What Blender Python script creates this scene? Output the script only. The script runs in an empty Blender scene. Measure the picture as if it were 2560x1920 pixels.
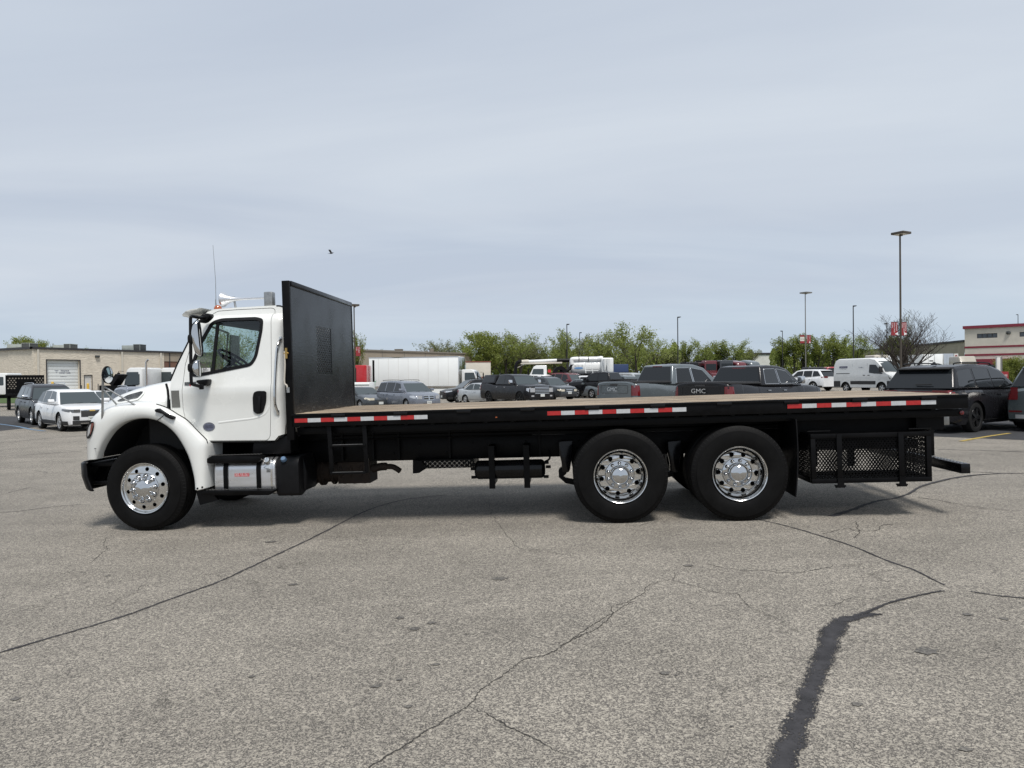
import bpy, bmesh, math, random
from mathutils import Vector, Matrix
from mathutils.geometry import tessellate_polygon
random.seed(7)
S = bpy.context.scene
COL = S.collection
R = math.radians
# ------------------------------------------------------------------ camera
F_PX, W_PX, H_PX = 1775.0, 2560.0, 1920.0
CAM_H, PITCH, ROLL = 1.62, -math.atan(13 / F_PX), R(0.6)
fw = Vector((0, math.cos(PITCH), math.sin(PITCH)))
up0 = Vector((0, -math.sin(PITCH), math.cos(PITCH)))
rt0 = Vector((1, 0, 0))
CU = up0 * math.cos(ROLL) + rt0 * math.sin(ROLL)
CR = rt0 * math.cos(ROLL) - up0 * math.sin(ROLL)
cam_d = bpy.data.cameras.new("camera")
cam = bpy.data.objects.new("camera", cam_d)
COL.objects.link(cam)
m = Matrix.Identity(4)
for i in range(3):
    m[i][0], m[i][1], m[i][2] = CR[i], CU[i], -fw[i]
m[2][3] = CAM_H
cam.matrix_world = m
cam_d.sensor_width = 36.0
cam_d.lens = 36.0 * F_PX / W_PX
cam_d.clip_end = 3000
cam_d.clip_start = 0.05
S.camera = cam
CAM = Vector((0, 0, CAM_H))

def ray(px, py):
    return fw + CR * ((px - W_PX / 2) / F_PX) - CU * ((py - H_PX / 2) / F_PX)
def at(px, py, Y):
    """world point seen at that place of the photograph, Y metres in front of the lens"""
    d = ray(px, py)
    return CAM + d * (Y / d.y)
# ------------------------------------------------------------------ light
SUN_DIR = Vector((0.16, -0.43, 0.89)).normalized()
SUN_EL = math.asin(SUN_DIR.z)
SUN_AZ = math.atan2(SUN_DIR.x, SUN_DIR.y)
world = bpy.data.worlds.new("World")
S.world = world
world.use_nodes = True
wt = world.node_tree
wt.nodes.clear()
def wn(t, **k):
    n = wt.nodes.new(t)
    for a, b in k.items():
        setattr(n, a, b)
    return n
out = wn("ShaderNodeOutputWorld"); bg = wn("ShaderNodeBackground"); bg.inputs[1].default_value = 0.10
sky = wn("ShaderNodeTexSky", sky_type='NISHITA', sun_disc=False, sun_elevation=SUN_EL, sun_rotation=SUN_AZ)
sky.altitude = 200; sky.dust_density = 1.5; sky.air_density = 1.0
tc = wn("ShaderNodeTexCoord"); sep = wn("ShaderNodeSeparateXYZ")
wt.links.new(tc.outputs['Generated'], sep.inputs[0])
# veil of high cloud: planar projection of the direction so that the streaks flatten towards the horizon
zc = wn("ShaderNodeMath", operation='MAXIMUM'); zc.inputs[1].default_value = 0.0
wt.links.new(sep.outputs[2], zc.inputs[0])
za = wn("ShaderNodeMath", operation='ADD'); za.inputs[1].default_value = 0.12
wt.links.new(zc.outputs[0], za.inputs[0])
dx = wn("ShaderNodeMath", operation='DIVIDE'); dy = wn("ShaderNodeMath", operation='DIVIDE')
wt.links.new(sep.outputs[0], dx.inputs[0]); wt.links.new(za.outputs[0], dx.inputs[1])
wt.links.new(sep.outputs[1], dy.inputs[0]); wt.links.new(za.outputs[0], dy.inputs[1])
cmb = wn("ShaderNodeCombineXYZ")
wt.links.new(dx.outputs[0], cmb.inputs[0]); wt.links.new(dy.outputs[0], cmb.inputs[1])
mp = wn("ShaderNodeMapping"); mp.inputs['Scale'].default_value = (0.35, 0.8, 1); mp.inputs['Rotation'].default_value = (0, 0, R(14)); mp.inputs['Location'].default_value = (3.1, 0.4, 0)
wt.links.new(cmb.outputs[0], mp.inputs[0])
nz = wn("ShaderNodeTexNoise"); nz.inputs['Scale'].default_value = 1.1; nz.inputs['Detail'].default_value = 6; nz.inputs['Roughness'].default_value = 0.52; nz.inputs['Distortion'].default_value = 0.5
wt.links.new(mp.outputs[0], nz.inputs[0])
cr = wn("ShaderNodeValToRGB")
cr.color_ramp.elements[0].position = 0.34; cr.color_ramp.elements[0].color = (5.25, 5.9, 6.95, 1)
cr.color_ramp.elements[1].position = 0.66; cr.color_ramp.elements[1].color = (6.45, 7.05, 7.85, 1)
wt.links.new(nz.outputs[0], cr.inputs[0])
# cover: thinner to the horizon on the right where the blue shows
cv = wn("ShaderNodeMapRange", interpolation_type='SMOOTHSTEP'); cv.inputs[1].default_value = 0.0; cv.inputs[2].default_value = 0.16; cv.inputs[3].default_value = 0.45; cv.inputs[4].default_value = 0.95
wt.links.new(sep.outputs[2], cv.inputs[0])
nz2 = wn("ShaderNodeTexNoise"); nz2.inputs['Scale'].default_value = 0.8; nz2.inputs['Detail'].default_value = 3
wt.links.new(mp.outputs[0], nz2.inputs[0])
cv2 = wn("ShaderNodeMapRange"); cv2.inputs[1].default_value = 0.35; cv2.inputs[2].default_value = 0.6; cv2.inputs[3].default_value = -0.12; cv2.inputs[4].default_value = 0.10
wt.links.new(nz2.outputs[0], cv2.inputs[0])
cva = wn("ShaderNodeMath", operation='ADD', use_clamp=True)
wt.links.new(cv.outputs[0], cva.inputs[0]); wt.links.new(cv2.outputs[0], cva.inputs[1])
# hazy blue near the horizon instead of the sky model's white glare
hz = wn("ShaderNodeMixRGB"); hz.inputs[0].default_value = 0.75; hz.inputs[2].default_value = (5.0, 6.4, 7.9, 1)
wt.links.new(sky.outputs[0], hz.inputs[1])
mx = wn("ShaderNodeMixRGB")
wt.links.new(cva.outputs[0], mx.inputs[0]); wt.links.new(hz.outputs[0], mx.inputs[1]); wt.links.new(cr.outputs[0], mx.inputs[2])
wt.links.new(mx.outputs[0], bg.inputs[0]); wt.links.new(bg.outputs[0], out.inputs[0])

sun_d = bpy.data.lights.new("sun", 'SUN'); sun_d.energy = 3.6; sun_d.angle = R(15.0); sun_d.color = (1.0, 0.955, 0.90)
sun = bpy.data.objects.new("sun", sun_d); COL.objects.link(sun)
sun.rotation_euler = SUN_DIR.to_track_quat('Z', 'Y').to_euler()
sun.location = (0, -20, 40)
S.view_settings.view_transform = 'Standard'; S.view_settings.look = 'None'
S.view_settings.exposure = 0.0; S.view_settings.gamma = 1.0
S.view_settings.use_curve_mapping = False
S.render.engine = 'CYCLES'
S.cycles.max_bounces = 6; S.cycles.diffuse_bounces = 3; S.cycles.glossy_bounces = 4
S.cycles.transmission_bounces = 6; S.cycles.transparent_max_bounces = 8

# ------------------------------------------------------------------ materials
def mat(name, col, rough=0.5, metal=0.0, spec=0.5, coat=0.0, noise=None, bump=None, flake=0.0, alpha=1.0, trans=0.0, stretch=(1, 1, 1), wear=None):
    """noise=(scale, amount 0..1) colour variation; bump=(scale, strength, distance); wear=(scale, threshold, colour)"""
    mt = bpy.data.materials.new(name); mt.use_nodes = True
    nt = mt.node_tree; b = nt.nodes['Principled BSDF']
    c4 = (*col, 1)
    b.inputs['Base Color'].default_value = c4
    b.inputs['Roughness'].default_value = rough; b.inputs['Metallic'].default_value = metal
    b.inputs['Specular IOR Level'].default_value = spec
    b.inputs['Coat Weight'].default_value = coat; b.inputs['Coat Roughness'].default_value = 0.04
    if trans: b.inputs['Transmission Weight'].default_value = trans
    t = mp = None
    if noise or bump or wear:
        t = nt.nodes.new("ShaderNodeTexCoord"); mp = nt.nodes.new("ShaderNodeMapping")
        mp.inputs['Scale'].default_value = stretch
        nt.links.new(t.outputs['Object'], mp.inputs[0])
    last = None
    if noise:
        n = nt.nodes.new("ShaderNodeTexNoise"); n.inputs['Scale'].default_value = noise[0]; n.inputs['Detail'].default_value = 8; n.inputs['Roughness'].default_value = 0.65
        nt.links.new(mp.outputs[0], n.inputs[0])
        mr = nt.nodes.new("ShaderNodeMapRange"); mr.inputs[1].default_value = 0.3; mr.inputs[2].default_value = 0.7
        mr.inputs[3].default_value = 1 - noise[1]; mr.inputs[4].default_value = 1 + noise[1] * 0.6
        nt.links.new(n.outputs[0], mr.inputs[0])
        vm = nt.nodes.new("ShaderNodeVectorMath"); vm.operation = 'SCALE'; vm.inputs[0].default_value = col
        nt.links.new(mr.outputs[0], vm.inputs['Scale'])
        last = vm.outputs[0]
        r2 = nt.nodes.new("ShaderNodeMapRange"); r2.inputs[1].default_value = 0.3; r2.inputs[2].default_value = 0.7
        r2.inputs[3].default_value = max(0, rough - 0.08); r2.inputs[4].default_value = min(1, rough + 0.1)
        nt.links.new(n.outputs[0], r2.inputs[0]); nt.links.new(r2.outputs[0], b.inputs['Roughness'])
    if wear:
        n = nt.nodes.new("ShaderNodeTexNoise"); n.inputs['Scale'].default_value = wear[0]; n.inputs['Detail'].default_value = 10; n.inputs['Roughness'].default_value = 0.7
        nt.links.new(mp.outputs[0], n.inputs[0])
        mr = nt.nodes.new("ShaderNodeMapRange"); mr.inputs[1].default_value = wear[1]; mr.inputs[2].default_value = wear[1] + 0.06
        nt.links.new(n.outputs[0], mr.inputs[0])
        mm = nt.nodes.new("ShaderNodeMixRGB"); mm.inputs[1].default_value = c4; mm.inputs[2].default_value = (*wear[2], 1)
        if last: nt.links.new(last, mm.inputs[1])
        nt.links.new(mr.outputs[0], mm.inputs[0]); last = mm.outputs[0]
    if last: nt.links.new(last, b.inputs['Base Color'])
    if bump:
        n = nt.nodes.new("ShaderNodeTexNoise"); n.inputs['Scale'].default_value = bump[0]; n.inputs['Detail'].default_value = 6
        nt.links.new(mp.outputs[0], n.inputs[0])
        bp = nt.nodes.new("ShaderNodeBump"); bp.inputs['Strength'].default_value = bump[1]; bp.inputs['Distance'].default_value = bump[2]
        nt.links.new(n.outputs[0], bp.inputs['Height']); nt.links.new(bp.outputs[0], b.inputs['Normal'])
    return mt

def glass_mat(name, tint, rough=0.0, clear=0.5, refl=1.3):
    """thin window glass: part see-through tint, part mirror"""
    mt = bpy.data.materials.new(name); mt.use_nodes = True; nt = mt.node_tree; nt.nodes.clear()
    o = nt.nodes.new("ShaderNodeOutputMaterial")
    tr = nt.nodes.new("ShaderNodeBsdfTransparent"); tr.inputs[0].default_value = (*[clear * t for t in tint], 1)
    gl = nt.nodes.new("ShaderNodeBsdfGlossy"); gl.inputs[1].default_value = rough; gl.inputs[0].default_value = (0.9, 0.95, 1, 1)
    fr = nt.nodes.new("ShaderNodeFresnel"); fr.inputs[0].default_value = 1.5
    ad = nt.nodes.new("ShaderNodeMath"); ad.operation = 'MULTIPLY_ADD'; ad.inputs[1].default_value = refl; ad.inputs[2].default_value = 0.02
    nt.links.new(fr.outputs[0], ad.inputs[0])
    m_ = nt.nodes.new("ShaderNodeMixShader")
    nt.links.new(ad.outputs[0], m_.inputs[0]); nt.links.new(tr.outputs[0], m_.inputs[1]); nt.links.new(gl.outputs[0], m_.inputs[2])
    nt.links.new(m_.outputs[0], o.inputs[0])
    return mt

def paint(name, col, rough=0.28, metal=0.0, coat=1.0):
    return mat(name, col, rough=rough + 0.1, metal=metal, coat=coat, bump=(3.0, 0.02, 0.02), noise=(1.7, 0.05))

M = {}
M['white'] = mat('white_truck_paint', (0.74, 0.75, 0.725), 0.22, coat=1.0, noise=(2.2, 0.04), bump=(1.2, 0.03, 0.03))
M['black'] = mat('black_gloss_paint', (0.004, 0.004, 0.005), 0.22, spec=.25, coat=0.1, noise=(9, 0.5), bump=(14, 0.10, 0.01))
M['frame'] = mat('black_chassis_paint', (0.0035, 0.0035, 0.004), 0.42, spec=0.13, noise=(6, 0.6), bump=(30, 0.2, 0.004), wear=(9, 0.70, (0.020, 0.019, 0.018)))
M['plastic'] = mat('black_plastic', (0.0055, 0.0055, 0.0065), 0.45, spec=0.2, noise=(20, 0.3), bump=(120, 0.15, 0.001))
M['rubber'] = mat('tyre_rubber', (0.0052, 0.0051, 0.0052), 0.60, spec=0.12, noise=(5, 0.45), bump=(60, 0.25, 0.002))
M['chrome'] = mat('chrome', (0.60, 0.61, 0.62), 0.03, metal=1.0)
M['alu'] = mat('polished_aluminium', (0.70, 0.70, 0.69), 0.16, metal=1.0, noise=(18, 0.10), bump=(40, 0.05, 0.002))
M['tank'] = mat('brushed_tank_aluminium', (0.74, 0.75, 0.77), 0.30, metal=0.9, noise=(7, 0.10), bump=(8, 0.04, 0.01), stretch=(0.4, 1, 3))
M['steel'] = mat('dull_steel', (0.35, 0.36, 0.36), 0.38, metal=0.8, noise=(12, 0.3))
M['rust'] = mat('rusty_steel', (0.026, 0.017, 0.012), 0.75, metal=0.2, noise=(9, 0.6), bump=(40, 0.4, 0.006))
M['glass'] = glass_mat('cab_window_glass', (0.80, 0.93, 0.90), clear=0.90, refl=.7)
M['glass_front'] = glass_mat('windscreen_glass', (0.85, 0.95, 0.93), clear=0.95, refl=.2)
M['darkglass'] = mat('dark_tinted_glass', (0.010, 0.012, 0.014), 0.03, spec=0.5)
M['greyglass'] = mat('grey_window_glass', (0.040, 0.052, 0.056), 0.03, spec=0.7)
M['amber'] = mat('amber_lens', (0.34, 0.075, 0.012), 0.18, coat=1)
M['redlens'] = mat('red_lens', (0.13, 0.008, 0.010), 0.15, coat=.6)
M['lens'] = mat('clear_lamp_lens', (0.62, 0.64, 0.66), 0.08, metal=0.4, coat=1)
M['dark'] = mat('dark_void', (0.006, 0.006, 0.006), 0.8)
M['tape_red'] = mat('red_reflective_tape', (0.40, 0.018, 0.018), 0.4, noise=(30, 0.18))
M['tape_white'] = mat('white_reflective_tape', (0.50, 0.51, 0.52), 0.4, noise=(30, 0.10))
M['red'] = mat('red_print', (0.50, 0.02, 0.03), 0.5)
M['wprint'] = mat('white_print', (0.75, 0.75, 0.75), 0.5)
M['bprint'] = mat('black_print', (0.015, 0.015, 0.02), 0.5)
M['grille'] = mat('dark_grey_mesh', (0.05, 0.05, 0.048), 0.55, metal=0.3)
M['sticker'] = mat('blue_grey_decal', (0.16, 0.17, 0.24), 0.25, metal=0.5)
M['bluecap'] = mat('blue_plastic_cap', (0.10, 0.17, 0.27), 0.4)
M['seat'] = mat('grey_cab_trim', (0.035, 0.037, 0.042), 0.7, noise=(10, 0.2))
M['brass'] = mat('brass', (0.55, 0.36, 0.12), 0.3, metal=1)
M['hose'] = mat('pale_hose', (0.50, 0.46, 0.40), 0.5)

def wood_mat():
    mt = bpy.data.materials.new('weathered_deck_wood'); mt.use_nodes = True; nt = mt.node_tree; b = nt.nodes['Principled BSDF']
    t = nt.nodes.new("ShaderNodeTexCoord"); mp = nt.nodes.new("ShaderNodeMapping"); mp.inputs['Scale'].default_value = (0.8, 15, 15)
    oi = nt.nodes.new("ShaderNodeObjectInfo")
    ad = nt.nodes.new("ShaderNodeVectorMath"); ad.operation = 'ADD'
    ml = nt.nodes.new("ShaderNodeMath"); ml.operation = 'MULTIPLY'; ml.inputs[1].default_value = 37.0
    nt.links.new(oi.outputs['Random'], ml.inputs[0]); nt.links.new(ml.outputs[0], ad.inputs[1])
    nt.links.new(t.outputs['Object'], ad.inputs[0]); nt.links.new(ad.outputs[0], mp.inputs[0])
    n = nt.nodes.new("ShaderNodeTexNoise"); n.inputs['Scale'].default_value = 1.6; n.inputs['Detail'].default_value = 9; n.inputs['Roughness'].default_value = 0.75; n.inputs['Distortion'].default_value = 0.6
    nt.links.new(mp.outputs[0], n.inputs[0])
    n2 = nt.nodes.new("ShaderNodeTexNoise"); n2.inputs['Scale'].default_value = 0.55; n2.inputs['Detail'].default_value = 5
    nt.links.new(t.outputs['Object'], n2.inputs[0])
    r = nt.nodes.new("ShaderNodeValToRGB"); e = r.color_ramp.elements
    e[0].position = 0.40; e[0].color = (0.035, 0.020, 0.011, 1)
    e[1].position = 0.64; e[1].color = (0.52, 0.43, 0.31, 1)
    k = r.color_ramp.elements.new(0.50); k.color = (0.25, 0.185, 0.120, 1)
    nt.links.new(n.outputs[0], r.inputs[0])
    g = nt.nodes.new("ShaderNodeMixRGB"); g.inputs[2].default_value = (0.30, 0.255, 0.20, 1)
    m2 = nt.nodes.new("ShaderNodeMapRange"); m2.inputs[1].default_value = 0.35; m2.inputs[2].default_value = 0.65; m2.inputs[4].default_value = 0.55
    nt.links.new(n2.outputs[0], m2.inputs[0]); nt.links.new(m2.outputs[0], g.inputs[0]); nt.links.new(r.outputs[0], g.inputs[1])
    hv = nt.nodes.new("ShaderNodeHueSaturation"); mv = nt.nodes.new("ShaderNodeMapRange"); mv.inputs[3].default_value = 0.75; mv.inputs[4].default_value = 1.2
    nt.links.new(oi.outputs['Random'], mv.inputs[0]); nt.links.new(mv.outputs[0], hv.inputs['Value']); nt.links.new(g.outputs[0], hv.inputs['Color'])
    nt.links.new(hv.outputs[0], b.inputs['Base Color']); b.inputs['Roughness'].default_value = 0.75
    bp = nt.nodes.new("ShaderNodeBump"); bp.inputs['Strength'].default_value = 0.6; bp.inputs['Distance'].default_value = 0.006
    nt.links.new(n.outputs[0], bp.inputs['Height']); nt.links.new(bp.outputs[0], b.inputs['Normal'])
    return mt
M['wood'] = wood_mat()

def bulkhead_mat():
    """satin black sheet with thin horizontal scuffs near its foot"""
    mt = bpy.data.materials.new('scuffed_black_sheet'); mt.use_nodes = True; nt = mt.node_tree; b = nt.nodes['Principled BSDF']
    t = nt.nodes.new("ShaderNodeTexCoord"); mp = nt.nodes.new("ShaderNodeMapping"); mp.inputs['Scale'].default_value = (1, 1.6, 22)
    nt.links.new(t.outputs['Object'], mp.inputs[0])
    n = nt.nodes.new("ShaderNodeTexNoise"); n.inputs['Scale'].default_value = 4; n.inputs['Detail'].default_value = 9; n.inputs['Roughness'].default_value = 0.7
    nt.links.new(mp.outputs[0], n.inputs[0])
    sp = nt.nodes.new("ShaderNodeSeparateXYZ"); nt.links.new(t.outputs['Object'], sp.inputs[0])
    lim = nt.nodes.new("ShaderNodeMapRange"); lim.inputs[1].default_value = 1.3; lim.inputs[2].default_value = 2.3; lim.inputs[3].default_value = 0.56; lim.inputs[4].default_value = 0.80
    nt.links.new(sp.outputs[2], lim.inputs[0])
    gt = nt.nodes.new("ShaderNodeMath"); gt.operation = 'SUBTRACT'; nt.links.new(n.outputs[0], gt.inputs[0]); nt.links.new(lim.outputs[0], gt.inputs[1])
    sc = nt.nodes.new("ShaderNodeMath"); sc.operation = 'MULTIPLY'; sc.inputs[1].default_value = 14; sc.use_clamp = True; nt.links.new(gt.outputs[0], sc.inputs[0])
    mx_ = nt.nodes.new("ShaderNodeMixRGB"); mx_.inputs[1].default_value = (0.0050, 0.0052, 0.006, 1); mx_.inputs[2].default_value = (0.13, 0.125, 0.115, 1)
    nt.links.new(sc.outputs[0], mx_.inputs[0]); nt.links.new(mx_.outputs[0], b.inputs['Base Color'])
    b.inputs['Specular IOR Level'].default_value = 0.3
    n3 = nt.nodes.new("ShaderNodeTexNoise"); n3.inputs['Scale'].default_value = 2.2; n3.inputs['Detail'].default_value = 5
    nt.links.new(t.outputs['Object'], n3.inputs[0])
    rr = nt.nodes.new("ShaderNodeMapRange"); rr.inputs[1].default_value = .35; rr.inputs[2].default_value = .65; rr.inputs[3].default_value = .14; rr.inputs[4].default_value = .28
    nt.links.new(n3.outputs[0], rr.inputs[0]); nt.links.new(rr.outputs[0], b.inputs['Roughness'])
    bp = nt.nodes.new("ShaderNodeBump"); bp.inputs['Strength'].default_value = 0.25; bp.inputs['Distance'].default_value = 0.004
    nt.links.new(n.outputs[0], bp.inputs['Height']); nt.links.new(bp.outputs[0], b.inputs['Normal'])
    return mt
M['bulkhead'] = bulkhead_mat()

def asphalt_mat(name, base, stone, amount, tone):
    """aggregate showing through weathered binder; base and stone are albedos, amount the share of pale stone"""
    mt = bpy.data.materials.new(name); mt.use_nodes = True; nt = mt.node_tree; b = nt.nodes['Principled BSDF']
    t = nt.nodes.new("ShaderNodeTexCoord")
    def noise(sc, det, ro=0.6):
        n = nt.nodes.new("ShaderNodeTexNoise"); n.inputs['Scale'].default_value = sc; n.inputs['Detail'].default_value = det; n.inputs['Roughness'].default_value = ro
        nt.links.new(t.outputs['Object'], n.inputs[0]); return n
    def mapr(src, a, b_, c, d):
        n = nt.nodes.new("ShaderNodeMapRange")
        for i, v in zip((1, 2, 3, 4), (a, b_, c, d)): n.inputs[i].default_value = v
        nt.links.new(src, n.inputs[0]); return n.outputs[0]
    def stones(sc, lo, hi):
        vo = nt.nodes.new("ShaderNodeTexVoronoi"); vo.inputs['Scale'].default_value = sc; nt.links.new(t.outputs['Object'], vo.inputs[0])
        cs = nt.nodes.new("ShaderNodeSeparateColor"); nt.links.new(vo.outputs['Color'], cs.inputs[0]); return mapr(cs.outputs[0], lo, hi, 0, 1)
    v1, v2 = stones(165, 0.32, 0.9), stones(80, 0.72, 0.95)
    vmx = nt.nodes.new("ShaderNodeMath"); vmx.operation = 'MAXIMUM'; nt.links.new(v1, vmx.inputs[0]); nt.links.new(v2, vmx.inputs[1]); vs = vmx.outputs[0]
    fine = noise(330, 3, 0.7)
    mid = noise(40, 5, 0.7)
    big = noise(0.9, 6, 0.66)
    huge = noise(0.13, 4, 0.55)
    mx_ = nt.nodes.new("ShaderNodeMixRGB"); mx_.inputs[1].default_value = (*base, 1); mx_.inputs[2].default_value = (*stone, 1)
    ml = nt.nodes.new("ShaderNodeMath"); ml.operation = 'MULTIPLY'; ml.use_clamp = True
    nt.links.new(vs, ml.inputs[0]); nt.links.new(mapr(fine.outputs[0], 0.35, 0.62, 0.3, amount * 2), ml.inputs[1])
    nt.links.new(ml.outputs[0], mx_.inputs[0])
    # slow tone changes: traffic polish, patches and dust
    tn = nt.nodes.new("ShaderNodeMath"); tn.operation = 'MULTIPLY'
    nt.links.new(mapr(big.outputs[0], 0.3, 0.7, 1 - tone, 1 + tone * .7), tn.inputs[0]); nt.links.new(mapr(huge.outputs[0], 0.35, 0.65, 1 - tone * .8, 1 + tone * .7), tn.inputs[1])
    tn2 = nt.nodes.new("ShaderNodeMath"); tn2.operation = 'MULTIPLY'
    nt.links.new(tn.outputs[0], tn2.inputs[0]); nt.links.new(mapr(mid.outputs[0], 0.3, 0.7, 0.8, 1.18), tn2.inputs[1])
    # hairline map cracks
    wv = nt.nodes.new("ShaderNodeTexVoronoi"); wv.feature = 'DISTANCE_TO_EDGE'; wv.inputs['Scale'].default_value = 0.55
    wr = noise(1.6, 6, 0.7)
    wa = nt.nodes.new("ShaderNodeVectorMath"); wa.operation = 'MULTIPLY_ADD'
    nt.links.new(wr.outputs['Color'], wa.inputs[0]); wa.inputs[1].default_value = (1.3, 1.3, 0); nt.links.new(t.outputs['Object'], wa.inputs[2])
    nt.links.new(wa.outputs[0], wv.inputs[0])
    ck = mapr(wv.outputs[0], 0.0, 0.005, 0.5, 1.0)
    cm = noise(0.35, 2); ckm = mapr(cm.outputs[0], 0.44, 0.54, 1.0, 0.0)
    cmx = nt.nodes.new("ShaderNodeMath"); cmx.operation = 'MAXIMUM'; nt.links.new(ck, cmx.inputs[0]); nt.links.new(ckm, cmx.inputs[1])
    tn3 = nt.nodes.new("ShaderNodeMath"); tn3.operation = 'MULTIPLY'; nt.links.new(tn2.outputs[0], tn3.inputs[0]); nt.links.new(cmx.outputs[0], tn3.inputs[1])
    sm = nt.nodes.new("ShaderNodeMapping"); sm.inputs['Scale'].default_value = (0.22, 1.6, 1); sm.inputs['Rotation'].default_value = (0, 0, R(-6)); nt.links.new(t.outputs['Object'], sm.inputs[0])
    st = noise(1.0, 5, 0.6); nt.links.new(sm.outputs[0], st.inputs[0])
    tn4 = nt.nodes.new("ShaderNodeMath"); tn4.operation = 'MULTIPLY'; nt.links.new(tn3.outputs[0], tn4.inputs[0]); nt.links.new(mapr(st.outputs[0], 0.35, 0.62, 0.90, 1.05), tn4.inputs[1])
    sp_ = noise(2.3, 4, 0.55); sd = mapr(sp_.outputs[0], 0.66, 0.74, 1.0, 0.80)
    tn5 = nt.nodes.new("ShaderNodeMath"); tn5.operation = 'MULTIPLY'; nt.links.new(tn4.outputs[0], tn5.inputs[0]); nt.links.new(sd, tn5.inputs[1]); tn3 = tn5
    vm = nt.nodes.new("ShaderNodeVectorMath"); vm.operation = 'SCALE'; nt.links.new(mx_.outputs[0], vm.inputs[0]); nt.links.new(tn3.outputs[0], vm.inputs['Scale'])
    nt.links.new(vm.outputs[0], b.inputs['Base Color']); b.inputs['Roughness'].default_value = 0.85; b.inputs['Specular IOR Level'].default_value = 0.3
    bp = nt.nodes.new("ShaderNodeBump"); bp.inputs['Strength'].default_value = 0.6; bp.inputs['Distance'].default_value = 0.004
    nt.links.new(vs, bp.inputs['Height']); nt.links.new(bp.outputs[0], b.inputs['Normal'])
    return mt
M['asphalt'] = asphalt_mat('worn_asphalt', (0.106, 0.097, 0.087), (0.47, 0.43, 0.36), 0.52, 0.15)
M['fresh_asphalt'] = asphalt_mat('sealed_asphalt', (0.035, 0.036, 0.04), (0.09, 0.09, 0.09), 0.2, 0.15)
M['tar'] = mat('crack_sealant', (0.046, 0.045, 0.048), 0.75, spec=0.15, noise=(7, 0.5), bump=(14, 0.35, 0.008))
def tar_wear(mt):
    """the squeegeed film breaks up towards its edges: bare stone shows through the holes"""
    nt = mt.node_tree; b = nt.nodes['Principled BSDF']; o = nt.nodes['Material Output']
    at_ = nt.nodes.new("ShaderNodeAttribute"); at_.attribute_name = 'edge'
    t = nt.nodes.new("ShaderNodeTexCoord"); n = nt.nodes.new("ShaderNodeTexNoise"); n.inputs['Scale'].default_value = 110; n.inputs['Detail'].default_value = 4; nt.links.new(t.outputs['Object'], n.inputs[0])
    n2 = nt.nodes.new("ShaderNodeTexNoise"); n2.inputs['Scale'].default_value = 9; n2.inputs['Detail'].default_value = 4; nt.links.new(t.outputs['Object'], n2.inputs[0])
    m1 = nt.nodes.new("ShaderNodeMath"); m1.operation = 'MULTIPLY_ADD'; nt.links.new(at_.outputs['Fac'], m1.inputs[0]); m1.inputs[1].default_value = 0.30; nt.links.new(n.outputs[0], m1.inputs[2])
    m2 = nt.nodes.new("ShaderNodeMath"); m2.operation = 'MULTIPLY_ADD'; nt.links.new(n2.outputs[0], m2.inputs[0]); m2.inputs[1].default_value = 0.35; nt.links.new(m1.outputs[0], m2.inputs[2])
    r = nt.nodes.new("ShaderNodeMapRange"); r.inputs[1].default_value = 0.84; r.inputs[2].default_value = 0.92; nt.links.new(m2.outputs[0], r.inputs[0])
    tr = nt.nodes.new("ShaderNodeBsdfTransparent"); ms = nt.nodes.new("ShaderNodeMixShader"); nt.links.new(r.outputs[0], ms.inputs[0]); nt.links.new(b.outputs[0], ms.inputs[1]); nt.links.new(tr.outputs[0], ms.inputs[2]); nt.links.new(ms.outputs[0], o.inputs[0])
tar_wear(M['tar'])
M['crack'] = mat('open_crack', (0.040, 0.036, 0.032), 0.9, noise=(30, 0.3))
M['stain'] = mat('oil_stain', (0.085, 0.078, 0.07), 0.7, noise=(8, 0.4), wear=(60, 0.5, (0.16, 0.15, 0.13)))
M['yellow_line'] = mat('worn_yellow_paint', (0.42, 0.30, 0.06), 0.7, noise=(20, 0.3), wear=(30, 0.56, (0.06, 0.058, 0.055)))
M['blue_line'] = mat('worn_blue_paint', (0.12, 0.21, 0.32), 0.7, noise=(20, 0.3), wear=(30, 0.58, (0.12, 0.11, 0.10)))

# ------------------------------------------------------------------ mesh helpers
def link(name, me, mt=None, parent=None, smooth=False, loc=None):
    o = bpy.data.objects.new(name, me); COL.objects.link(o)
    if mt is not None and not me.materials:
        me.materials.append(M[mt] if isinstance(mt, str) else mt)
    if smooth:
        me.shade_smooth()
    if parent is not None: o.parent = parent
    if loc is not None: o.location = loc
    return o
def pyd(name, v, f, mt=None, parent=None, smooth=False):
    me = bpy.data.meshes.new(name); me.from_pydata([tuple(p) for p in v], [], f); me.update()
    return link(name, me, mt, parent, smooth)
def empty(name, loc=(0, 0, 0), rz=0.0, parent=None):
    o = bpy.data.objects.new(name, None); COL.objects.link(o); o.location = loc; o.rotation_euler = (0, 0, rz); o.empty_display_size = 0.2
    if parent is not None: o.parent = parent
    return o
def tag(o, label, cat, group=None):
    o['label'] = label; o['category'] = cat
    if group: o['group'] = group
    return o
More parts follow.
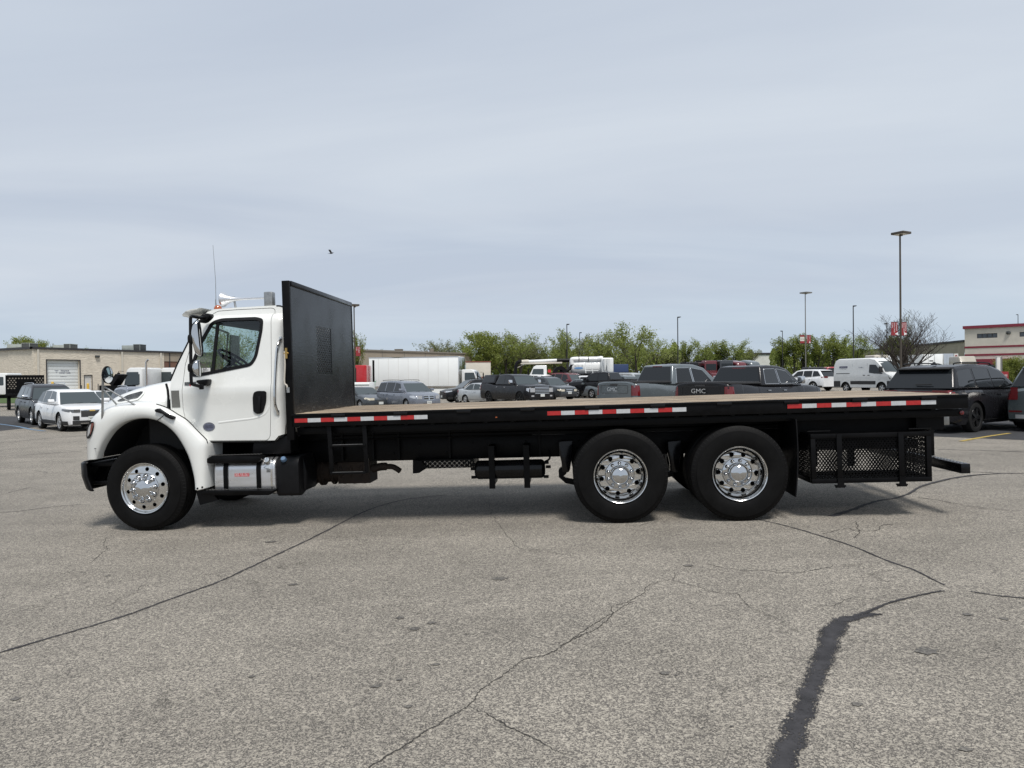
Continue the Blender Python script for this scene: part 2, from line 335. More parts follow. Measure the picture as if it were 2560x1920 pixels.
class B:
    """collects simple solids into one mesh"""
    def __init__(s): s.v = []; s.f = []
    def add(s, v, f):
        k = len(s.v); s.v += [tuple(p) for p in v]; s.f += [tuple(i + k for i in q) for q in f]; return s
    def box(s, a, b):
        (x0, y0, z0), (x1, y1, z1) = a, b
        x0, x1 = min(x0, x1), max(x0, x1); y0, y1 = min(y0, y1), max(y0, y1); z0, z1 = min(z0, z1), max(z0, z1)
        return s.add([(x0, y0, z0), (x1, y0, z0), (x1, y1, z0), (x0, y1, z0), (x0, y0, z1), (x1, y0, z1), (x1, y1, z1), (x0, y1, z1)],
                     [(3, 2, 1, 0), (4, 5, 6, 7), (0, 1, 5, 4), (1, 2, 6, 5), (2, 3, 7, 6), (3, 0, 4, 7)])
    def tube(s, pts, r, n=8, cap=True, r2=None):
        pts = [Vector(p) for p in pts]; N = len(pts); ref = Vector((0, 0, 1))
        vs = []; fs = []
        for i, p in enumerate(pts):
            d = (pts[min(i + 1, N - 1)] - pts[max(i - 1, 0)]).normalized()
            if abs(d.dot(ref)) > 0.95: a = d.cross(Vector((1, 0, 0))).normalized()
            else: a = d.cross(ref).normalized()
            b = d.cross(a)
            rr = r[i] if isinstance(r, (list, tuple)) else (r + (r2 - r) * i / (N - 1) if r2 is not None else r)
            for k in range(n):
                t = 2 * math.pi * k / n
                vs.append(p + a * (rr * math.cos(t)) + b * (rr * math.sin(t)))
        for i in range(N - 1):
            for k in range(n):
                fs.append((i * n + k, i * n + (k + 1) % n, (i + 1) * n + (k + 1) % n, (i + 1) * n + k))
        if cap:
            fs.append(tuple(range(n - 1, -1, -1))); fs.append(tuple((N - 1) * n + k for k in range(n)))
        return s.add(vs, fs)
    def lathe(s, prof, c=(0, 0, 0), axis='y', n=48, closed=False):
        """prof: (radius, along axis)"""
        c = Vector(c); vs = []; fs = []; m_ = len(prof)
        for r, h in prof:
            for k in range(n):
                t = 2 * math.pi * k / n; a, b = r * math.cos(t), r * math.sin(t)
                p = {'y': (a, h, b), 'x': (h, a, b), 'z': (a, b, h)}[axis]
                vs.append(c + Vector(p))
        for i in range(m_ - (0 if closed else 1)):
            j = (i + 1) % m_
            for k in range(n):
                fs.append((i * n + k, i * n + (k + 1) % n, j * n + (k + 1) % n, j * n + k))
        return s.add(vs, fs)
    def prism(s, poly, y0, y1, axis='y'):
        """poly: (a, b) pairs; extruded along axis. y: (x,z)  x: (y,z)  z: (x,y)"""
        n = len(poly)
        P = {'y': lambda a, b, h: (a, h, b), 'x': lambda a, b, h: (h, a, b), 'z': lambda a, b, h: (a, b, h)}[axis]
        vs = [P(a, b, y0) for a, b in poly] + [P(a, b, y1) for a, b in poly]
        fs = [tuple(range(n)), tuple(range(2 * n - 1, n - 1, -1))] + [(i, i + n, (i + 1) % n + n, (i + 1) % n) for i in range(n)]
        return s.add(vs, fs)
    def obj(s, name, mt, parent=None, smooth=False, bevel=0.0, seg=2, fix=True, auto=None):
        me = bpy.data.meshes.new(name); me.from_pydata(s.v, [], s.f); me.update()
        if fix or bevel:
            bm = bmesh.new(); bm.from_mesh(me)
            if fix: bmesh.ops.recalc_face_normals(bm, faces=bm.faces)
            if bevel:
                es = [e for e in bm.edges if len(e.link_faces) == 2 and e.calc_face_angle(0) > 0.5]
                bmesh.ops.bevel(bm, geom=es, offset=bevel, segments=seg, affect='EDGES', profile=0.5, clamp_overlap=True)
            bm.to_mesh(me); bm.free()
        if smooth or bevel or auto:
            me.shade_smooth()
            me.set_sharp_from_angle(angle=R(auto or 35))
        return link(name, me, mt, parent)
def catmull(pts, n=6, closed=False):
    P = [Vector(p) for p in pts]; N = len(P); out_ = []
    rng = range(N) if closed else range(N - 1)
    for i in rng:
        g = (lambda k: P[k % N]) if closed else (lambda k: P[min(max(k, 0), N - 1)])
        p0, p1, p2, p3 = g(i - 1), g(i), g(i + 1), g(i + 2)
        for k in range(n):
            t = k / n
            out_.append(0.5 * ((2 * p1) + (p2 - p0) * t + (2 * p0 - 5 * p1 + 4 * p2 - p3) * t * t + (3 * p1 - p0 - 3 * p2 + p3) * t ** 3))
    if not closed: out_.append(P[-1])
    return out_
def round_poly(poly, r=0.05, n=4):
    """rounds the corners of a 2-D polygon; r may be a list"""
    N = len(poly); out_ = []
    for i, p in enumerate(poly):
        p = Vector(p[:2]); a = Vector(poly[i - 1][:2]); b = Vector(poly[(i + 1) % N][:2])
        rr = r[i] if isinstance(r, (list, tuple)) else r
        da, db = a - p, b - p
        k = min(rr, da.length * .45, db.length * .45)
        if k < 1e-4: out_.append(tuple(p)); continue
        A, Bp = p + da.normalized() * k, p + db.normalized() * k
        for j in range(n + 1):
            t = j / n
            out_.append(tuple(A * (1 - t) ** 2 + p * 2 * t * (1 - t) + Bp * t * t))
    return out_
def plate(name, outer, holes, fn, thick, mt, parent, cuts_a=(), cuts_b=(), smooth=True, bevel=0.0):
    """2-D outline with holes -> surface; fn(a, b, depth) gives the 3-D point; depth 0 is the visible face, thick the back.
    cuts: extra edge lines so that the plate can bend"""
    loops = [[Vector((a, b, 0)) for a, b in outer]] + [[Vector((a, b, 0)) for a, b in h] for h in holes]
    tris = tessellate_polygon(loops)
    flat = [p for l in loops for p in l]
    bm = bmesh.new()
    vs = [bm.verts.new(p) for p in flat]
    for t in tris:
        try: bm.faces.new([vs[i] for i in t])
        except ValueError: pass
    for axis, cuts in ((0, cuts_a), (1, cuts_b)):
        for c in cuts:
            co = [0, 0, 0]; no = [0, 0, 0]; co[axis] = c; no[axis] = 1
            bmesh.ops.bisect_plane(bm, geom=bm.verts[:] + bm.edges[:] + bm.faces[:], plane_co=co, plane_no=no, dist=1e-5)
    bmesh.ops.recalc_face_normals(bm, faces=bm.faces)
    if bm.faces:
        bm.faces.ensure_lookup_table()
    if thick:
        src = [(v.co.x, v.co.y) for v in bm.verts]; bm.verts.index_update()
        top = bm.verts[:]; idx = {v: i for i, v in enumerate(top)}
        back = [bm.verts.new((0, 0, 0)) for _ in top]
        fs = bm.faces[:]; es = [e for e in bm.edges if len(e.link_faces) == 1]
        for f in fs: bm.faces.new([back[idx[v]] for v in reversed(f.verts)])
        for e in es:
            a, b = e.verts
            try: bm.faces.new((a, b, back[idx[b]], back[idx[a]]))
            except ValueError: pass
        for i, v in enumerate(top):
            a, b = src[i]; v.co = fn(a, b, 0); back[i].co = fn(a, b, thick)
    else:
        for v in bm.verts: v.co = fn(v.co.x, v.co.y, 0)
    bmesh.ops.recalc_face_normals(bm, faces=bm.faces)
    me = bpy.data.meshes.new(name); bm.to_mesh(me); bm.free()
    if smooth:
        me.shade_smooth(); me.set_sharp_from_angle(angle=R(38))
    return link(name, me, mt, parent)
def circle(cx, cy, r, n=12, ry=None):
    return [(cx + r * math.cos(2 * math.pi * k / n), cy + (ry or r) * math.sin(2 * math.pi * k / n)) for k in range(n)]
def text_mesh(name, body, size, mt, parent, fn, width=None):
    """flat lettering as a mesh; fn(a, b) -> 3-D point, a along the line, b upward, origin at the text centre"""
    cu = bpy.data.curves.new(name, 'FONT'); cu.body = body; cu.size = size; cu.align_x = 'CENTER'; cu.align_y = 'CENTER'; cu.resolution_u = 2
    cu.space_line = 0.95
    to = bpy.data.objects.new(name, cu); me = bpy.data.meshes.new_from_object(to)
    bpy.data.objects.remove(to); bpy.data.curves.remove(cu)
    k = 1.0
    if width and me.vertices:
        xs = [v.co.x for v in me.vertices]; k = width / max(1e-6, max(xs) - min(xs))
    for v in me.vertices: v.co = fn(v.co.x * k, v.co.y)
    me.materials.clear()
    me.name = name
    return link(name, me, mt, parent)
def dup(o, parent=None):
    c = o.copy(); COL.objects.link(c)
    if parent is not None: c.parent = parent
    for ch in list(o.children): dup(ch, c)
    return c
# ------------------------------------------------------------------ the truck's own frame: u to its tail, v away from the lens, w up
PSI, TLT = R(4.1), R(1.27)
TP0 = Vector((1.206, 7.87, 0.0))
EU = Vector((math.cos(PSI) * math.cos(TLT), -math.sin(PSI) * math.cos(TLT), math.sin(TLT)))
EV = Vector((math.sin(PSI), math.cos(PSI), 0))
EW = EU.cross(EV)
ZOOM = {0: (0, 0, 1), 1: (180, 600, 2.242), 2: (180, 960, 4.096), 3: (440, 700, 4.148), 4: (660, 960, 2.836), 5: (1380, 960, 3.568), 6: (1940, 900, 3.568),
        7: (0, 820, 4.608), 8: (860, 800, 4.096), 9: (1160, 800, 4.096), 10: (1640, 760, 4.809), 11: (2040, 760, 4.254), 12: (2180, 560, 4.366),
        13: (450, 740, 6.911), 14: (640, 1060, 8.296), 16: (1270, 870, 7.628)}
def px(k, x, y):
    ox, oy, s = ZOOM[k]; return ox + x / s, oy + y / s
def q(k, x, y, v=0.0):
    """measured place on the truck's plane v -> (u, w)"""
    d = ray(*px(k, x, y)); rel = CAM - TP0
    t = (v - rel.dot(EV)) / d.dot(EV); p = rel + d * t
    return p.dot(EU), p.dot(EW)
def qs(k, pts, v=0.0): return [q(k, x, y, v) for x, y in pts]
def qu(k, x, y, u):
    d = ray(*px(k, x, y)); rel = CAM - TP0
    t = (u - rel.dot(EU)) / d.dot(EU); p = rel + d * t
    return p.dot(EV), p.dot(EW)
WID = 2.44
truck = empty('flatbed_truck')
mw = Matrix.Identity(4)
for i in range(3):
    mw[i][0], mw[i][1], mw[i][2], mw[i][3] = EU[i], EV[i], EW[i], TP0[i]
truck.matrix_world = mw
tag(truck, 'white day cab flatbed truck with black headboard, wooden deck and three axles', 'truck')
T = truck
def mirror_v(o, name=None):
    """a copy of a part on the far side of the truck"""
    me = o.data.copy()
    for v in me.vertices: v.co.y = WID - v.co.y
    me.flip_normals()
    n = bpy.data.objects.new(name or o.name.split('.')[0], me); COL.objects.link(n); n.parent = o.parent; return n

# ---- cab
UB = q(1, 1190, 700, .2)[0]          # cab back
def cab_v(u, w, d=0.0):
    v = 0.16
    v += 0.13 * max(0, (w - 1.66)) / 0.85
    t = (w - 2.40) / 0.13
    if t > 0: v += 0.12 * (1 - math.sqrt(max(0, 1 - min(t, 1) ** 2)))
    t = (u - (UB - .13)) / 0.13
    if t > 0: v += 0.10 * (1 - math.sqrt(max(0, 1 - min(t, 1) ** 2)))
    t = (-4.72 - u) / 0.6          # the cowl narrows to the front
    if t > 0: v += 0.05 * min(t, 1) ** 2
    # a soft crease under the belt and along the door foot
    v -= 0.012 * math.exp(-((w - 1.60) / 0.10) ** 2)
    return v + d
cab_fn = lambda u, w, d: (u, cab_v(u, w, d), w)
def z1(pts, v=.18): return qs(1, pts, v)
cab_out = z1([(735, 400), (775, 384), (900, 374), (1120, 362), (1160, 364)], .33) + z1([(1178, 385)], .30) + z1([(1190, 600), (1203, 985), (1190, 1045), (1188, 1088), (1160, 1097), (1140, 1122), (745, 1125), (640, 1020), (548, 950), (546, 790)], .18) + z1([(590, 700), (645, 575)], .22) + z1([(700, 455)], .30)
door_out = z1([(795, 396), (900, 388), (1100, 378), (1117, 384)], .32) + z1([(1119, 800), (1113, 1100), (1100, 1120), (748, 1123), (640, 1012), (624, 950), (621, 840), (626, 700), (648, 600)], .18) + z1([(692, 500), (748, 418)], .28)
door_out = round_poly(door_out, [.02, .0, .02, .02, .0, .03, .03, .02, .06, .05, .02, .02, .05, .05, .05], 3)
win = qs(3, [(350, 430), (440, 394), (800, 380), (888, 400), (888, 520), (850, 800), (800, 890), (260, 1000), (180, 1000), (180, 840), (240, 650)], .24)
win = round_poly(win, [.05, .05, .03, .14, .05, .08, .12, .02, .10, .05, .05], 4)
CW = [1.66 + .12 * i for i in range(6)] + [2.40, 2.43, 2.46, 2.48, 2.50, 2.515, 2.53] + [1.35, 1.45, 1.52, 1.56, 1.60, 1.64]
CU_ = [UB - .13, UB - .10, UB - .07, UB - .045, UB - .025, UB - .012, -4.72, -4.85, -5.0, -5.15]
def inset(poly, d):
    n = len(poly); area = sum(poly[i - 1][0] * poly[i][1] - poly[i][0] * poly[i - 1][1] for i in range(n)); s = 1 if area > 0 else -1
    o = []
    for i in range(n):
        a, p, b = Vector(poly[i - 1]), Vector(poly[i]), Vector(poly[(i + 1) % n])
        e1 = (p - a); e2 = (b - p)
        if e1.length < 1e-6 or e2.length < 1e-6: o.append(tuple(p)); continue
        e1.normalize(); e2.normalize()
        nn = Vector((-(e1.y + e2.y), e1.x + e2.x)) * s
        if nn.length < 1e-6: o.append(tuple(p)); continue
        nn.normalize(); c = max(0.5, nn.dot(Vector((-e1.y, e1.x)) * s))
        o.append(tuple(p + nn * (d / c)))
    return o
door_gap = inset(door_out, -0.007)
side = plate('cab_side', cab_out, [door_gap], cab_fn, .03, 'white', T, CU_, CW)
mirror_v(side)
dfn = lambda u, w, d: (u, cab_v(u, w, d) + .001, w)
door = plate('door', door_out, [win], dfn, .035, 'white', T, CU_, CW)
fdoor = mirror_v(door)
seal = plate('door_seal', inset(door_out, -.03), [inset(door_out, .04)], lambda u, w, d: (u, cab_v(u, w, d) + .032, w), .01, 'dark', door, CU_, CW)
mirror_v(seal).parent = fdoor
gask = plate('window_gasket', inset(win, -.004), [inset(win, .034)], lambda u, w, d: (u, cab_v(u, w, d) - .005, w), .02, 'plastic', door, CU_, CW)
mirror_v(gask).parent = fdoor
glas = plate('window_glass', inset(win, .02), [], lambda u, w, d: (u, cab_v(u, w, d) + .009, w), 0, 'glass', door, [], [1.9, 2.1, 2.3])
mirror_v(glas).parent = fdoor
b = B()
a0, a1 = q(3, 428, 420, .27), q(3, 385, 960, .2)
b.prism([(a0[0] - .019, a0[1]), (a0[0] + .019, a0[1]), (a1[0] + .019, a1[1]), (a1[0] - .019, a1[1])], 0, .016)
for i, p in enumerate(b.v): b.v[i] = (p[0], cab_v(p[0], p[2]) - .006 + p[1], p[2])
b.obj('window_divider', 'plastic', door)
# shell between the sides: roof, back, floor, cowl (the windscreen opening stays free)
roof_n = cab_out
b = B(); n = len(roof_n)
ws_i = {n - 1, n - 2, n - 3, n - 4}       # edges of the windscreen
near = [(u, cab_v(u, w), w) for u, w in roof_n]; far = [(u, WID - cab_v(u, w), w) for u, w in roof_n]
K = 7
rows = []
for j in range(K + 1):
    t = j / K; bow = 0.012 * (1 - (2 * t - 1) ** 2)
    rows.append([(p[0], p[1] + (f_[1] - p[1]) * t, p[2] + (bow if p[2] > 2.3 else 0)) for p, f_ in zip(near, far)])
vs = [p for r_ in rows for p in r_]; fs = []
for j in range(K):
    for i in range(n):
        if i in ws_i: continue
        fs.append((j * n + i, j * n + (i + 1) % n, (j + 1) * n + (i + 1) % n, (j + 1) * n + i))
b.add(vs, fs); b.obj('cab_shell', 'white', T, auto=40)
b = B(); ids = [n - 4, n - 3, n - 2, n - 1, 0]
vs = [rows[j][i] for j in range(K + 1) for i in ids]; fs = [(j * 5 + i, j * 5 + i + 1, j * 5 + 5 + i + 1, j * 5 + 5 + i) for j in range(K) for i in range(4)]
b.add(vs, fs); b.obj('windshield', 'glass_front', T, smooth=True)
# black edge trim of the windscreen on the near pillar
b = B(); e = [Vector((u - .012, cab_v(u, w) + .02, w + .005)) for u, w in [roof_n[i] for i in ids]]
b.tube(e, .016, 8)
b.obj('windshield_trim', 'plastic', T, smooth=True)
b = B(); b.tube([(u, cab_v(u, w) + .004, w + .006) for u, w in (q(1, 1128, 367, .33), q(1, 1150, 368, .33), q(1, 1168, 376, .32), q(1, 1177, 388, .30))], .010, 8)
b.obj('roof_corner_trim', 'plastic', T, smooth=True)
# visor over the windscreen
vis = qs(1, [(641, 431), (650, 418), (690, 395), (747, 384), (735, 402), (705, 420), (680, 436)], .45)
b = B()
segs = 12; V0 = .30
for j in range(segs + 1):
    t = (0, .012, .04, .1, .2, .35, .5, .65, .8, .9, .96, .988, 1)[j]; vv = V0 + (WID - 2 * V0) * t; ks = (.35, .80, .97)[min(j, segs - j)] if min(j, segs - j) < 3 else 1
    cu_, cw_ = vis[3][0] - .03, vis[3][1] - .02; fwd = -0.03 * math.sin(math.pi * t) ** .6; up = 0
    b.v += [(cu_ + (u - cu_) * (ks + 1) / 2 + fwd * (1 if u < vis[3][0] - .03 else .2), vv, cw_ + (w - cw_) * ks) for u, w in vis]
nv = len(vis)
for j in range(segs):
    for i in range(nv): b.f.append((j * nv + i, j * nv + (i + 1) % nv, (j + 1) * nv + (i + 1) % nv, (j + 1) * nv + i))
b.f += [tuple(range(nv)), tuple(segs * nv + i for i in range(nv))]
b.obj('sun_visor', 'white', T, auto=50)
# inside: headliner, back wall, seat, dash, steering wheel
b = B()
ux0 = q(1, 780, 500, .3)[0]
b.box((ux0, .36, 2.42), (UB - .06, WID - .36, 2.47)); b.box((UB - .12, .30, 1.0), (UB - .05, WID - .30, 2.40))
b.box((-5.12, .24, 1.02), (UB - .05, WID - .24, 1.10))
b.obj('cab_lining', 'seat', T, bevel=.02)
for vv in (.42, 1.55):
    b = B(); b.box((UB - .50, vv, 1.10), (UB - .16, vv + .50, 1.42)); b.prism([(UB - .26, 1.40), (UB - .12, 1.40), (UB - .13, 2.0), (UB - .22, 2.0)], vv, vv + .5)
    b.prism([(UB - .23, 2.02), (UB - .14, 2.02), (UB - .14, 2.22), (UB - .22, 2.22)], vv + .12, vv + .38)
    b.obj('seat', 'seat', T, bevel=.04)
dp = q(3, 480, 880, .7)
b = B(); b.prism([(-5.18, 1.10), (-4.80, 1.10), (dp[0] + .02, 1.45), (dp[0] - .06, 1.60), (-5.20, 1.74)], .30, WID - .3)
b.prism([(dp[0] - .14, 1.55), (dp[0] + .10, 1.50), (dp[0] + .05, 1.84), (dp[0] - .08, 1.87)], .45, 1.05)
b.obj('dashboard', 'seat', T, bevel=.03)
c = q(3, 560, 830, .68); b = B()
ring = []
ax1 = Vector((0, 1, 0)); ax2 = Vector((math.sin(R(-38)), 0, math.cos(R(-38)))).normalized(); ax2 = Vector((.80, 0, -.60)).normalized() * -1
for k in range(33):
    t = 2 * math.pi * k / 32; ring.append(Vector((c[0] + .05, .70, c[1])) + ax1 * .22 * math.cos(t) + ax2 * .22 * math.sin(t))
b.tube(ring, .016, 8, cap=False)
ctr = Vector((c[0] + .05, .70, c[1]))
for t in (0.5, 2.6, 4.7): b.tube([ctr, ctr + ax1 * .21 * math.cos(t) + ax2 * .21 * math.sin(t)], .014, 6)
b.tube([ctr, ctr + Vector((-.28, 0, -.25))], .03, 8)
b.obj('steering_wheel', 'plastic', T, smooth=True)

# ---- hood with the side vent
FW = q(2, 745, 1086, .05)          # front hub
UH0, UH1 = q(7, 1060, 900, .42)[0] + .065, q(1, 541, 800, .30)[0]
silh = [(0 if i == 0 else 0, 0) for i in range(1)]
hs = qs(7, [(1066, 885), (1085, 858), (1120, 842), (1190, 815), (1300, 762), (1480, 702), (1700, 640), (1860, 607), (1960, 590)], .45)
def interp(tab, x):
    if x <= tab[0][0]: return tab[0][1]
    for (x0, y0), (x1, y1) in zip(tab, tab[1:]):
        if x <= x1:
            t = (x - x0) / (x1 - x0); return y0 + (y1 - y0) * t
    return tab[-1][1]
# fender curves around the arch
def resample(pts, n):
    P = catmull([Vector((a, b_, 0)) for a, b_ in pts], 8); L = [0]
    for a, b_ in zip(P, P[1:]): L.append(L[-1] + (b_ - a).length)
    out_ = []; j = 0
    for i in range(n):
        s = L[-1] * i / (n - 1)
        while j < len(L) - 2 and L[j + 1] < s: j += 1
        t = (s - L[j]) / max(1e-9, L[j + 1] - L[j]); p = P[j].lerp(P[j + 1], t); out_.append((p.x, p.y))
    return out_
arch_px = [(250, 770), (262, 720), (290, 640), (340, 555), (400, 480), (490, 412), (600, 370), (720, 353), (820, 364), (905, 395), (1000, 460), (1080, 550), (1150, 670), (1200, 790), (1235, 920), (1250, 1000), (1256, 1086)]
outer_px = [(155, 765), (153, 650), (158, 545), (180, 455), (212, 360), (245, 300), (310, 262), (400, 230), (520, 206), (650, 194), (780, 198), (900, 226), (980, 262), (1060, 312), (1160, 374), (1270, 486), (1345, 562), (1371, 610), (1372, 800), (1371, 960), (1371, 1066)]
NA = 60
nv_ = lambda x: .03 + .30 * max(0, (300 - x) / 145) ** 2
ar = resample([q(2, x, y, .02 + .6 * max(0, (300 - x) / 145) ** 2 * .3) for x, y in arch_px], NA)
ou = resample([q(2, x, y, nv_(x)) for x, y in outer_px], NA)
UN = min(p[0] for p in ou)
def nose(u):
    t = (UN + .42 - u) / .42
    return .34 * max(0, t) ** 2.2
b = B(); rowsf = []
for (au, aw), (bu, bw) in zip(ar, ou):
    def lp(t): return (au + (bu - au) * t, aw + (bw - aw) * t)
    row = []
    rear = bu > UH1 - .02
    for t, v in ((0, .14), (0, .045), (.04, .022), (.14, .008), (.35, -.004), (.6, 0.0), (.8, .012), (.93, .035), (1.0, .075)):
        u, w = lp(t); row.append((u, v + nose(u) * (1 if t > .02 else .9), w))
    u, w = lp(1)
    if rear:
        fr_ = (bu > ou[-1][0] - .03 and bw < 1.02)
        if fr_: row += [(u + .004, .16, w), (u + .006, .42, w)]
        else: row += [(u, .13, w - .01), (u, .20, w - .06)]
    else:
        row += [(u, .15 + nose(u), w + .022), (u + (.03 if u < UN + .2 else 0), .32 + nose(u), w + .03)]
    rowsf.append(row)
vs = [p for r_ in rowsf for p in r_]; k = len(rowsf[0]); fs = [(i * k + j, i * k + j + 1, i * k + k + j + 1, i * k + k + j) for i in range(NA - 1) for j in range(k - 1)]
b.add(vs, fs)
fend = b.obj('fender', 'white', T, smooth=True, auto=60)
mirror_v(fend)
# hood loft
wf = sorted((p[0], p[1]) for p in ou if p[0] < -5.05 and p[1] > 1.2)
b = B(); st = []
NS = 26
for i in range(NS + 1):
    t = i / NS; u = UH0 + (UH1 - UH0) * (t ** 1.25)
    wh = interp(hs, u); wl = interp(wf, u) - .06 if u > wf[0][0] else wf[0][1] - .08
    vs_ = .27 + .10 * max(0, (UH0 + .5 - u) / .5) ** 1.5
    hgt = wh - wl
    sec = [(vs_ - .06, wl), (vs_ + .01, wl + .05), (vs_ + .05, wl + hgt * .35), (vs_ + .10, wl + hgt * .62), (vs_ + .17, wl + hgt * .84), (vs_ + .29, wl + hgt * .96), (.85, wh), (1.05, wh + .015), (1.22, wh + .02)]
    st.append([(u, v, w) for v, w in sec] + [(u, WID - v, w) for v, w in sec[-2::-1]])
k = len(st[0])
# the nose rolls down to the grille
s0 = st[0]; front = []
for d, dw in ((.030, .02), (.048, .06), (.058, .14), (.060, .42)):
    front.insert(0, [(p[0] - d, p[1], min(p[2] - dw * (p[2] - .9) / .75, p[2])) for p in s0])
st = front + st
vs = [p for r_ in st for p in r_]; fs = [(i * k + j, i * k + j + 1, i * k + k + j + 1, i * k + k + j) for i in range(len(st) - 1) for j in range(k - 1)]
b.add(vs, fs)
hood = b.obj('hood', 'white', T, smooth=True, auto=60)
def hood_v(u, w):
    """v of the near hood flank at (u, w)"""
    wh = interp(hs, u); wl = interp(wf, u) - .06; vs_ = .27 + .10 * max(0, (UH0 + .5 - u) / .5) ** 1.5; t = (w - wl) / (wh - wl)
    return vs_ + interp([(0, -.06), (.1, .01), (.35, .05), (.62, .10), (.84, .17), (.96, .29), (1.0, .5)], max(0, min(1, t)))
# vent
vpoly = round_poly(qs(2, [(435, 165), (560, 95), (700, 55), (745, 60), (755, 95), (715, 160), (520, 200), (465, 200)], .38), .03, 3)
vin = inset(vpoly, .022)
vf = lambda off: (lambda u, w, d: (u, hood_v(u, w) - off + d, w))
us = [min(p[0] for p in vpoly) + .05 * i for i in range(1, 8)]; wss = [1.5 + .02 * i for i in range(16)]
plate('vent_frame', vpoly, [vin], vf(.014), .03, 'white', hood, us, wss)
plate('vent_mesh', inset(vpoly, .015), [], vf(.002), 0, 'dark', hood, us, wss)
wmin, wmax = min(p[1] for p in vin), max(p[1] for p in vin)
def seg_inside(poly, w, slope, u0):
    xs = []
    n_ = len(poly)
    for i in range(n_):
        (x1, y1), (x2, y2) = poly[i], poly[(i + 1) % n_]
        f1 = y1 - (w + slope * (x1 - u0)); f2 = y2 - (w + slope * (x2 - u0))
        if f1 * f2 < 0: xs.append(x1 + (x2 - x1) * f1 / (f1 - f2))
    return (min(xs), max(xs)) if len(xs) >= 2 else None
u0 = sum(p[0] for p in vin) / len(vin); sl = .33
for i in range(9):
    w = wmin - .02 + (wmax - wmin + .02) * (i + .5) / 9
    sg = seg_inside(vin, w, sl, u0)
    if not sg or sg[1] - sg[0] < .04: continue
    b = B(); pts = []
    for t in range(5):
        u = sg[0] + (sg[1] - sg[0]) * t / 4; ww = w + sl * (u - u0); pts.append((u, hood_v(u, ww) - .009, ww))
    b.tube(pts, .0042, 5); b.obj('vent_slat', 'steel', hood, smooth=True)
# nose: grille, headlight, lower valance
b = B(); b.box((UH0 - .085, .62, .86), (UH0 - .03, WID - .62, 1.42)); b.obj('grille', 'grille', T, bevel=.02)
hp = round_poly(qs(2, [(165, 545), (165, 500), (190, 440), (225, 398), (262, 388), (270, 415), (250, 480), (215, 530), (185, 548)], .10), .02, 3)
fh = lambda off: (lambda u, w, d: (u, nose(u) - .002 - off + d, w))
hu = [min(p[0] for p in hp) + .02 * i for i in range(1, 7)]
hl = plate('headlight', hp, [], fh(.012), .03, 'lens', T, hu, [])
plate('lamp_surround', inset(hp, -.012), [inset(hp, .012)], fh(.015), .02, 'plastic', hl, hu, [])
ap = inset([p for p in qs(2, [(242, 400), (266, 394), (268, 418), (240, 490), (222, 520), (228, 450)], .08)], .0)
plate('turn_lens', ap, [], fh(.017), .01, mat('amber_red_lens', (.16, .03, .02), .15, coat=1), hl, hu, [])
mirror_v(hl)
b = B(); b.tube([(p[0], nose(p[0]) - .006, p[1]) for p in (q(2, 155, 652, .2), q(2, 280, 657, .06))], .004, 5); b.obj('panel_seam', 'dark', T)
sm_ = [(u, v - .003, w + .004) for (u, v, w) in [r_[8] for r_ in rowsf] if u > UH1 - .03 and w > 1.0]
b = B(); b.tube(sm_, .0055, 6); b.obj('panel_seam', 'dark', T)
b = B(); b.box((-5.6, .30, .93), (-4.9, .34, 1.40)); b.obj('inner_fender', 'dark', T)
# side lamp, hood latch, badge on the fender
c = q(2, 627, 282, .02)
plate('marker_lamp', circle(c[0], c[1], .052, 18, .026), [], lambda u, w, d: (u, .012 + d, w), .03, mat('cream_lamp', (.42, .39, .28), .3, coat=1), T)
plate('lamp_ring', circle(c[0], c[1], .060, 20, .033), [circle(c[0], c[1], .050, 20, .024)], lambda u, w, d: (u, .008 + d, w), .03, 'white', T)
b = B()
lp = qs(2, [(850, 262), (880, 250), (960, 300), (1045, 340), (1045, 362), (1010, 360), (960, 335), (930, 305), (855, 285)], -.02)
b.prism(lp, -.035, .04); b.obj('hood_latch', 'plastic', T, bevel=.008)
c0, c1 = q(2, 940, 322, .0), q(2, 868, 376, 0); b = B(); b.tube([(c0[0], -.003, c0[1]), (c0[0] - .04, -.006, c0[1] - .03), (c1[0], .002, c1[1])], .005, 5); b.obj('fender_seam', 'dark', T)
b = B(); cpts = qs(2, [(955, 0), (985, 60), (992, 130), (990, 265)], .2); b.tube([(u, .19 if i else .22, w) for i, (u, w) in enumerate(cpts)], .014, 6); b.obj('hood_seal', 'plastic', T, smooth=True)
gp = qs(2, [(1016, 68), (1104, 66), (1112, 240), (1022, 242)], .19)
plate('step_decal', gp, [], lambda u, w, d: (u, cab_v(u, w) - .004 + d, w), .003, mat('grey_grip_patch', (.14, .14, .13), .7, noise=(60, .2)), T, [], [])
# fender bolts and liner
for x, y in ((1296, 1066), (1345, 1054), (1399, 1045), (1430, 1035)):
    c = q(2, x, y, .02 if x < 1380 else .2); b = B(); b.lathe([(0, -.012), (.010, -.010), (.012, 0)], (c[0], -.002 if x < 1380 else .1, c[1]), 'y', 8); b.obj('bolt', 'plastic', fend)
b = B(); pl = [(u, w) for u, w in ar]
for i in range(NA - 1):
    (u0_, w0_), (u1_, w1_) = pl[i], pl[i + 1]
    b.add([(u0_, .16, w0_ + .01), (u1_, .16, w1_ + .01), (u1_, .75, w1_ + .01), (u0_, .75, w0_ + .01)], [(0, 1, 2, 3)])
b.obj('wheel_arch_liner', 'dark', T, fix=False)
b = B(); b.box((-6.05, .76, .62), (-4.85, .80, 1.50)); b.box((-6.1, 1.64, .62), (-4.85, 1.68, 1.5)); b.box((-5.95, .70, .86), (-5.10, 1.75, 1.46)); b.obj('engine', 'dark', T)
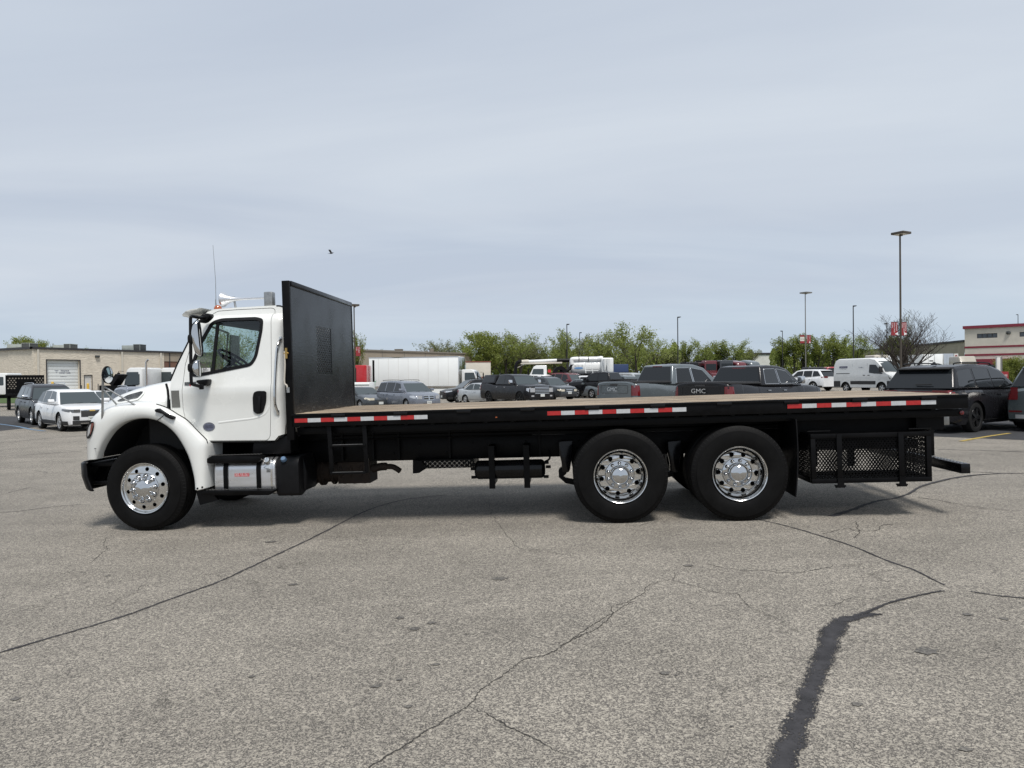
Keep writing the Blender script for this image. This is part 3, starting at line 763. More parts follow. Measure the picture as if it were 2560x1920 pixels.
lw = qs(2, [(780, 375), (1010, 450), (1010, 500), (820, 510)], .5); b = B(); b.prism(lw, .5, .53); b.obj('arch_panel', 'seat', T)
for i in range(6):
    p = q(2, 800 + i * 36, 440, .48); b = B(); b.box((p[0] - .004, .488, p[1] - .075), (p[0] + .004, .50, p[1] + .07)); b.obj('panel_rib', 'frame', T)
# ---- bumper
b = B()
bf = qs(1, [(47, 1250), (62, 1243), (105, 1240), (122, 1243), (128, 1300), (120, 1385), (95, 1410), (68, 1404)], .12)
uf = q(1, 49, 1300, .22)[0]
wt_, wb_ = q(1, 50, 1248, .12)[1], q(1, 70, 1406, .12)[1]
prof = [(.16, .10), (.10, .13), (.03, .20), (.0, .34), (-.012, 1.22)]
pts_t = [(uf + d, v) for d, v in prof] + [(uf + d, WID - v) for d, v in prof[-2::-1]]
vs = []; n_ = len(pts_t)
for (u, v) in pts_t: vs += [(u + .03, v, wt_ + .0), (u, v, wt_ - .02), (u + .005, v, (wt_ + wb_) / 2), (u + .055, v, wb_ + .02), (u + .08, v, wb_)]
fs = [(i * 5 + j, i * 5 + j + 1, i * 5 + 5 + j + 1, i * 5 + 5 + j) for i in range(n_ - 1) for j in range(4)]
b.add(vs, fs); bo = b.obj('bumper', 'plastic', T, smooth=True, auto=50)
sm = bo.modifiers.new('thick', 'SOLIDIFY'); sm.thickness = .02; sm.offset = 0
b = B()
for v in (.45, 1.9):
    a_, b_ = q(1, 120, 1270, v), q(1, 200, 1270, v)
    b.prism(qs(1, [(95, 1250), (215, 1235), (215, 1265), (170, 1380), (105, 1395), (100, 1370), (150, 1270), (95, 1275)], .45), v, v + .06)
b.box((uf + .14, .2, wt_ - .06), (-6.0, WID - .2, wt_ - .01)); b.box((uf + .16, .2, wb_ + .06), (-6.0, WID - .2, wb_ + .10))
b.obj('bumper_bracket', 'frame', T, bevel=.006)
# ---- mirrors
def mp_(x, y, v): u, w = q(13, x, y, v); return (u, v, w)
b = B(); VM = -.14
path = [mp_(440, 385, .16), mp_(320, 370, 0), mp_(230, 352, -.1), mp_(190, 365, VM), mp_(182, 420, VM), mp_(184, 740, VM), mp_(188, 1240, VM), mp_(196, 1490, VM), mp_(215, 1525, VM + .02), mp_(300, 1550, -.04), mp_(385, 1575, .06)]
b.tube(catmull(path, 5), .0185, 10); arm = b.obj('mirror_arm', 'plastic', T, smooth=True)
for y in (740, 1240):
    c = mp_(186, y, VM); b = B(); b.lathe([(.0, -.05), (.026, -.045), (.034, -.02), (.034, .02), (.026, .045), (0, .05)], c, 'z', 14); b.obj('mirror_clamp', 'plastic', arm, smooth=True)
b = B(); b.prism(round_poly(qs(13, [(405, 350), (520, 305), (565, 320), (560, 370), (490, 440), (430, 475), (370, 465), (365, 425), (405, 410)], .2), .02, 2), .13, .24); b.obj('mirror_bracket', 'plastic', T, bevel=.01)
b = B(); b.prism(round_poly(qs(13, [(295, 1458), (505, 1435), (510, 1470), (480, 1545), (440, 1555), (335, 1520)], .10), .02, 2), .06, .16)
c = mp_(380, 1570, .04); b.tube([(c[0], .03, c[2] + .03), (c[0], .03, c[2] - .03)], .028, 10); b.obj('mirror_bracket', 'plastic', T, bevel=.008)
def convex(name, mt, poly_px, v0, nrm_depth, k=13):
    """bulged mirror back: outline traced, blown up to the front"""
    P = round_poly(qs(k, poly_px, v0), .03, 4); cx = sum(p[0] for p in P) / len(P); cy = sum(p[1] for p in P) / len(P)
    b = B(); rings = 7; n_ = len(P)
    for r_ in range(rings):
        t = r_ / (rings - 1) * .999; s = math.cos(t * math.pi / 2)
        for (a, c_) in P: b.v.append((cx + (a - cx) * s - nrm_depth * .15 * math.sin(t * math.pi / 2), v0 - nrm_depth * math.sin(t * math.pi / 2), cy + (c_ - cy) * s))
    for r_ in range(rings - 1):
        for i in range(n_): b.f.append((r_ * n_ + i, r_ * n_ + (i + 1) % n_, (r_ + 1) * n_ + (i + 1) % n_, (r_ + 1) * n_ + i))
    b.f.append(tuple(range(n_)))
    return b.obj(name, mt, T, smooth=True, auto=60)
convex('side_mirror', 'chrome', [(290, 415), (325, 430), (345, 560), (385, 940), (380, 1030), (345, 1045), (290, 1015), (240, 820), (210, 640), (218, 520), (245, 440)], -.10, .07)
convex('round_mirror', 'chrome', [(345, 1095), (360, 1180), (362, 1395), (320, 1390), (260, 1340), (225, 1250), (235, 1170), (280, 1110)], -.10, .07)
b = B(); b.prism(inset(qs(13, [(318, 425), (330, 440), (352, 560), (390, 940), (385, 1030), (365, 1040)], -.10), -.004), -.10, -.085); b.obj('mirror_edge', 'plastic', T)
b = B(); b.tube([mp_(186, 1240, VM), mp_(300, 1240, -.12)], .012, 8); b.tube([mp_(186, 740, VM), mp_(300, 740, -.12)], .012, 8); b.obj('mirror_stem', 'plastic', arm)
# far-side mirror arm seen through the cab
b = B(); vv = WID + .18; pp = [q(13, 670, 530, vv), q(13, 830, 640, vv), q(13, 800, 1080, vv)]; pp2 = [q(13, 850, 665, vv), q(13, 1010, 690, vv), q(13, 1015, 1130, vv)]
b.tube([(p[0], vv if i else WID - .2, p[1]) for i, p in enumerate(pp)], .02, 8); b.obj('mirror_arm', 'plastic', T)
b = B(); b.prism([pp2[0], pp2[1], pp2[2], (pp2[0][0] - .02, pp2[2][1])], vv, vv + .05); b.obj('side_mirror', 'plastic', T, bevel=.01)
# hood mirror on its tripod
def h2(x, y, v, k=7): u, w = q(k, x, y, v); return (u, v, w)
b = B(); pole_b, pole_t = h2(1180, 1100, .02), h2(1186, 545, -.05)
b.tube([pole_b, h2(1183, 830, -.02), pole_t], .014, 8)
b.tube([h2(1205, 680, -.04), h2(1655, 945, .05)], .010, 8); b.tube([h2(1200, 720, -.04), h2(1360, 900, .30)], .010, 8)
b.tube([h2(1170, 545, -.05), h2(1225, 548, .0)], .008, 6)
hm = b.obj('hood_mirror', 'steel', T, smooth=True)
for p in (h2(1185, 1098, .02), h2(1655, 948, .05), h2(1358, 905, .30)):
    b = B(); b.box((p[0] - .028, p[1] - .01, p[2] - .018), (p[0] + .028, p[1] + .05, p[2] + .018)); b.obj('mirror_foot', 'steel', hm, bevel=.008)
c = h2(1240, 540, -.05)
b = B(); b.lathe([(0, -.03), (.06, -.026), (.10, -.010), (.104, 0), (.100, .006)], (0, 0, 0), 'x', 28); b.lathe([(.098, .005), (0, .006)], (0, 0, 0), 'x', 28)
mo = b.obj('mirror_head', 'plastic', hm, smooth=True, auto=30); mo.location = c; mo.rotation_euler = (0, 0, R(2))
b = B(); b.lathe([(.094, .007), (.06, .013), (0, .016)], (0, 0, 0), 'x', 28); mg = b.obj('mirror_glass', 'chrome', mo, smooth=True)
# ---- roof: amber lamp, antenna, horn
p = q(13, 655, 200, .5); b = B(); b.lathe([(.0, .042), (.025, .038), (.042, .022), (.048, 0), (.05, -.02)], (p[0], .5, p[1] - .012), 'z', 20); b.obj('marker_light', 'amber', T, smooth=True)
for vv in (.95, 1.22, 1.5, 1.95): b = B(); b.lathe([(.0, .035), (.02, .032), (.035, .02), (.04, 0)], (p[0] - .05, vv, p[1] + .01), 'z', 14); b.obj('marker_light', 'amber', T, smooth=True)
a_, c_ = q(1, 807, 365, .5), q(1, 790, 28, .5); b = B(); b.tube([(a_[0], .5, a_[1]), (a_[0] + (c_[0] - a_[0]) * .35 + .01, .5, a_[1] + (c_[1] - a_[1]) * .4), (c_[0], .5, c_[1])], .0042, 6, r2=.0022)
b.tube([(a_[0], .5, a_[1] - .03), (a_[0] - .003, .5, a_[1] + .07)], .012, 8, r2=.005); b.obj('antenna', 'steel', T)
b = B(); h0, h1 = q(3, 470, 205, .62), q(3, 1000, 208, .62)
L = h1[0] - h0[0]; hr = .094
b.lathe([(hr, .0), (hr * 1.02, .012), (hr * .95, .028), (hr * .62, .07), (hr * .40, .12), (hr * .24, .19), (.016, .26), (.014, L * .93), (.014, L * .93)], (h0[0] + .01, .62, h0[1]), 'x', 32)
b.lathe([(hr, .0), (hr * .55, .05), (.02, .14), (0, .15)], (h0[0] + .012, .62, h0[1]), 'x', 32)
horn = b.obj('air_horn', 'tank', T, smooth=True, auto=60)
b = B(); b.box((h1[0] - .09, .57, h1[1] - .10), (h1[0] + .02, .67, h1[1] + .10)); b.obj('horn_base', 'steel', horn, bevel=.012)
p = q(3, 612, 230, .62); b = B(); b.tube([(p[0] - .015, .62, h0[1] + .03), (p[0] + .008, .62, p[1] - .08)], .013, 6); b.tube([(p[0] - .015, .62, h0[1] - .01), (p[0] - .015, .62, h0[1] + .03)], .02, 8); b.obj('horn_stand', 'steel', horn)
b = B(); p = q(3, 930, 245, .62); b.lathe([(0, .03), (.03, .02), (.035, -.03)], (p[0], .66, p[1]), 'z', 12); b.obj('horn_valve', 'alu', horn, smooth=True)
# ---- door furniture
hd = round_poly(qs(3, [(815, 1165), (850, 1150), (925, 1150), (943, 1165), (938, 1260), (905, 1370), (870, 1390), (830, 1385), (805, 1360), (800, 1220)], .16), .03, 3)
plate('door_handle', hd, [], lambda u, w, d: (u, cab_v(u, w) - .012 + d, w), .014, 'plastic', door, [], [], bevel=0)
b = B(); p0, p1 = q(3, 868, 1205, .14), q(3, 862, 1375, .14); b.prism([(p0[0] - .018, p0[1]), (p0[0] + .016, p0[1]), (p1[0] + .014, p1[1]), (p1[0] - .012, p1[1])], .128, .15); b.obj('handle_grip', 'plastic', door, bevel=.006)
p = q(3, 870, 1170, .14); b = B(); b.lathe([(0, -.006), (.010, -.005), (.012, 0)], (p[0], .143, p[1]), 'y', 12); b.obj('door_lock', 'steel', door, smooth=True)
b = B(); gpts = [q(3, 1030, 605, .1), q(3, 1012, 700, .08), q(3, 1012, 1000, .08), q(3, 1015, 1250, .08), q(3, 1035, 1375, .1)]
gv = lambda u, w: cab_v(u, w)
b.tube(catmull([(gpts[0][0], gv(*gpts[0]) - .01, gpts[0][1])] + [(u, gv(u, w) - .06, w) for u, w in gpts[1:4]] + [(gpts[4][0], gv(*gpts[4]) - .01, gpts[4][1])], 5), .015, 10)
gh = b.obj('grab_handle', 'alu', T, smooth=True)
for p in (gpts[0], gpts[4]): b = B(); b.box((p[0] - .016, gv(*p) - .016, p[1] - .03), (p[0] + .016, gv(*p) + .005, p[1] + .03)); b.obj('handle_mount', 'alu', gh, bevel=.006)
# body crease highlight below the handle: raised rib on the door skin
b = B(); cp = [q(3, 440, 1480, .16), q(3, 640, 1455, .16), q(3, 800, 1435, .16), q(3, 890, 1405, .16), q(3, 935, 1370, .16), q(3, 965, 1310, .16)]
b.tube(catmull([(u, cab_v(u, w) + .0300, w) for u, w in cp], 5), .0325, 20); b.obj('door_crease', 'white', door, smooth=True)
# decals
p = q(3, 342, 1522, .16); dfl = lambda off: (lambda a, b2: (p[0] + a, cab_v(p[0], p[1]) - off, p[1] + b2))
plate('emission_decal', circle(p[0], p[1], .073, 32, .052), [], lambda u, w, d: (u, cab_v(u, w) - .003 + d, w), .002, 'sticker', door, [], [])
plate('decal_ring', circle(p[0], p[1], .067, 32, .046), [circle(p[0], p[1], .063, 32, .042)], lambda u, w, d: (u, cab_v(u, w) - .0045 + d, w), .001, 'steel', door, [], [])
text_mesh('decal_text', 'CERTIFIED\nCLEAN IDLE', .02, 'bprint', door, dfl(.006), .105)
p2 = (p[0], p[1])
def tx(name, body, c, v, width, mt, parent, size=.05, tilt=0.0):
    ca, sa = math.cos(tilt), math.sin(tilt)
    return text_mesh(name, body, size, mt, parent, lambda a, b2: (c[0] + a * ca - b2 * sa, v, c[1] + a * sa + b2 * ca), width)
c = q(13, 180, 1525, .17)
b = B(); bp = qs(13, [(75, 1490), (285, 1480), (280, 1525), (180, 1560), (75, 1545)], .17); b.prism(bp, cab_v(*c) - .003, cab_v(*c) + .02); b.obj('badge', 'steel', door)
tx('badge_text', 'BUSINESS CLASS', q(13, 180, 1512, .17), cab_v(*c) - .006, .13, 'bprint', door)
b = B(); bp = qs(13, [(160, 1530), (195, 1530), (178, 1570)], .17); b.prism(bp, cab_v(*c) - .006, cab_v(*c) + .01); b.obj('badge_shield', 'red', door)
c = q(13, 458, 1280, .2); sv = cab_v(c[0], c[1])
b = B(); b.prism(qs(13, [(387, 1243), (531, 1243), (532, 1318), (387, 1320)], .2), sv - .006, sv - .004); b.obj('window_sticker', 'wprint', door)
tx('sticker_text', 'RUSH', q(13, 440, 1257, .2), sv - .008, .045, 'bprint', door)
tx('sticker_text', '6503 B 17', q(13, 450, 1298, .2), sv - .008, .07, 'bprint', door)

# ---- steps, fuel tank, def tank
M['studs'] = mat('dull_studs', (.06, .06, .06), .45, metal=.4)
def step(pts, v0, v1, label=None):
    b = B(); b.prism(pts, v0, v1); o = b.obj('step', 'frame', T, bevel=.006)
    us_ = [p[0] for p in pts]; wtop = max(p[1] for p in pts)
    bb = B(); n_ = int((max(us_) - min(us_)) / .04)
    for i in range(n_):
        for j in range(2):
            u = min(us_) + .03 + i * .04; v = v0 + .04 + j * .05
            bb.lathe([(.014, 0), (.012, .002), (.007, .002), (.006, .0005)], (u, v, wtop), 'z', 8)
    bb.obj('tread_studs', M['studs'], o)['kind'] = 'stuff'
    return o
step(qs(2, [(1368, 770), (1432, 735), (1930, 745), (1930, 780), (1890, 812), (1400, 815), (1368, 800)], .06), .06, .26)
step(qs(2, [(1305, 1125), (1370, 1090), (2065, 1088), (2062, 1105), (2010, 1140), (1330, 1140)], .03), .03, .22)
t0, t1 = q(2, 1450, 825, .12), q(2, 2105, 1160, .12)
tw0, tw1 = q(2, 1450, 1150, .12)[1], q(2, 1600, 770, .12)[1]
b = B(); tankpoly = [(.12, tw0 + .08), (.12, tw1 - .10), (.155, tw1 - .035), (.22, tw1), (.62, tw1), (.70, tw1 - .08), (.70, tw0 + .08), (.64, tw0 + .005), (.17, tw0 + .005)]
b.prism(round_poly(tankpoly, .05, 4), t0[0], t1[0] - .02, 'x'); tank = b.obj('fuel_tank', 'tank', T, bevel=.02, seg=3, auto=30)
b = B(); b.prism(round_poly([(y - .006 if y < .3 else y, z) for y, z in inset(tankpoly, -.006)], .05, 4), t1[0] - .07, t1[0] - .05, 'x'); b.obj('tank_rim', 'alu', tank, auto=30)
for x in (1572, 1910):
    c = q(2, x, 950, .11)[0]; b = B(); b.prism(round_poly(inset(tankpoly, -.012), .05, 4), c - .026, c + .026, 'x'); b.obj('tank_strap', 'frame', tank, auto=30)
c = q(2, 1737, 931, .11); b = B(); b.box((c[0] - .088, .117, c[1] - .020), (c[0] + .088, .1195, c[1] + .020)); b.obj('fuel_label', 'red', tank)
tx('label_text', 'DIESEL FUEL ONLY', c, .1155, .165, 'wprint', tank)
c = q(2, 2020, 888, .11); b = B(); b.box((c[0] - .036, .117, c[1] - .020), (c[0] + .03, .1195, c[1] + .016)); b.obj('fuel_label', 'steel', tank)
tx('label_text', 'ULSD', (c[0] - .003, c[1]), .1155, .05, 'bprint', tank)
c = q(2, 1998, 815, .13); b = B()
b.lathe([(.078, -.012), (.075, .004), (.045, .012)], (0, 0, 0), 'z', 28); b.lathe([(.0, .075), (.034, .072), (.038, .06), (.038, .035), (.026, .03), (.026, 0)], (0, 0, 0), 'z', 16)
cp_ = b.obj('fuel_cap', 'alu', tank, smooth=True, auto=30); cp_.location = (c[0], .165, c[1] + .0); cp_.rotation_euler = (R(50), 0, 0)
dpoly = qs(14, [(455, 720), (500, 690), (870, 655), (980, 660), (1060, 760), (1060, 1000), (1075, 1150), (1045, 1370), (740, 1520), (500, 1525), (430, 1450), (400, 1300), (400, 900)], .16)
du0, du1 = q(14, 415, 900, .14)[0], q(14, 705, 900, .14)[0]; dw0, dw1 = q(14, 500, 1520, .14)[1], q(14, 500, 690, .14)[1]
b = B(); b.prism(round_poly([(.14, dw0 + .02), (.14, dw1 - .07), (.19, dw1), (.66, dw1), (.66, dw0 + .12), (.24, dw0)], .04, 3), du0, du1 + .10, 'x'); dt = b.obj('def_tank', 'plastic', T, bevel=.02, seg=3)
c = q(14, 580, 745, .15); b = B(); b.lathe([(0, .04), (.026, .038), (.034, .02), (.034, 0)], (0, 0, 0), 'z', 14); cc = b.obj('def_cap', 'bluecap', dt, smooth=True, auto=30); cc.location = (c[0], .15, c[1]); cc.rotation_euler = (R(50), 0, 0)
b = B(); b.lathe([(.045, -.03), (.045, 0), (.02, .002)], (0, 0, 0), 'z', 14); cc = b.obj('cap_neck', 'plastic', dt, smooth=True, auto=30); cc.location = (c[0], .16, c[1] - .01); cc.rotation_euler = (R(50), 0, 0)
b = B(); b.prism(qs(14, [(705, 800), (980, 700), (1050, 1000), (1045, 1370), (740, 1500), (705, 1500)], .3), .3, .66); b.obj('battery_box', 'plastic', T, bevel=.015)
b = B(); b.tube([(p[0], .29, p[1]) for p in (q(14, 770, 1120, .29), q(14, 930, 1040, .29), q(14, 950, 1070, .29), q(14, 800, 1180, .29))], .012, 6); b.obj('box_latch', 'rust', T)
# under the cab: dark trim, step bracket, mud flap
b = B(); b.prism(qs(1, [(1010, 1128), (1130, 1128), (1160, 1100), (1215, 1098), (1220, 1200), (1000, 1205)], .2), .24, .5); b.obj('cab_skirt', 'plastic', T, bevel=.01)
b = B(); b.prism(qs(2, [(1395, 600), (1450, 605), (1448, 680), (1395, 680)], .22), .22, .3); b.obj('bracket', 'steel', T, bevel=.005)
b = B(); b.prism(qs(2, [(1268, 1095), (1440, 1060), (1440, 1130), (1500, 1190), (1310, 1240)], .16), .16, .19); b.obj('splash_flap', 'plastic', T)
b = B(); b.prism(qs(2, [(1368, 590), (1448, 595), (1446, 1050), (1370, 1062)], .3), .18, .21); b.obj('fender_return', 'white', T)
# ---- chassis
M['edge_glint'] = mat('edge_highlight_grey', (.11, .11, .11), .5, noise=(8, .5))  # pale grey for painted highlights on the frame and rung edges
rt = q(4, 1400, 375, .79)[1]; rb = q(4, 1400, 532, .79)[1]
UE = q(6, 1540, 400, .1)[0]
for v in (.79, WID - .79 - .08):
    b = B(); b.box((-6.1, v, rb), (UE - .15, v + .08, rt)); o = b.obj('frame_rail', 'frame', T, bevel=.006)
for v in (.76, WID - .84): b = B(); b.box((-4.6 if v < 1 else -4.6, v, rt + .004), (UE, v + .08, rt + .17)); b.obj('subframe_rail', 'frame', T)
WD = q(4, 1200, 183, 0)[1]
u_hb = q(3, 1215, 1395, 0)[0]; u_end = q(6, 1714, 350, 0)[0]
print('DECK', WD, q(6, 1430, 292, 0), q(4, 210, 215, 0), 'uhb', u_hb, 'uend', u_end, 'UB', UB, 'rail', rb, rt, 'FW', FW, 'hood', UH0, UH1)
x = u_hb + .05
while x < u_end - .2:
    b = B(); b.box((x, .06, WD - .17), (x + .045, WID - .06, WD - .045)); b.obj('cross_member', 'frame', T); x += .305
ULR = q(6, 1668, 460, .1)[0]
for v in (.10, WID - .15):
    b = B(); b.box((u_hb, v, WD - .245), (ULR, v + .05, WD - .165)); b.obj('lower_rail', 'frame', T, bevel=.004)
RH = .152
for v0, v1 in ((0, .055), (WID - .055, WID)):
    b = B(); b.box((u_hb - .02, v0, WD - RH), (u_end, v1, WD - .002)); b.obj('side_rail', 'frame', T, bevel=.004)
    b = B(); b.box((u_hb - .02, v0 - .012 if v0 < 1 else v0, WD - .028), (u_end, v1 + (.012 if v0 > 1 else 0), WD - .0025)); b.obj('rail_lip', 'frame', T, bevel=.003)
b = B(); b.box((u_end - .06, .056, WD - RH), (u_end, WID - .056, WD - .002)); b.obj('end_rail', 'frame', T, bevel=.004)
# planks run along the deck
NP = 17; pwid = (WID - .11) / NP
pm = None
for i in range(NP):
    b = B(); b.box((u_hb + .005, 0, -.035), (u_end - .062, pwid - .006, 0)); o = None
    if pm is None:
        o = b.obj('plank', 'wood', T, bevel=.003, seg=1); pm = o.data
    else: o = link('plank', pm, None, T)
    o.location = (0, .055 + i * pwid + .003, WD + random.uniform(-.0015, .003))
# screws rows / stake pockets
for i in range(10):
    u = u_hb + .45 + i * .72; b = B(); b.box((u, -.016, WD - .045), (u + .16, -.001, WD - .012)); b.obj('stake_pocket', 'black', T, bevel=.003)
# reflective tape
twc = WD - .078
for (ua, ub_) in ((q(4, 217, 254, 0)[0], q(4, 1160, 216, 0)[0]), (q(0, 1368, 1024, 0)[0], q(0, 1715.8, 1015, 0)[0]), (q(6, 100, 380, 0)[0], q(6, 1427, 348, 0)[0])):
    L = (ub_ - ua) / 10
    for i in range(10):
        wc_ = q(4, 688, 235, 0)[1] if ua < -2 else twc
        b = B(); b.box((ua + i * L, -.004, twc - .023), (ua + (i + 1) * L - .002, -.001, twc + .023)); b.obj('reflective_tape', 'tape_red' if i % 2 == 0 else 'tape_white', T)
# headboard
hw0 = WD - .20; hw1 = q(3, 1155, 45, 0)[1]
vf0 = lambda x, y: qu(3, x, y, u_hb)
v00, w00 = vf0(1452, 487); v01, w01 = vf0(1613, 970)
vh = (vf0(1452, 480)[0], vf0(1605, 500)[0]); wh_ = (vf0(1465, 970)[1], vf0(1460, 478)[1])
print('headboard', hw0, hw1, 'vent', vh, wh_, 'far top', qu(3, 1798, 245, u_hb), 'far bot', qu(3, 1838, 1290, u_hb))
VW = vh[1] - vh[0]
b = B()
hb = plate('headboard', [(.04, WD - .05), (WID - .03, WD - .05), (WID - .03, hw1), (.04, hw1)], [[(vh[0], wh_[0]), (vh[1], wh_[0]), (vh[1], wh_[1]), (vh[0], wh_[1])]], lambda a, c2, d: (u_hb - d, a, c2), .012, 'bulkhead', T)
b = B(); b.box((u_hb - .085, 0, hw0 - .1), (u_hb + .004, .05, hw1 + .045)); b.obj('headboard_post', 'frame', hb, bevel=.004)
b = B(); b.box((u_hb - .085, WID - .05, hw0), (u_hb + .004, WID, hw1 + .045)); b.obj('headboard_post', 'frame', hb, bevel=.004)
b = B(); b.box((u_hb - .085, .052, hw1 - .012), (u_hb + .014, WID - .052, hw1 + .047)); b.obj('headboard_cap', 'black', hb, bevel=.005)
def expanded(w_, h_, pw, ph, fn, name, mt, parent, th=.0035, dp=.006):
    b = B(); nx, ny = max(1, round(w_ / pw)), max(1, round(h_ / ph)); pw, ph = w_ / nx, h_ / ny
    def strand(a0, b0, a1, b1):
        n_ = Vector((-(b1 - b0), a1 - a0)).normalized() * th
        vs = []
        for d in (0, dp):
            for a, c2, s in ((a0, b0, -1), (a1, b1, -1), (a1, b1, 1), (a0, b0, 1)): vs.append(fn(a + n_.x * s * .5, c2 + n_.y * s * .5, d))
        b.add(vs, [(0, 1, 2, 3), (7, 6, 5, 4), (0, 4, 5, 1), (2, 6, 7, 3)])
    for i in range(nx):
        for j in range(ny):
            x0, y0 = i * pw, j * ph
            strand(x0, y0 + ph / 2, x0 + pw / 2, y0 + ph); strand(x0 + pw / 2, y0 + ph, x0 + pw, y0 + ph / 2)
            strand(x0 + pw, y0 + ph / 2, x0 + pw / 2, y0); strand(x0 + pw / 2, y0, x0, y0 + ph / 2)
    o = b.obj(name, mt, parent, fix=False); o['kind'] = 'stuff'; return o
expanded(VW, wh_[1] - wh_[0], VW / 8, .060, lambda a, c2, d: (u_hb - .004 - d, vh[0] + a, wh_[0] + c2), 'expanded_mesh', 'bulkhead', hb, th=.019)
# hose and fittings on the headboard front
b = B(); hp_ = [q(3, 1148, 740, .05), q(3, 1150, 800, .05), q(3, 1145, 900, .03), q(3, 1140, 1060, .03), q(3, 1165, 1095, .03), q(3, 1168, 1140, .03)]
b.tube(catmull([(u + .0, -.015, w) for u, w in hp_], 5), .010, 8); ho = b.obj('air_hose', 'hose', T, smooth=True)
p = q(3, 1148, 760, .0); b = B(); b.tube([(p[0], -.016, p[1] - .06), (p[0], -.016, p[1] + .06)], .014, 8); b.tube([(p[0] - .03, -.016, p[1]), (p[0] + .03, -.016, p[1])], .01, 6); b.obj('hose_fitting', 'brass', ho)
p = q(3, 1168, 1140, .0); b = B(); b.tube([(p[0], -.016, p[1] - .03), (p[0], -.016, p[1] + .03)], .018, 8); b.obj('hose_fitting', 'steel', ho)
# ladder under the deck
l0, l1 = q(4, 455, 262, .03), q(4, 480, 640, .03); r0, r1 = q(4, 705, 255, .03), q(4, 728, 632, .03)
lad = empty('ladder', (0, 0, 0), 0, T)
for a_, c_ in ((l0, l1), (r0, r1)): b = B(); b.prism([(a_[0] - .022, a_[1]), (a_[0] + .03, a_[1]), (c_[0] + .022, c_[1]), (c_[0] - .022, c_[1])], .03, .07); b.obj('ladder_rail', 'frame', lad, bevel=.004)
for y0_, y1_ in ((434, 430), (628, 622)):
    p0, p1 = q(4, 470, y0_, .03), q(4, 720, y1_, .03); b = B(); b.box((p0[0], .02, p0[1] - .022), (p1[0], .075, p0[1] + .006)); rg = b.obj('rung', 'frame', lad, bevel=.003); b = B(); b.box((p0[0] + .03, .018, p0[1] + .001), (p1[0] - .03, .0195, p0[1] + .007)); b.obj('rung_highlight', M['edge_glint'], rg)  # the pale strip paints the light caught along each rung top
# driveline, exhaust treatment, air tank, step box
b = B(); p0, p1 = q(4, 300, 630, .95), q(4, 770, 610, .95)
b.lathe([(r_, h_ * .56) for r_, h_ in [(.0, 0), (.12, .0), (.13, .1), (.16, .12), (.16, .5), (.19, .52), (.19, .60), (.15, .62), (.15, 1.0), (.12, 1.05), (.12, 1.5), (.14, 1.52), (.14, 1.62), (0, 1.64)]], (p0[0] - .1, 1.0, p0[1] + .02), 'x', 24)
for i in range(6): b.lathe([(.165, 0), (.18, .01), (.18, .03), (.165, .04)], (p0[0] + .08 + i * .13, 1.0, p0[1] + .02), 'x', 20)
b.box((p0[0] + .45, .84, p1[1] - .15), (p0[0] + .86, 1.2, p1[1] + .12)); b.obj('transmission', 'rust', T, auto=30)
b = B(); pe = [q(4, 770, 600, .9), q(4, 830, 585, .9), q(4, 880, 582, .9), q(4, 920, 588, .85), q(4, 962, 618, .8)]
b.tube(catmull([(u, .9 - .02 * i, w) for i, (u, w) in enumerate(pe)], 5), [.05] * 10 + [.035] * 11, 12); b.obj('exhaust_pipe', 'rust', T, smooth=True)
b = B(); p0, p1 = q(4, 1492, 615, .45), q(4, 1985, 608, .45); rr = (q(4, 1700, 548, .45)[1] - q(4, 1700, 683, .45)[1]) / 2; L = p1[0] - p0[0]; wc_ = q(4, 1740, 615, .45)[1]
b.lathe([(0, -.012), (rr * .6, -.01), (rr * .92, .012), (rr, .035), (rr, L - .035), (rr * .92, L - .012), (rr * .6, L + .01), (0, L + .012)], (p0[0], .60, wc_), 'x', 32); at_ = b.obj('air_tank', 'black', T, smooth=True, auto=50)
for x in (1610, 1860):
    c = q(4, x, 600, .40)[0]; b = B(); b.box((c - .035, .60 - rr - .012, wc_ - rr - .10), (c + .035, .60 - rr - .004, rb + .18)); b.box((c - .035, .60 - rr, wc_ - rr - .05), (c + .035, .80, wc_ - rr - .012)); b.lathe([(rr + .004, -.03), (rr + .008, -.03), (rr + .008, .03), (rr + .004, .03)], (c, .60, wc_), 'x', 28); b.box((c - .035, .60 - rr, rb + .02), (c + .035, .79, rb + .18)); b.obj('tank_strap', 'frame', at_, auto=30)
b = B()
for i, (x, y) in enumerate(((2000, 560), (2015, 590), (2000, 660), (1480, 575), (1480, 605), (1485, 665))):
    c = q(4, x, y, .5); b.tube([(c[0] - .03, .55, c[1]), (c[0] + .03, .55, c[1])], .018, 8)
b.tube(catmull([(q(4, 1985, 560, .5)[0], .55, wc_ + .08), (q(4, 2025, 550, .5)[0], .6, wc_ + .12), (q(4, 2020, 520, .5)[0], .65, rb + .1)], 6), .012, 6); b.obj('tank_fitting', 'frame', at_)
b = B(); sp0, sp1 = q(4, 1110, 540, .7), q(4, 1490, 592, .7)
b.box((sp0[0], .70, sp1[1]), (sp1[0], 1.2, rb + .01)); sb = b.obj('battery_tray', 'frame', T)
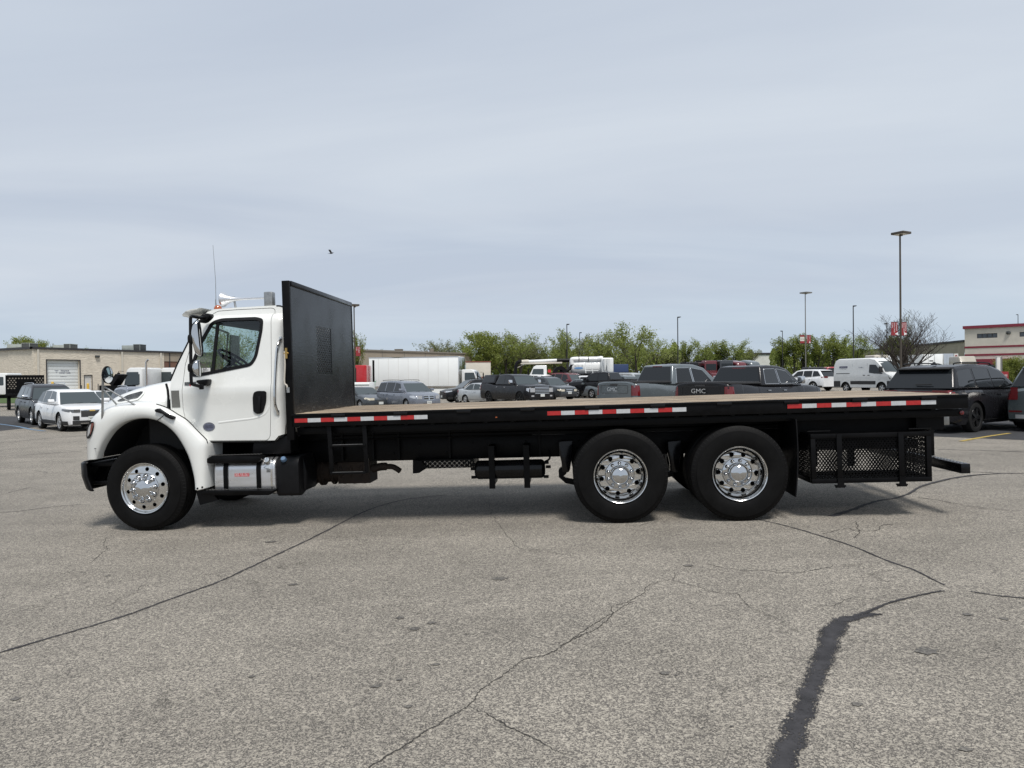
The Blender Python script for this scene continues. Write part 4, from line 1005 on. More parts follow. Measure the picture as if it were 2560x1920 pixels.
# tread-plate lozenges
bb = B(); du_ = .030
nxx = int((sp1[0] - sp0[0]) / du_); nzz = max(3, int((rb - sp1[1]) / .03))
for i in range(nxx):
    for j in range(nzz):
        cx, cz = sp0[0] + (i + .5) * du_, sp1[1] + .015 + j * .03; s = 1 if (i + j) % 2 else -1; k_ = .012
        bb.add([(cx - k_, .699, cz - s * k_ - .004), (cx + k_, .699, cz + s * k_ - .004), (cx + k_, .699, cz + s * k_ + .004), (cx - k_, .699, cz - s * k_ + .004), (cx, .694, cz)], [(0, 1, 4), (1, 2, 4), (2, 3, 4), (3, 0, 4)])
o = bb.obj('tread_plate', 'alu', sb); o['kind'] = 'stuff'
b = B(); b.prism(qs(4, [(1055, 540), (1115, 545), (1150, 600), (1095, 632), (1055, 635)], .66), .66, .9); b.obj('bracket', 'frame', T)
b = B(); b.prism(qs(4, [(1115, 595), (1160, 590), (1100, 632)], .66), .66, .68); b.obj('bracket', 'frame', T)
# brackets, lines and small fittings along the frame
for x, y in ((545, 300), (765, 330), (950, 405), (1310, 330), (1950, 350)):
    c = q(4, x, y, .72); b = B(); b.box((c[0] - .012, .74, rb + .02), (c[0] + .012, .788, rt + .20)); b.obj('outrigger', 'frame', T)
b = B(); c = q(4, 1100, 400, .5); p1 = q(4, 2200, 340, .5)
b.tube([(u_hb, .70, rt + .012), (-1.0, .70, rt + .012)], .008, 6); b.tube([(u_hb + .2, .76, rt + .05), (u_end - .5, .76, rt + .05)], .012, 6); b.obj('air_line', 'frame', T)
for a_, c_ in ((u_hb + .3, -2.5), (-2.3, -.6), (.35, .95), (1.7, 2.0)): b = B(); b.box((a_, .7865, rt - .001), (c_, .7885, rt + .0035)); b.obj('flange_highlight', M['edge_glint'], T)  # pale strips paint the light caught by the rail's top flange
for i in range(22):
    u = u_hb + .3 + i * .33; b = B(); b.lathe([(0, -.012), (.014, -.010), (.016, 0)], (u, .788, (rb + rt) / 2 + (.06 if i % 2 else -.05)), 'y', 6); b.obj('bolt', 'frame', T)
c = q(4, 1650, 234, .05); b = B(); b.box((c[0] - .01, -.003, c[1] - .006), (c[0] + .01, .05, c[1] + .006)); b.obj('side_marker', 'amber', T)
# spring hangers and leaf springs by the tandem
for x0_, x1_, v in ((60, 190, .55), (1030, 1160, .6)):
    b = B(); b.prism(round_poly(qs(5, [(x0_, 510), (x1_, 500), (x1_ - 5, 600), (x1_ - 30, 770), (x1_ - 45, 790), (x0_ + 30, 790), (x0_ + 25, 700), (x0_, 600)], v), .02, 2), v, v + .10); b.obj('spring_hanger', 'black', T, bevel=.01)
b = B(); sp = [q(5, 60, 790, .62), q(5, 120, 845, .62), q(5, 400, 900, .62), q(5, 700, 880, .62), q(5, 1080, 780, .62)]
for k_ in range(3): b.prism([(u, w - k_ * .022 + .01) for u, w in sp] + [(u, w - k_ * .022 - .008) for u, w in sp[::-1]], .60, .68)
c = q(5, 95, 780, .6); b.lathe([(.05, 0), (.05, .1)], (c[0], .58, c[1]), 'y', 16); b.lathe([(0, 0), (.05, 0)], (c[0], .58, c[1]), 'y', 16)
b.obj('leaf_spring', 'frame', T)
for uu in (0.0, 1.30):
    for s in (0,): b = B(); b.tube([(uu, .4, .525), (uu, WID - .4, .525)], .09, 16); b.lathe([(.20, 1.1), (.25, 1.18), (.25, 1.26), (.20, 1.34)], (uu, 0, .525), 'y', 20); b.obj('axle', 'frame', T, auto=30)
b = B(); b.tube([(-5.53, .3, .505), (-5.53, WID - .3, .505)], .06, 12); b.obj('axle', 'frame', T)
# mud flap
c0, c1 = q(6, 95, 470, .0)[0], q(6, 195, 470, .0)[0]
b = B(); mfw0 = q(6, 185, 1240, 0)[1]; um = q(6, 190, 700, 0)[0]
for v0, v1 in ((.0, .62), (WID - .62, WID)):
    rows_ = []
    for i in range(9):
        t = i / 8; w = WD - .22 + (mfw0 + .02 - (WD - .22)) * t; bend = .015 * math.sin(t * 3) - .03 * t * t
        for v in (v0, v0 + .2, v0 + .4, v1): rows_.append((um + bend, v, w + (0.03 * t * (v - v0))))
    b = B(); b.add(rows_, [(i * 4 + j, i * 4 + j + 1, i * 4 + 5 + j, i * 4 + 4 + j) for i in range(8) for j in range(3)])
    mf = b.obj('mud_flap', 'plastic', T); sm = mf.modifiers.new('thick', 'SOLIDIFY'); sm.thickness = .012

# basket
VB, DB = .05, .62
bk = qs(6, [(305, 655), (1386, 645), (1392, 1085), (322, 1102)], VB)
bu0, bu1 = (bk[0][0] + bk[3][0]) / 2, (bk[1][0] + bk[2][0]) / 2; bw0, bw1 = (bk[2][1] + bk[3][1]) / 2, (bk[0][1] + bk[1][1]) / 2
print('basket', bu0, bu1, bw0, bw1)
bas = empty('tool_basket', (0, 0, 0), 0, T)
def beam(a, c_, t=.045, name='basket_frame'):
    b = B(); b.box(a, c_); return b.obj(name, 'frame', bas, bevel=.004)
t_ = .05
for v0 in (VB, VB + DB - t_):
    beam((bu0, v0, bw1 - t_), (bu1, v0 + t_, bw1)); beam((bu0, v0, bw0), (bu1, v0 + t_, bw0 + t_))
    beam((bu0, v0, bw0 + t_ + .001), (bu0 + t_, v0 + t_, bw1 - t_ - .001)); beam((bu1 - t_, v0, bw0 + t_ + .001), (bu1, v0 + t_, bw1 - t_ - .001))
for u in (bu0, bu1 - t_):
    for w in (bw0, bw1 - t_): beam((u, VB + t_ + .001, w), (u + t_, VB + DB - t_ - .001, w + t_))
PW, PH = .036, .048
iw, ih = bu1 - bu0 - 2 * t_, bw1 - bw0 - 2 * t_
expanded(iw, ih, PW, PH, lambda a, c2, d: (bu0 + t_ + a, VB + .02 + d, bw0 + t_ + c2), 'expanded_mesh', 'frame', bas, th=.0085)
expanded(iw, ih, PW, PH, lambda a, c2, d: (bu0 + t_ + a, VB + DB - .03 + d, bw0 + t_ + c2), 'expanded_mesh', 'frame', bas, th=.0085)
expanded(DB - 2 * t_, ih, PW, PH, lambda a, c2, d: (bu0 + .02 + d, VB + t_ + a, bw0 + t_ + c2), 'expanded_mesh', 'frame', bas, th=.0085)
expanded(DB - 2 * t_, ih, PW, PH, lambda a, c2, d: (bu1 - .03 + d, VB + t_ + a, bw0 + t_ + c2), 'expanded_mesh', 'frame', bas, th=.0085)
expanded(iw, DB - 2 * t_, PW, PH, lambda a, c2, d: (bu0 + t_ + a, VB + t_ + c2, bw0 + .02 + d), 'expanded_mesh', 'frame', bas, th=.0085)
for x in (566, 1117):
    u = q(6, x, 900, VB)[0]; beam((u - .028, VB - .012, bw0 + .02), (u + .028, VB - .001, bw1 + .0), name='door_strap')
    b = B(); b.box((u - .05, VB - .02, bw0 - .035), (u + .055, VB + .03, bw0 - .02)); b.box((u - .03, VB - .022, bw0 - .045), (u + .035, VB - .005, bw0 + .06)); b.tube([(u - .05, VB, bw0 - .04), (u + .05, VB, bw0 - .04)], .010, 8); b.obj('basket_latch', 'frame', bas)
for x in (385, 1290): u = q(6, x, 630, .1)[0]; b = B(); b.tube([(u - .12, .12, bw1 + .025), (u + .12, .12, bw1 + .025)], .012, 8); b.obj('basket_hinge', 'frame', bas)
b = B(); b.box((um + .05, .40, bw1 - .03), (bu1 + .10, .43, WD - .175)); b.obj('hanger_plate', 'frame', bas)
for x in (650, 320): b = B(); b.box((q(6, x, 800, .7)[0], .70, bw0 + .1), (q(6, x, 800, .7)[0] + .06, .76, WD - .2)); b.obj('basket_hanger', 'frame', bas)
# rear: tail light box, posts, underride bar with steps
b = B(); b.box((q(6, 1470, 480, .35)[0], .35, q(6, 1500, 580, .35)[1]), (q(6, 1548, 480, .35)[0], .75, WD - .19)); b.obj('light_box', 'steel', T, bevel=.01)
pu0, pu1 = q(6, 1380, 700, .75)[0], q(6, 1432, 700, .75)[0]
bt = q(6, 1390, 870, .75)[1]; 
ub0, ub1 = q(6, 1652, 960, .02)[0], q(6, 1735, 960, .02)[0]; uw0, uw1 = q(6, 1690, 1013, .02)[1], q(6, 1690, 926, .02)[1]
print('underride', ub0, ub1, uw0, uw1, 'posts', pu0, pu1, bt)
for v in (.80, WID - .88): b = B(); b.box((pu0, v, uw1), (pu1, v + .08, WD - .16)); b.obj('underride_post', 'frame', T, bevel=.005)
b = B(); b.box((ub0, .02, uw0), (ub1, WID - .02, uw1)); ub = b.obj('underride_bar', 'black', T, bevel=.006)
b = B()
for i in range(34):
    for j in range(2): b.lathe([(.013, 0), (.011, .006), (.006, .006), (.005, 0)], (ub0 + .035 + j * .04, .08 + i * .068, uw1), 'z', 7)
b.obj('tread_studs', 'steel', ub)['kind'] = 'stuff'
b = B(); b.box((UE - .2, .8, rb), (UE, WID - .8, rb + .1)); b.box((UE - .25, .3, WD - .4), (UE + .05, WID - .3, WD - .2)); b.obj('rear_crossbar', 'frame', T)
b = B(); c = q(6, 1655, 470, .1); b.lathe([(0, -.014), (.022, -.010), (.025, 0)], (c[0], .10, c[1]), 'y', 14); b.obj('clearance_lamp', 'redlens', T, smooth=True)
# ---- wheels
def tyre_prof(Rr, Wd):
    h = [( .298, .022), (.305, .008), (.33, -.002), (.37, -.010), (.41, -.012), (.452, -.008), (.47, -.006), (.472, .0), (.488, .006), (.505, .018)]
    s = [(r * Rr / .525 if r > .33 else r, v) for r, v in h]
    Rt = Rr; tr = []
    g = [(.030, 0), (.052, 0), (.054, .013), (.060, .013), (.062, 0), (.100, 0), (.102, .013), (.110, .013), (.112, 0)]
    tr = [(Rt - d, x) for x, d in g]
    half = s + [(Rt - .008, .024)] + tr
    return half + [(r, Wd - v) for r, v in half[::-1]]
def make_wheel(Rr, kind, v_face=0.0):
    Wd = .275
    wh = empty('wheel')
    b = B(); b.lathe(tyre_prof(Rr, Wd), (0, 0, 0), 'y', 72, closed=True); ty = b.obj('tyre', 'rubber', wh, auto=28)
    b = B()
    for k_ in range(72):       # shoulder sipes
        t = 2 * math.pi * k_ / 72; c_, s_ = math.cos(t), math.sin(t); dx_, dz_ = -s_ * .0022, c_ * .0022
        for r0, r1, va, vb in ((Rr - .030, Rr - .004, .006, .026),):
            b.add([(c_ * r0 + dx_, va - .0035, s_ * r0 + dz_), (c_ * r1 + dx_, vb - .003, s_ * r1 + dz_), (c_ * r1 - dx_, vb - .003, s_ * r1 - dz_), (c_ * r0 - dx_, va - .0035, s_ * r0 - dz_)], [(0, 1, 2, 3)])
    sp_ = b.obj('tyre_sipes', 'dark', ty, fix=False); sp_['kind'] = 'stuff'
    if kind == 'rear':
        prof = [(.292, .03), (.300, .012), (.302, .002), (.297, -.004), (.290, .0), (.284, .012), (.281, .03), (.272, .045), (.268, .07), (.264, .10), (.252, .125), (.240, .138)]
        b = B(); b.lathe(prof, (0, 0, 0), 'y', 64); rim = b.obj('rim', 'alu', wh, smooth=True, auto=50)
        hole_r, hr_, dv, nin, out_r = .207, .026, .140, .150, .241
        cone = lambda r: .140 + .012 * math.sin((r - .15) / .09 * math.pi) * -1
        hub_v, cap_r, nut_r, nut_n = .10, .094, .134, 10
    else:
        prof = [(.292, .03), (.300, .012), (.302, .0), (.297, -.008), (.290, -.006), (.284, .004), (.278, .018), (.270, .024), (.262, .024)]
        b = B(); b.lathe(prof, (0, 0, 0), 'y', 64); rim = b.obj('rim', 'alu', wh, smooth=True, auto=50)
        hole_r, hr_, nin, out_r = .224, .024, .170, .263
        cone = lambda r: .024 - (.263 - r) * .18
    hs_ = [circle(hole_r * math.cos(2 * math.pi * (k_ + .3) / 10), hole_r * math.sin(2 * math.pi * (k_ + .3) / 10), hr_, 14) for k_ in range(10)]
    plate('disc', circle(0, 0, out_r, 60), hs_ + [circle(0, 0, nin, 40)], lambda a, c2, d: (a, cone(math.hypot(a, c2)) + d, c2), .022, 'alu', rim)
    b = B(); b.lathe([(.262, .21), (0, .22)], (0, 0, 0), 'y', 32); b.lathe([(.262, .05), (.262, .21)], (0, 0, 0), 'y', 32); b.obj('wheel_back', 'dark', rim)
    if kind == 'rear':
        b = B(); b.lathe([(.168, .150), (.165, .128), (.158, .122), (.108, .120), (.102, .112), (.100, .09), (.097, .052)], (0, 0, 0), 'y', 48); b.obj('hub', 'chrome', wh, smooth=True, auto=40)
        b = B(); b.lathe([(.100, .058), (.101, .046), (.096, .040), (.088, .030), (.066, .016), (.036, .008), (0, .005)], (0, 0, 0), 'y', 40); b.obj('hub_cap', 'chrome', wh, smooth=True, auto=60)
        for k_ in range(10):
            t = 2 * math.pi * (k_ + .5) / 10; b = B(); b.lathe([(.022, .122), (.020, .112), (.0155, .108), (.0155, .082), (.010, .076), (0, .074)], (nut_r * math.cos(t), 0, nut_r * math.sin(t)), 'y', 10); b.obj('lug_nut', 'chrome', wh, smooth=True, auto=50)
    else:
        b = B(); b.lathe([(.176, .02), (.178, .006), (.172, -.004), (.150, -.014), (.112, -.022), (.106, -.030), (.100, -.042), (.085, -.055), (.05, -.068), (0, -.074)], (0, 0, 0), 'y', 48); b.obj('hub_cover', 'chrome', wh, smooth=True, auto=60)
        for k_ in range(10):
            t = 2 * math.pi * (k_ + .2) / 10; b = B(); b.lathe([(.036, -.0125), (.028, -.0145)], (.140 * math.cos(t), 0, .140 * math.sin(t)), 'y', 12); b.obj('nut_seat', 'dark', wh); b = B(); b.lathe([(.028, -.008), (.024, -.026), (.017, -.030), (.016, -.058), (.012, -.066), (0, -.068)], (.140 * math.cos(t), 0, .140 * math.sin(t)), 'y', 10); b.obj('lug_nut', 'chrome', wh, smooth=True, auto=50)
    return wh
wr = make_wheel(.525, 'rear'); wr.parent = T; wr.location = (0, 0.0, .523)
w2 = dup(wr, T); w2.location = (1.30, 0.0, .523); w2.rotation_euler = (0, R(13), 0)
for uu in (0, 1.30):
    wi = empty('wheel', (uu, .33, .523), 0, T); ty = [c_ for c_ in wr.children if c_.name.startswith('tyre')][0]; t2 = ty.copy(); COL.objects.link(t2); t2.parent = wi
    for vv in (WID, WID - .33):
        wi2 = empty('wheel', (uu, vv, .523), math.pi, T); t2 = ty.copy(); COL.objects.link(t2); t2.parent = wi2
wfz = make_wheel(.507, 'front'); wfz.parent = T; wfz.location = (FW[0], .05, .505); wfz.rotation_euler = (0, 0, R(-3))
wff = empty('wheel', (FW[0], WID - .05, .505), math.pi, T); ty = [c_ for c_ in wfz.children if c_.name.startswith('tyre')][0]; t2 = ty.copy(); COL.objects.link(t2); t2.parent = wff
# ------------------------------------------------------------------ ground: one sheet with the lot's gentle fall
def sstep(t): t = max(0, min(1, t)); return t * t * (3 - 2 * t)
def gz(X, Y):
    z = .0222 * (X - 1.206)
    if z < -.10: z = -.10 - .19 * math.tanh((-.10 - z) / .19)
    if z > .08: z = .08 + .03 * math.tanh((z - .08) / .03)
    z *= 1 - sstep((Y - 120) / 100)
    if X < -14: z += .95 * sstep((Y - 50) / 38) * sstep((-14 - X) / 8)
    if X > 12: z += (.25 * sstep((X - 12) / 14) + .18 * sstep((Y - 50) / 20)) * sstep((X - 12) / 10)
    return z
xs = [-900, -400, -200, -120, -90] + [-70 + 2.5 * i for i in range(57)] + [90, 120, 200, 400, 900]
ys = [-60, -20, -8] + [-4 + 1.0 * i for i in range(30)] + [27 + 3 * i for i in range(24)] + [110, 130, 160, 220, 400, 900, 1800]
vs = [(x, y, gz(x, y)) for y in ys for x in xs]; nx = len(xs)
fs = [(j * nx + i, j * nx + i + 1, (j + 1) * nx + i + 1, (j + 1) * nx + i) for j in range(len(ys) - 1) for i in range(nx - 1)]
ground = pyd('ground', vs, fs, 'asphalt', None, True); ground['kind'] = 'structure'
def gp(x, y):
    """ground point seen at that place of the photograph"""
    d = ray(x, y); p = CAM + d * 5
    if d.z > -1e-4: d = Vector((d.x, d.y, -1e-4))
    lo, hi = 0.5, 400.0
    for _ in range(50):
        t = (lo + hi) / 2; p = CAM + d * t
        if p.z > gz(p.x, p.y): lo = t
        else: hi = t
    return p
def strip(name, pts, width, mt, jag=0.0, lift=.004, n=10, uneven=0.0, along=.06):
    """a crack, seam or line lying on the ground; pts = photo points, width in metres (number or list)"""
    P = [gp(*p) for p in pts]; C_ = catmull(P, n)
    # even steps
    L = [0]
    for a, b_ in zip(C_, C_[1:]): L.append(L[-1] + (b_ - a).length)
    m_ = max(4, int(L[-1] / along)); out_ = []; j = 0
    rnd = random.Random(len(pts) * 31 + int(pts[0][0]))
    off = 0.0
    vs = []
    for i in range(m_ + 1):
        s = L[-1] * i / m_
        while j < len(L) - 2 and L[j + 1] < s: j += 1
        t = (s - L[j]) / max(1e-9, L[j + 1] - L[j]); p = C_[j].lerp(C_[j + 1], t); d = (C_[j + 1] - C_[j]); d.z = 0; d.normalize(); nrm = Vector((-d.y, d.x, 0))
        f_ = s / L[-1]
        w = width if not isinstance(width, (list, tuple)) else width[min(len(width) - 1, int(f_ * (len(width) - 1)))] * (1 - (f_ * (len(width) - 1)) % 1) + width[min(len(width) - 1, int(f_ * (len(width) - 1)) + 1)] * ((f_ * (len(width) - 1)) % 1)
        off = off * .8 + rnd.uniform(-1, 1) * uneven
        a = p + nrm * (w / 2 * (1 + rnd.uniform(-jag, jag)) + off); c_ = p - nrm * (w / 2 * (1 + rnd.uniform(-jag, jag)) - off)
        for k_ in (0, .22, .5, .78, 1): v = a.lerp(c_, k_); vs.append((v.x, v.y, gz(v.x, v.y) + lift))
    o = pyd(name, vs, [(5 * i + k_, 5 * i + k_ + 1, 5 * i + k_ + 6, 5 * i + k_ + 5) for i in range(m_) for k_ in range(4)], mt, ground)
    if mt == 'tar':
        at_ = o.data.attributes.new('edge', 'FLOAT', 'POINT'); at_.data.foreach_set('value', [(1, .45, 0, .45, 1)[k % 5] for k in range(len(vs))])
    return o
def zz(k, pts): return [px(k, *p) for p in pts]
Z5g = lambda pts: [(1400 + x / 1.907, 1400 + y / 1.907) for x, y in pts]
Z6g = lambda pts: [(x / 1.58, 1200 + y / 1.58) for x, y in pts]
# main sealed seam, lower left to under the truck
strip('tar_seal', Z6g([(-160, 735), (0, 683), (250, 610), (500, 535), (700, 462), (860, 405), (1010, 335), (1200, 245), (1330, 180), (1430, 130), (1530, 95), (1620, 75), (1760, 60)]), .032, 'tar', .35, uneven=.003)
# wide squeegeed seam, lower right
strip('tar_seal', Z5g([(1000, 1100), (1060, 960), (1120, 820), (1180, 650), (1240, 500), (1290, 370), (1340, 300), (1400, 275)]), [.14, .135, .125, .125, .13, .135, .155, .12], 'tar', .12, uneven=.004, along=.012)
strip('tar_seal', Z5g([(1380, 282), (1450, 268), (1500, 262), (1535, 262)]), [.11, .08, .07, .03], 'tar', .3, along=.012, lift=.005)
strip('tar_seal', Z5g([(1370, 278), (1470, 248), (1560, 210), (1680, 178), (1790, 155), (1835, 150)]), [.05, .03, .028, .026, .022], 'tar', .3, along=.03, lift=.006)
strip('tar_seal', Z5g([(1835, 122), (1760, 85), (1680, 45), (1550, 0), (1380, -70), (1120, -150), (950, -190), (780, -210)]), [.02, .03, .03, .026, .024, .022], 'tar', .35)
strip('tar_seal', Z5g([(1960, 152), (2060, 168), (2200, 182), (2400, 190)]), [.02, .026, .026], 'tar', .3)
# seam behind the basket
strip('tar_seal', zz(6, [(500, 1395), (700, 1330), (900, 1260), (1060, 1235), (1180, 1195), (1280, 1135), (1400, 1095), (1600, 1050), (1800, 1025), (2000, 1015), (2212, 1012), (2400, 1012)]), [.10, .08, .06, .05, .05, .06, .06, .07, .06, .06], 'tar', .3)
strip('tar_seal', zz(6, [(1400, 985), (1700, 995), (1900, 1005), (2050, 1015)]), .04, 'tar', .3)
# open cracks
strip('crack', Z6g([(1440, 1150), (1530, 1095), (1620, 1040), (1690, 985), (1770, 940), (1850, 890), (1900, 830), (1970, 780), (2060, 720), (2180, 680), (2300, 600), (2500, 480)]), [.007, .006, .005, .006, .005, .004], 'crack', .6, uneven=.006, along=.012)
strip('crack', Z6g([(1860, 895), (1920, 920), (1980, 960), (2060, 1000), (2150, 1040), (2230, 1090)]), [.002, .006, .006, .002], 'crack', .7, uneven=.006, along=.012)
strip('crack', Z5g([(0, 410), (80, 370), (190, 320), (245, 270), (250, 225), (310, 205), (400, 160), (415, 130), (470, 105), (540, 90), (545, 60)]), [.006, .006, .005, .004], 'crack', .6, uneven=.006, along=.014)
strip('crack', Z5g([(540, 100), (640, 125), (740, 158), (850, 165), (890, 215), (960, 250), (1060, 280)]), [.004, .005, .003], 'crack', .6, uneven=.008, along=.02)
strip('crack', Z5g([(1210, 215), (1300, 220), (1400, 180), (1560, 200)]), .004, 'crack', .6, uneven=.008, along=.03)
strip('crack', Z5g([(700, 20), (860, 50), (960, 50), (1100, 60), (1300, 30)]), .006, 'crack', .6, uneven=.012, along=.03)
strip('crack', Z6g([(350, 330), (420, 280), (410, 240), (440, 220)]), .005, 'crack', .6, uneven=.012, along=.03)
strip('crack', Z6g([(420, 500), (470, 465), (540, 450), (560, 420), (700, 400)]), .004, 'crack', .6, uneven=.012, along=.03)
strip('crack', Z6g([(1900, 60), (2030, 250), (2150, 280), (2300, 310)]), .004, 'crack', .6, uneven=.012, along=.03)
strip('crack', Z6g([(-60, 130), (60, 125), (200, 108), (330, 95)]), [.03, .02], 'tar', .5, uneven=.010, along=.05)
strip('crack', Z6g([(0, 60), (120, 30), (260, 12)]), [.02, .012], 'tar', .5, uneven=.010, along=.05)
strip('crack', [(0, 1108), (120, 1096), (230, 1088)], .06, 'tar', .5, uneven=.03, along=.2)
strip('crack', [(0, 1142), (100, 1135), (205, 1128)], .05, 'tar', .5, uneven=.03, along=.2)
strip('crack', zz(6, [(1440, 800), (1700, 805), (2212, 820)]), .05, 'tar', .5, uneven=.02, along=.2)
strip('crack', zz(6, [(1270, 1225), (1450, 1250), (1700, 1300), (2000, 1335), (2200, 1350)]), .012, 'crack', .6, uneven=.02, along=.05)
strip('crack', zz(6, [(420, 1550), (620, 1500), (730, 1520), (900, 1520), (940, 1480), (1200, 1465)]), .008, 'crack', .6, uneven=.015, along=.04)
strip('crack', zz(6, [(700, 1440), (740, 1520), (700, 1590)]), .007, 'crack', .6, uneven=.015, along=.04)
# oil spots
def blob(x, y, rx, ry=None, mt='stain'):
    c = gp(x, y); rnd = random.Random(int(x * 7 + y)); n_ = 18; ry = ry or rx
    P = [(c.x + rx * math.cos(2 * math.pi * k / n_) * rnd.uniform(.6, 1.2), c.y + ry * math.sin(2 * math.pi * k / n_) * rnd.uniform(.6, 1.2)) for k in range(n_)]
    return pyd('oil_stain', [(c.x, c.y, gz(c.x, c.y) + .0045)] + [(a, b_, gz(a, b_) + .0045) for a, b_ in P], [(0, 1 + k, 1 + (k + 1) % n_) for k in range(n_)], mt, ground)
for x, y, r in ((677, 1355, .055), (1249, 1447, .07), (1036, 1573, .04), (1000, 1545, .035), (1080, 1558, .035), (1090, 1662, .025), (940, 1717, .028), (1022, 1767, .022), (628, 1693, .02), (1662, 1684, .03), (1690, 1690, .012), (2317, 1629, .07), (2142, 1762, .03), (2415, 1875, .03), (2418, 1537, .03),
                (1720, 1415, .05), (40, 1748, .03), (733, 1462, .04), (1000, 1700, .02), (270, 1440, .03), (1830, 1817, .012), (2510, 1548, .03), (1148, 1233, .05), (1180, 1242, .04)):
    blob(x, y, r, r * .8)
# dark sealed bay at the right with its yellow line, and the blue-marked bay at the left
def patch(name, pts, mt, lift):
    P = [gp(*p) for p in pts]; n_ = 14; vs = []; fs = []
    for i in range(n_ + 1):
        for j in range(n_ + 1):
            a = P[0].lerp(P[1], i / n_); b_ = P[3].lerp(P[2], i / n_); p = a.lerp(b_, j / n_); vs.append((p.x, p.y, gz(p.x, p.y) + lift))
    fs = [(i * (n_ + 1) + j, (i + 1) * (n_ + 1) + j, (i + 1) * (n_ + 1) + j + 1, i * (n_ + 1) + j + 1) for i in range(n_) for j in range(n_)]
    o = pyd(name, vs, fs, mt, None, True); o['kind'] = 'structure'; return o
patch('asphalt_patch', [(2200, 1086), (2900, 1114), (2900, 1030), (2200, 1005)], 'fresh_asphalt', .004)
patch('asphalt_patch', [(-260, 1105), (128, 1064), (260, 1044), (-260, 1037)], 'fresh_asphalt', .004)
strip('parking_line', zz(6, [(1650, 727), (1850, 690), (2085, 655)]), .10, 'yellow_line', .12, lift=.009, along=.05)
strip('parking_line', zz(6, [(1880, 582), (2070, 592), (2300, 600)]), .10, 'yellow_line', .12, lift=.009, along=.05)
strip('parking_line', [(-20, 1058), (40, 1066), (80, 1074), (112, 1078)], .14, 'blue_line', .1, lift=.009, along=.1)
# ------------------------------------------------------------------ cars and pickups
PM = {}
def cpaint(name, col, metal=0.0, rough=0.25):
    if name not in PM: PM[name] = mat(name, col, rough=rough, metal=metal, coat=(.12 if max(col) < .03 else .6), spec=(.3 if max(col) < .03 else .45), noise=(1.5, 0.05))
    return PM[name]
M['cladding'] = mat('grey_black_cladding', (0.022, 0.022, 0.023), 0.6)
M['car_rubber'] = mat('car_tyre', (0.012, 0.012, 0.012), 0.7, spec=0.25)
M['alloy'] = mat('silver_alloy', (0.62, 0.63, 0.64), 0.28, metal=0.8)
M['black_alloy'] = mat('black_alloy', (0.014, 0.014, 0.015), 0.25, metal=0.2)
M['plate_white'] = mat('number_plate_face', (0.62, 0.64, 0.62), 0.5)
M['chrometrim'] = mat('bright_trim', (0.72, 0.73, 0.74), 0.14, metal=1.0)
M['headlamp'] = mat('headlamp', (0.55, 0.57, 0.60), 0.10, metal=0.5, coat=1.0)
M['headlamp_dark'] = mat('smoked_headlamp', (0.12, 0.125, 0.13), 0.08, metal=0.3, coat=1.0)
M['haze_lamp'] = mat('hazed_headlamp', (0.62, 0.58, 0.47), 0.3, coat=.5)
M['gold'] = mat('gold_emblem', (0.60, 0.42, 0.14), 0.3, metal=0.6)
M['tan'] = mat('tan_cloth', (0.20, 0.18, 0.15), 0.8)
_wheel_cache = {}
def car_wheel(r, rim_r, spokes, style):
    key = (r, rim_r, spokes, style)
    if key in _wheel_cache: return _wheel_cache[key]
    b = B(); w = .22
    b.lathe([(rim_r, .012), (rim_r + .012, 0), (r * .82, -.006), (r * .95, .006), (r, .035), (r, w - .035), (r * .95, w), (rim_r, w - .01)], (0, 0, 0), 'y', 32, closed=False)
    me_t = b.obj('tyre', 'car_rubber', None, auto=35); 
    b = B(); b.lathe([(rim_r, .012), (rim_r - .006, .004), (rim_r - .018, .010), (rim_r - .022, .05)], (0, 0, 0), 'y', 32)
    for k_ in range(spokes):
        t = 2 * math.pi * k_ / spokes; c_, s_ = math.cos(t), math.sin(t)
        for off in ((-.22, .22) if style == 'twin' else (0,)):
            wd = .022 if style == 'twin' else (.030 if spokes > 5 else .045)
            c2, s2 = math.cos(t + off * .8), math.sin(t + off * .8)
            p0 = Vector((c_ * .04, .006, s_ * .04)); p1 = Vector((c2 * (rim_r - .008), .012, s2 * (rim_r - .008)))
            n_ = (p1 - p0).cross(Vector((0, 1, 0))).normalized() * wd; dn = Vector((0, .03, 0))
            b.add([p0 - n_ * .8, p0 + n_ * .8, p1 + n_, p1 - n_, p0 - n_ * .8 + dn, p0 + n_ * .8 + dn, p1 + n_ + dn, p1 - n_ + dn], [(0, 1, 2, 3), (0, 4, 5, 1), (1, 5, 6, 2), (3, 7, 4, 0), (4, 7, 6, 5)])
    b.lathe([(0, -.002), (.035, 0), (.05, .008), (.05, .03)], (0, 0, 0), 'y', 12)
    me_r = b.obj('rim', 'alloy' if style != 'black' else 'black_alloy', None, auto=35)
    b = B(); b.lathe([(0, .06), (rim_r - .01, .05)], (0, 0, 0), 'y', 24); me_d = b.obj('brake_disc', 'dark', None)
    out_ = (me_t.data, me_r.data, me_d.data)
    for o in (me_t, me_r, me_d): bpy.data.objects.remove(o)
    _wheel_cache[key] = out_
    return out_
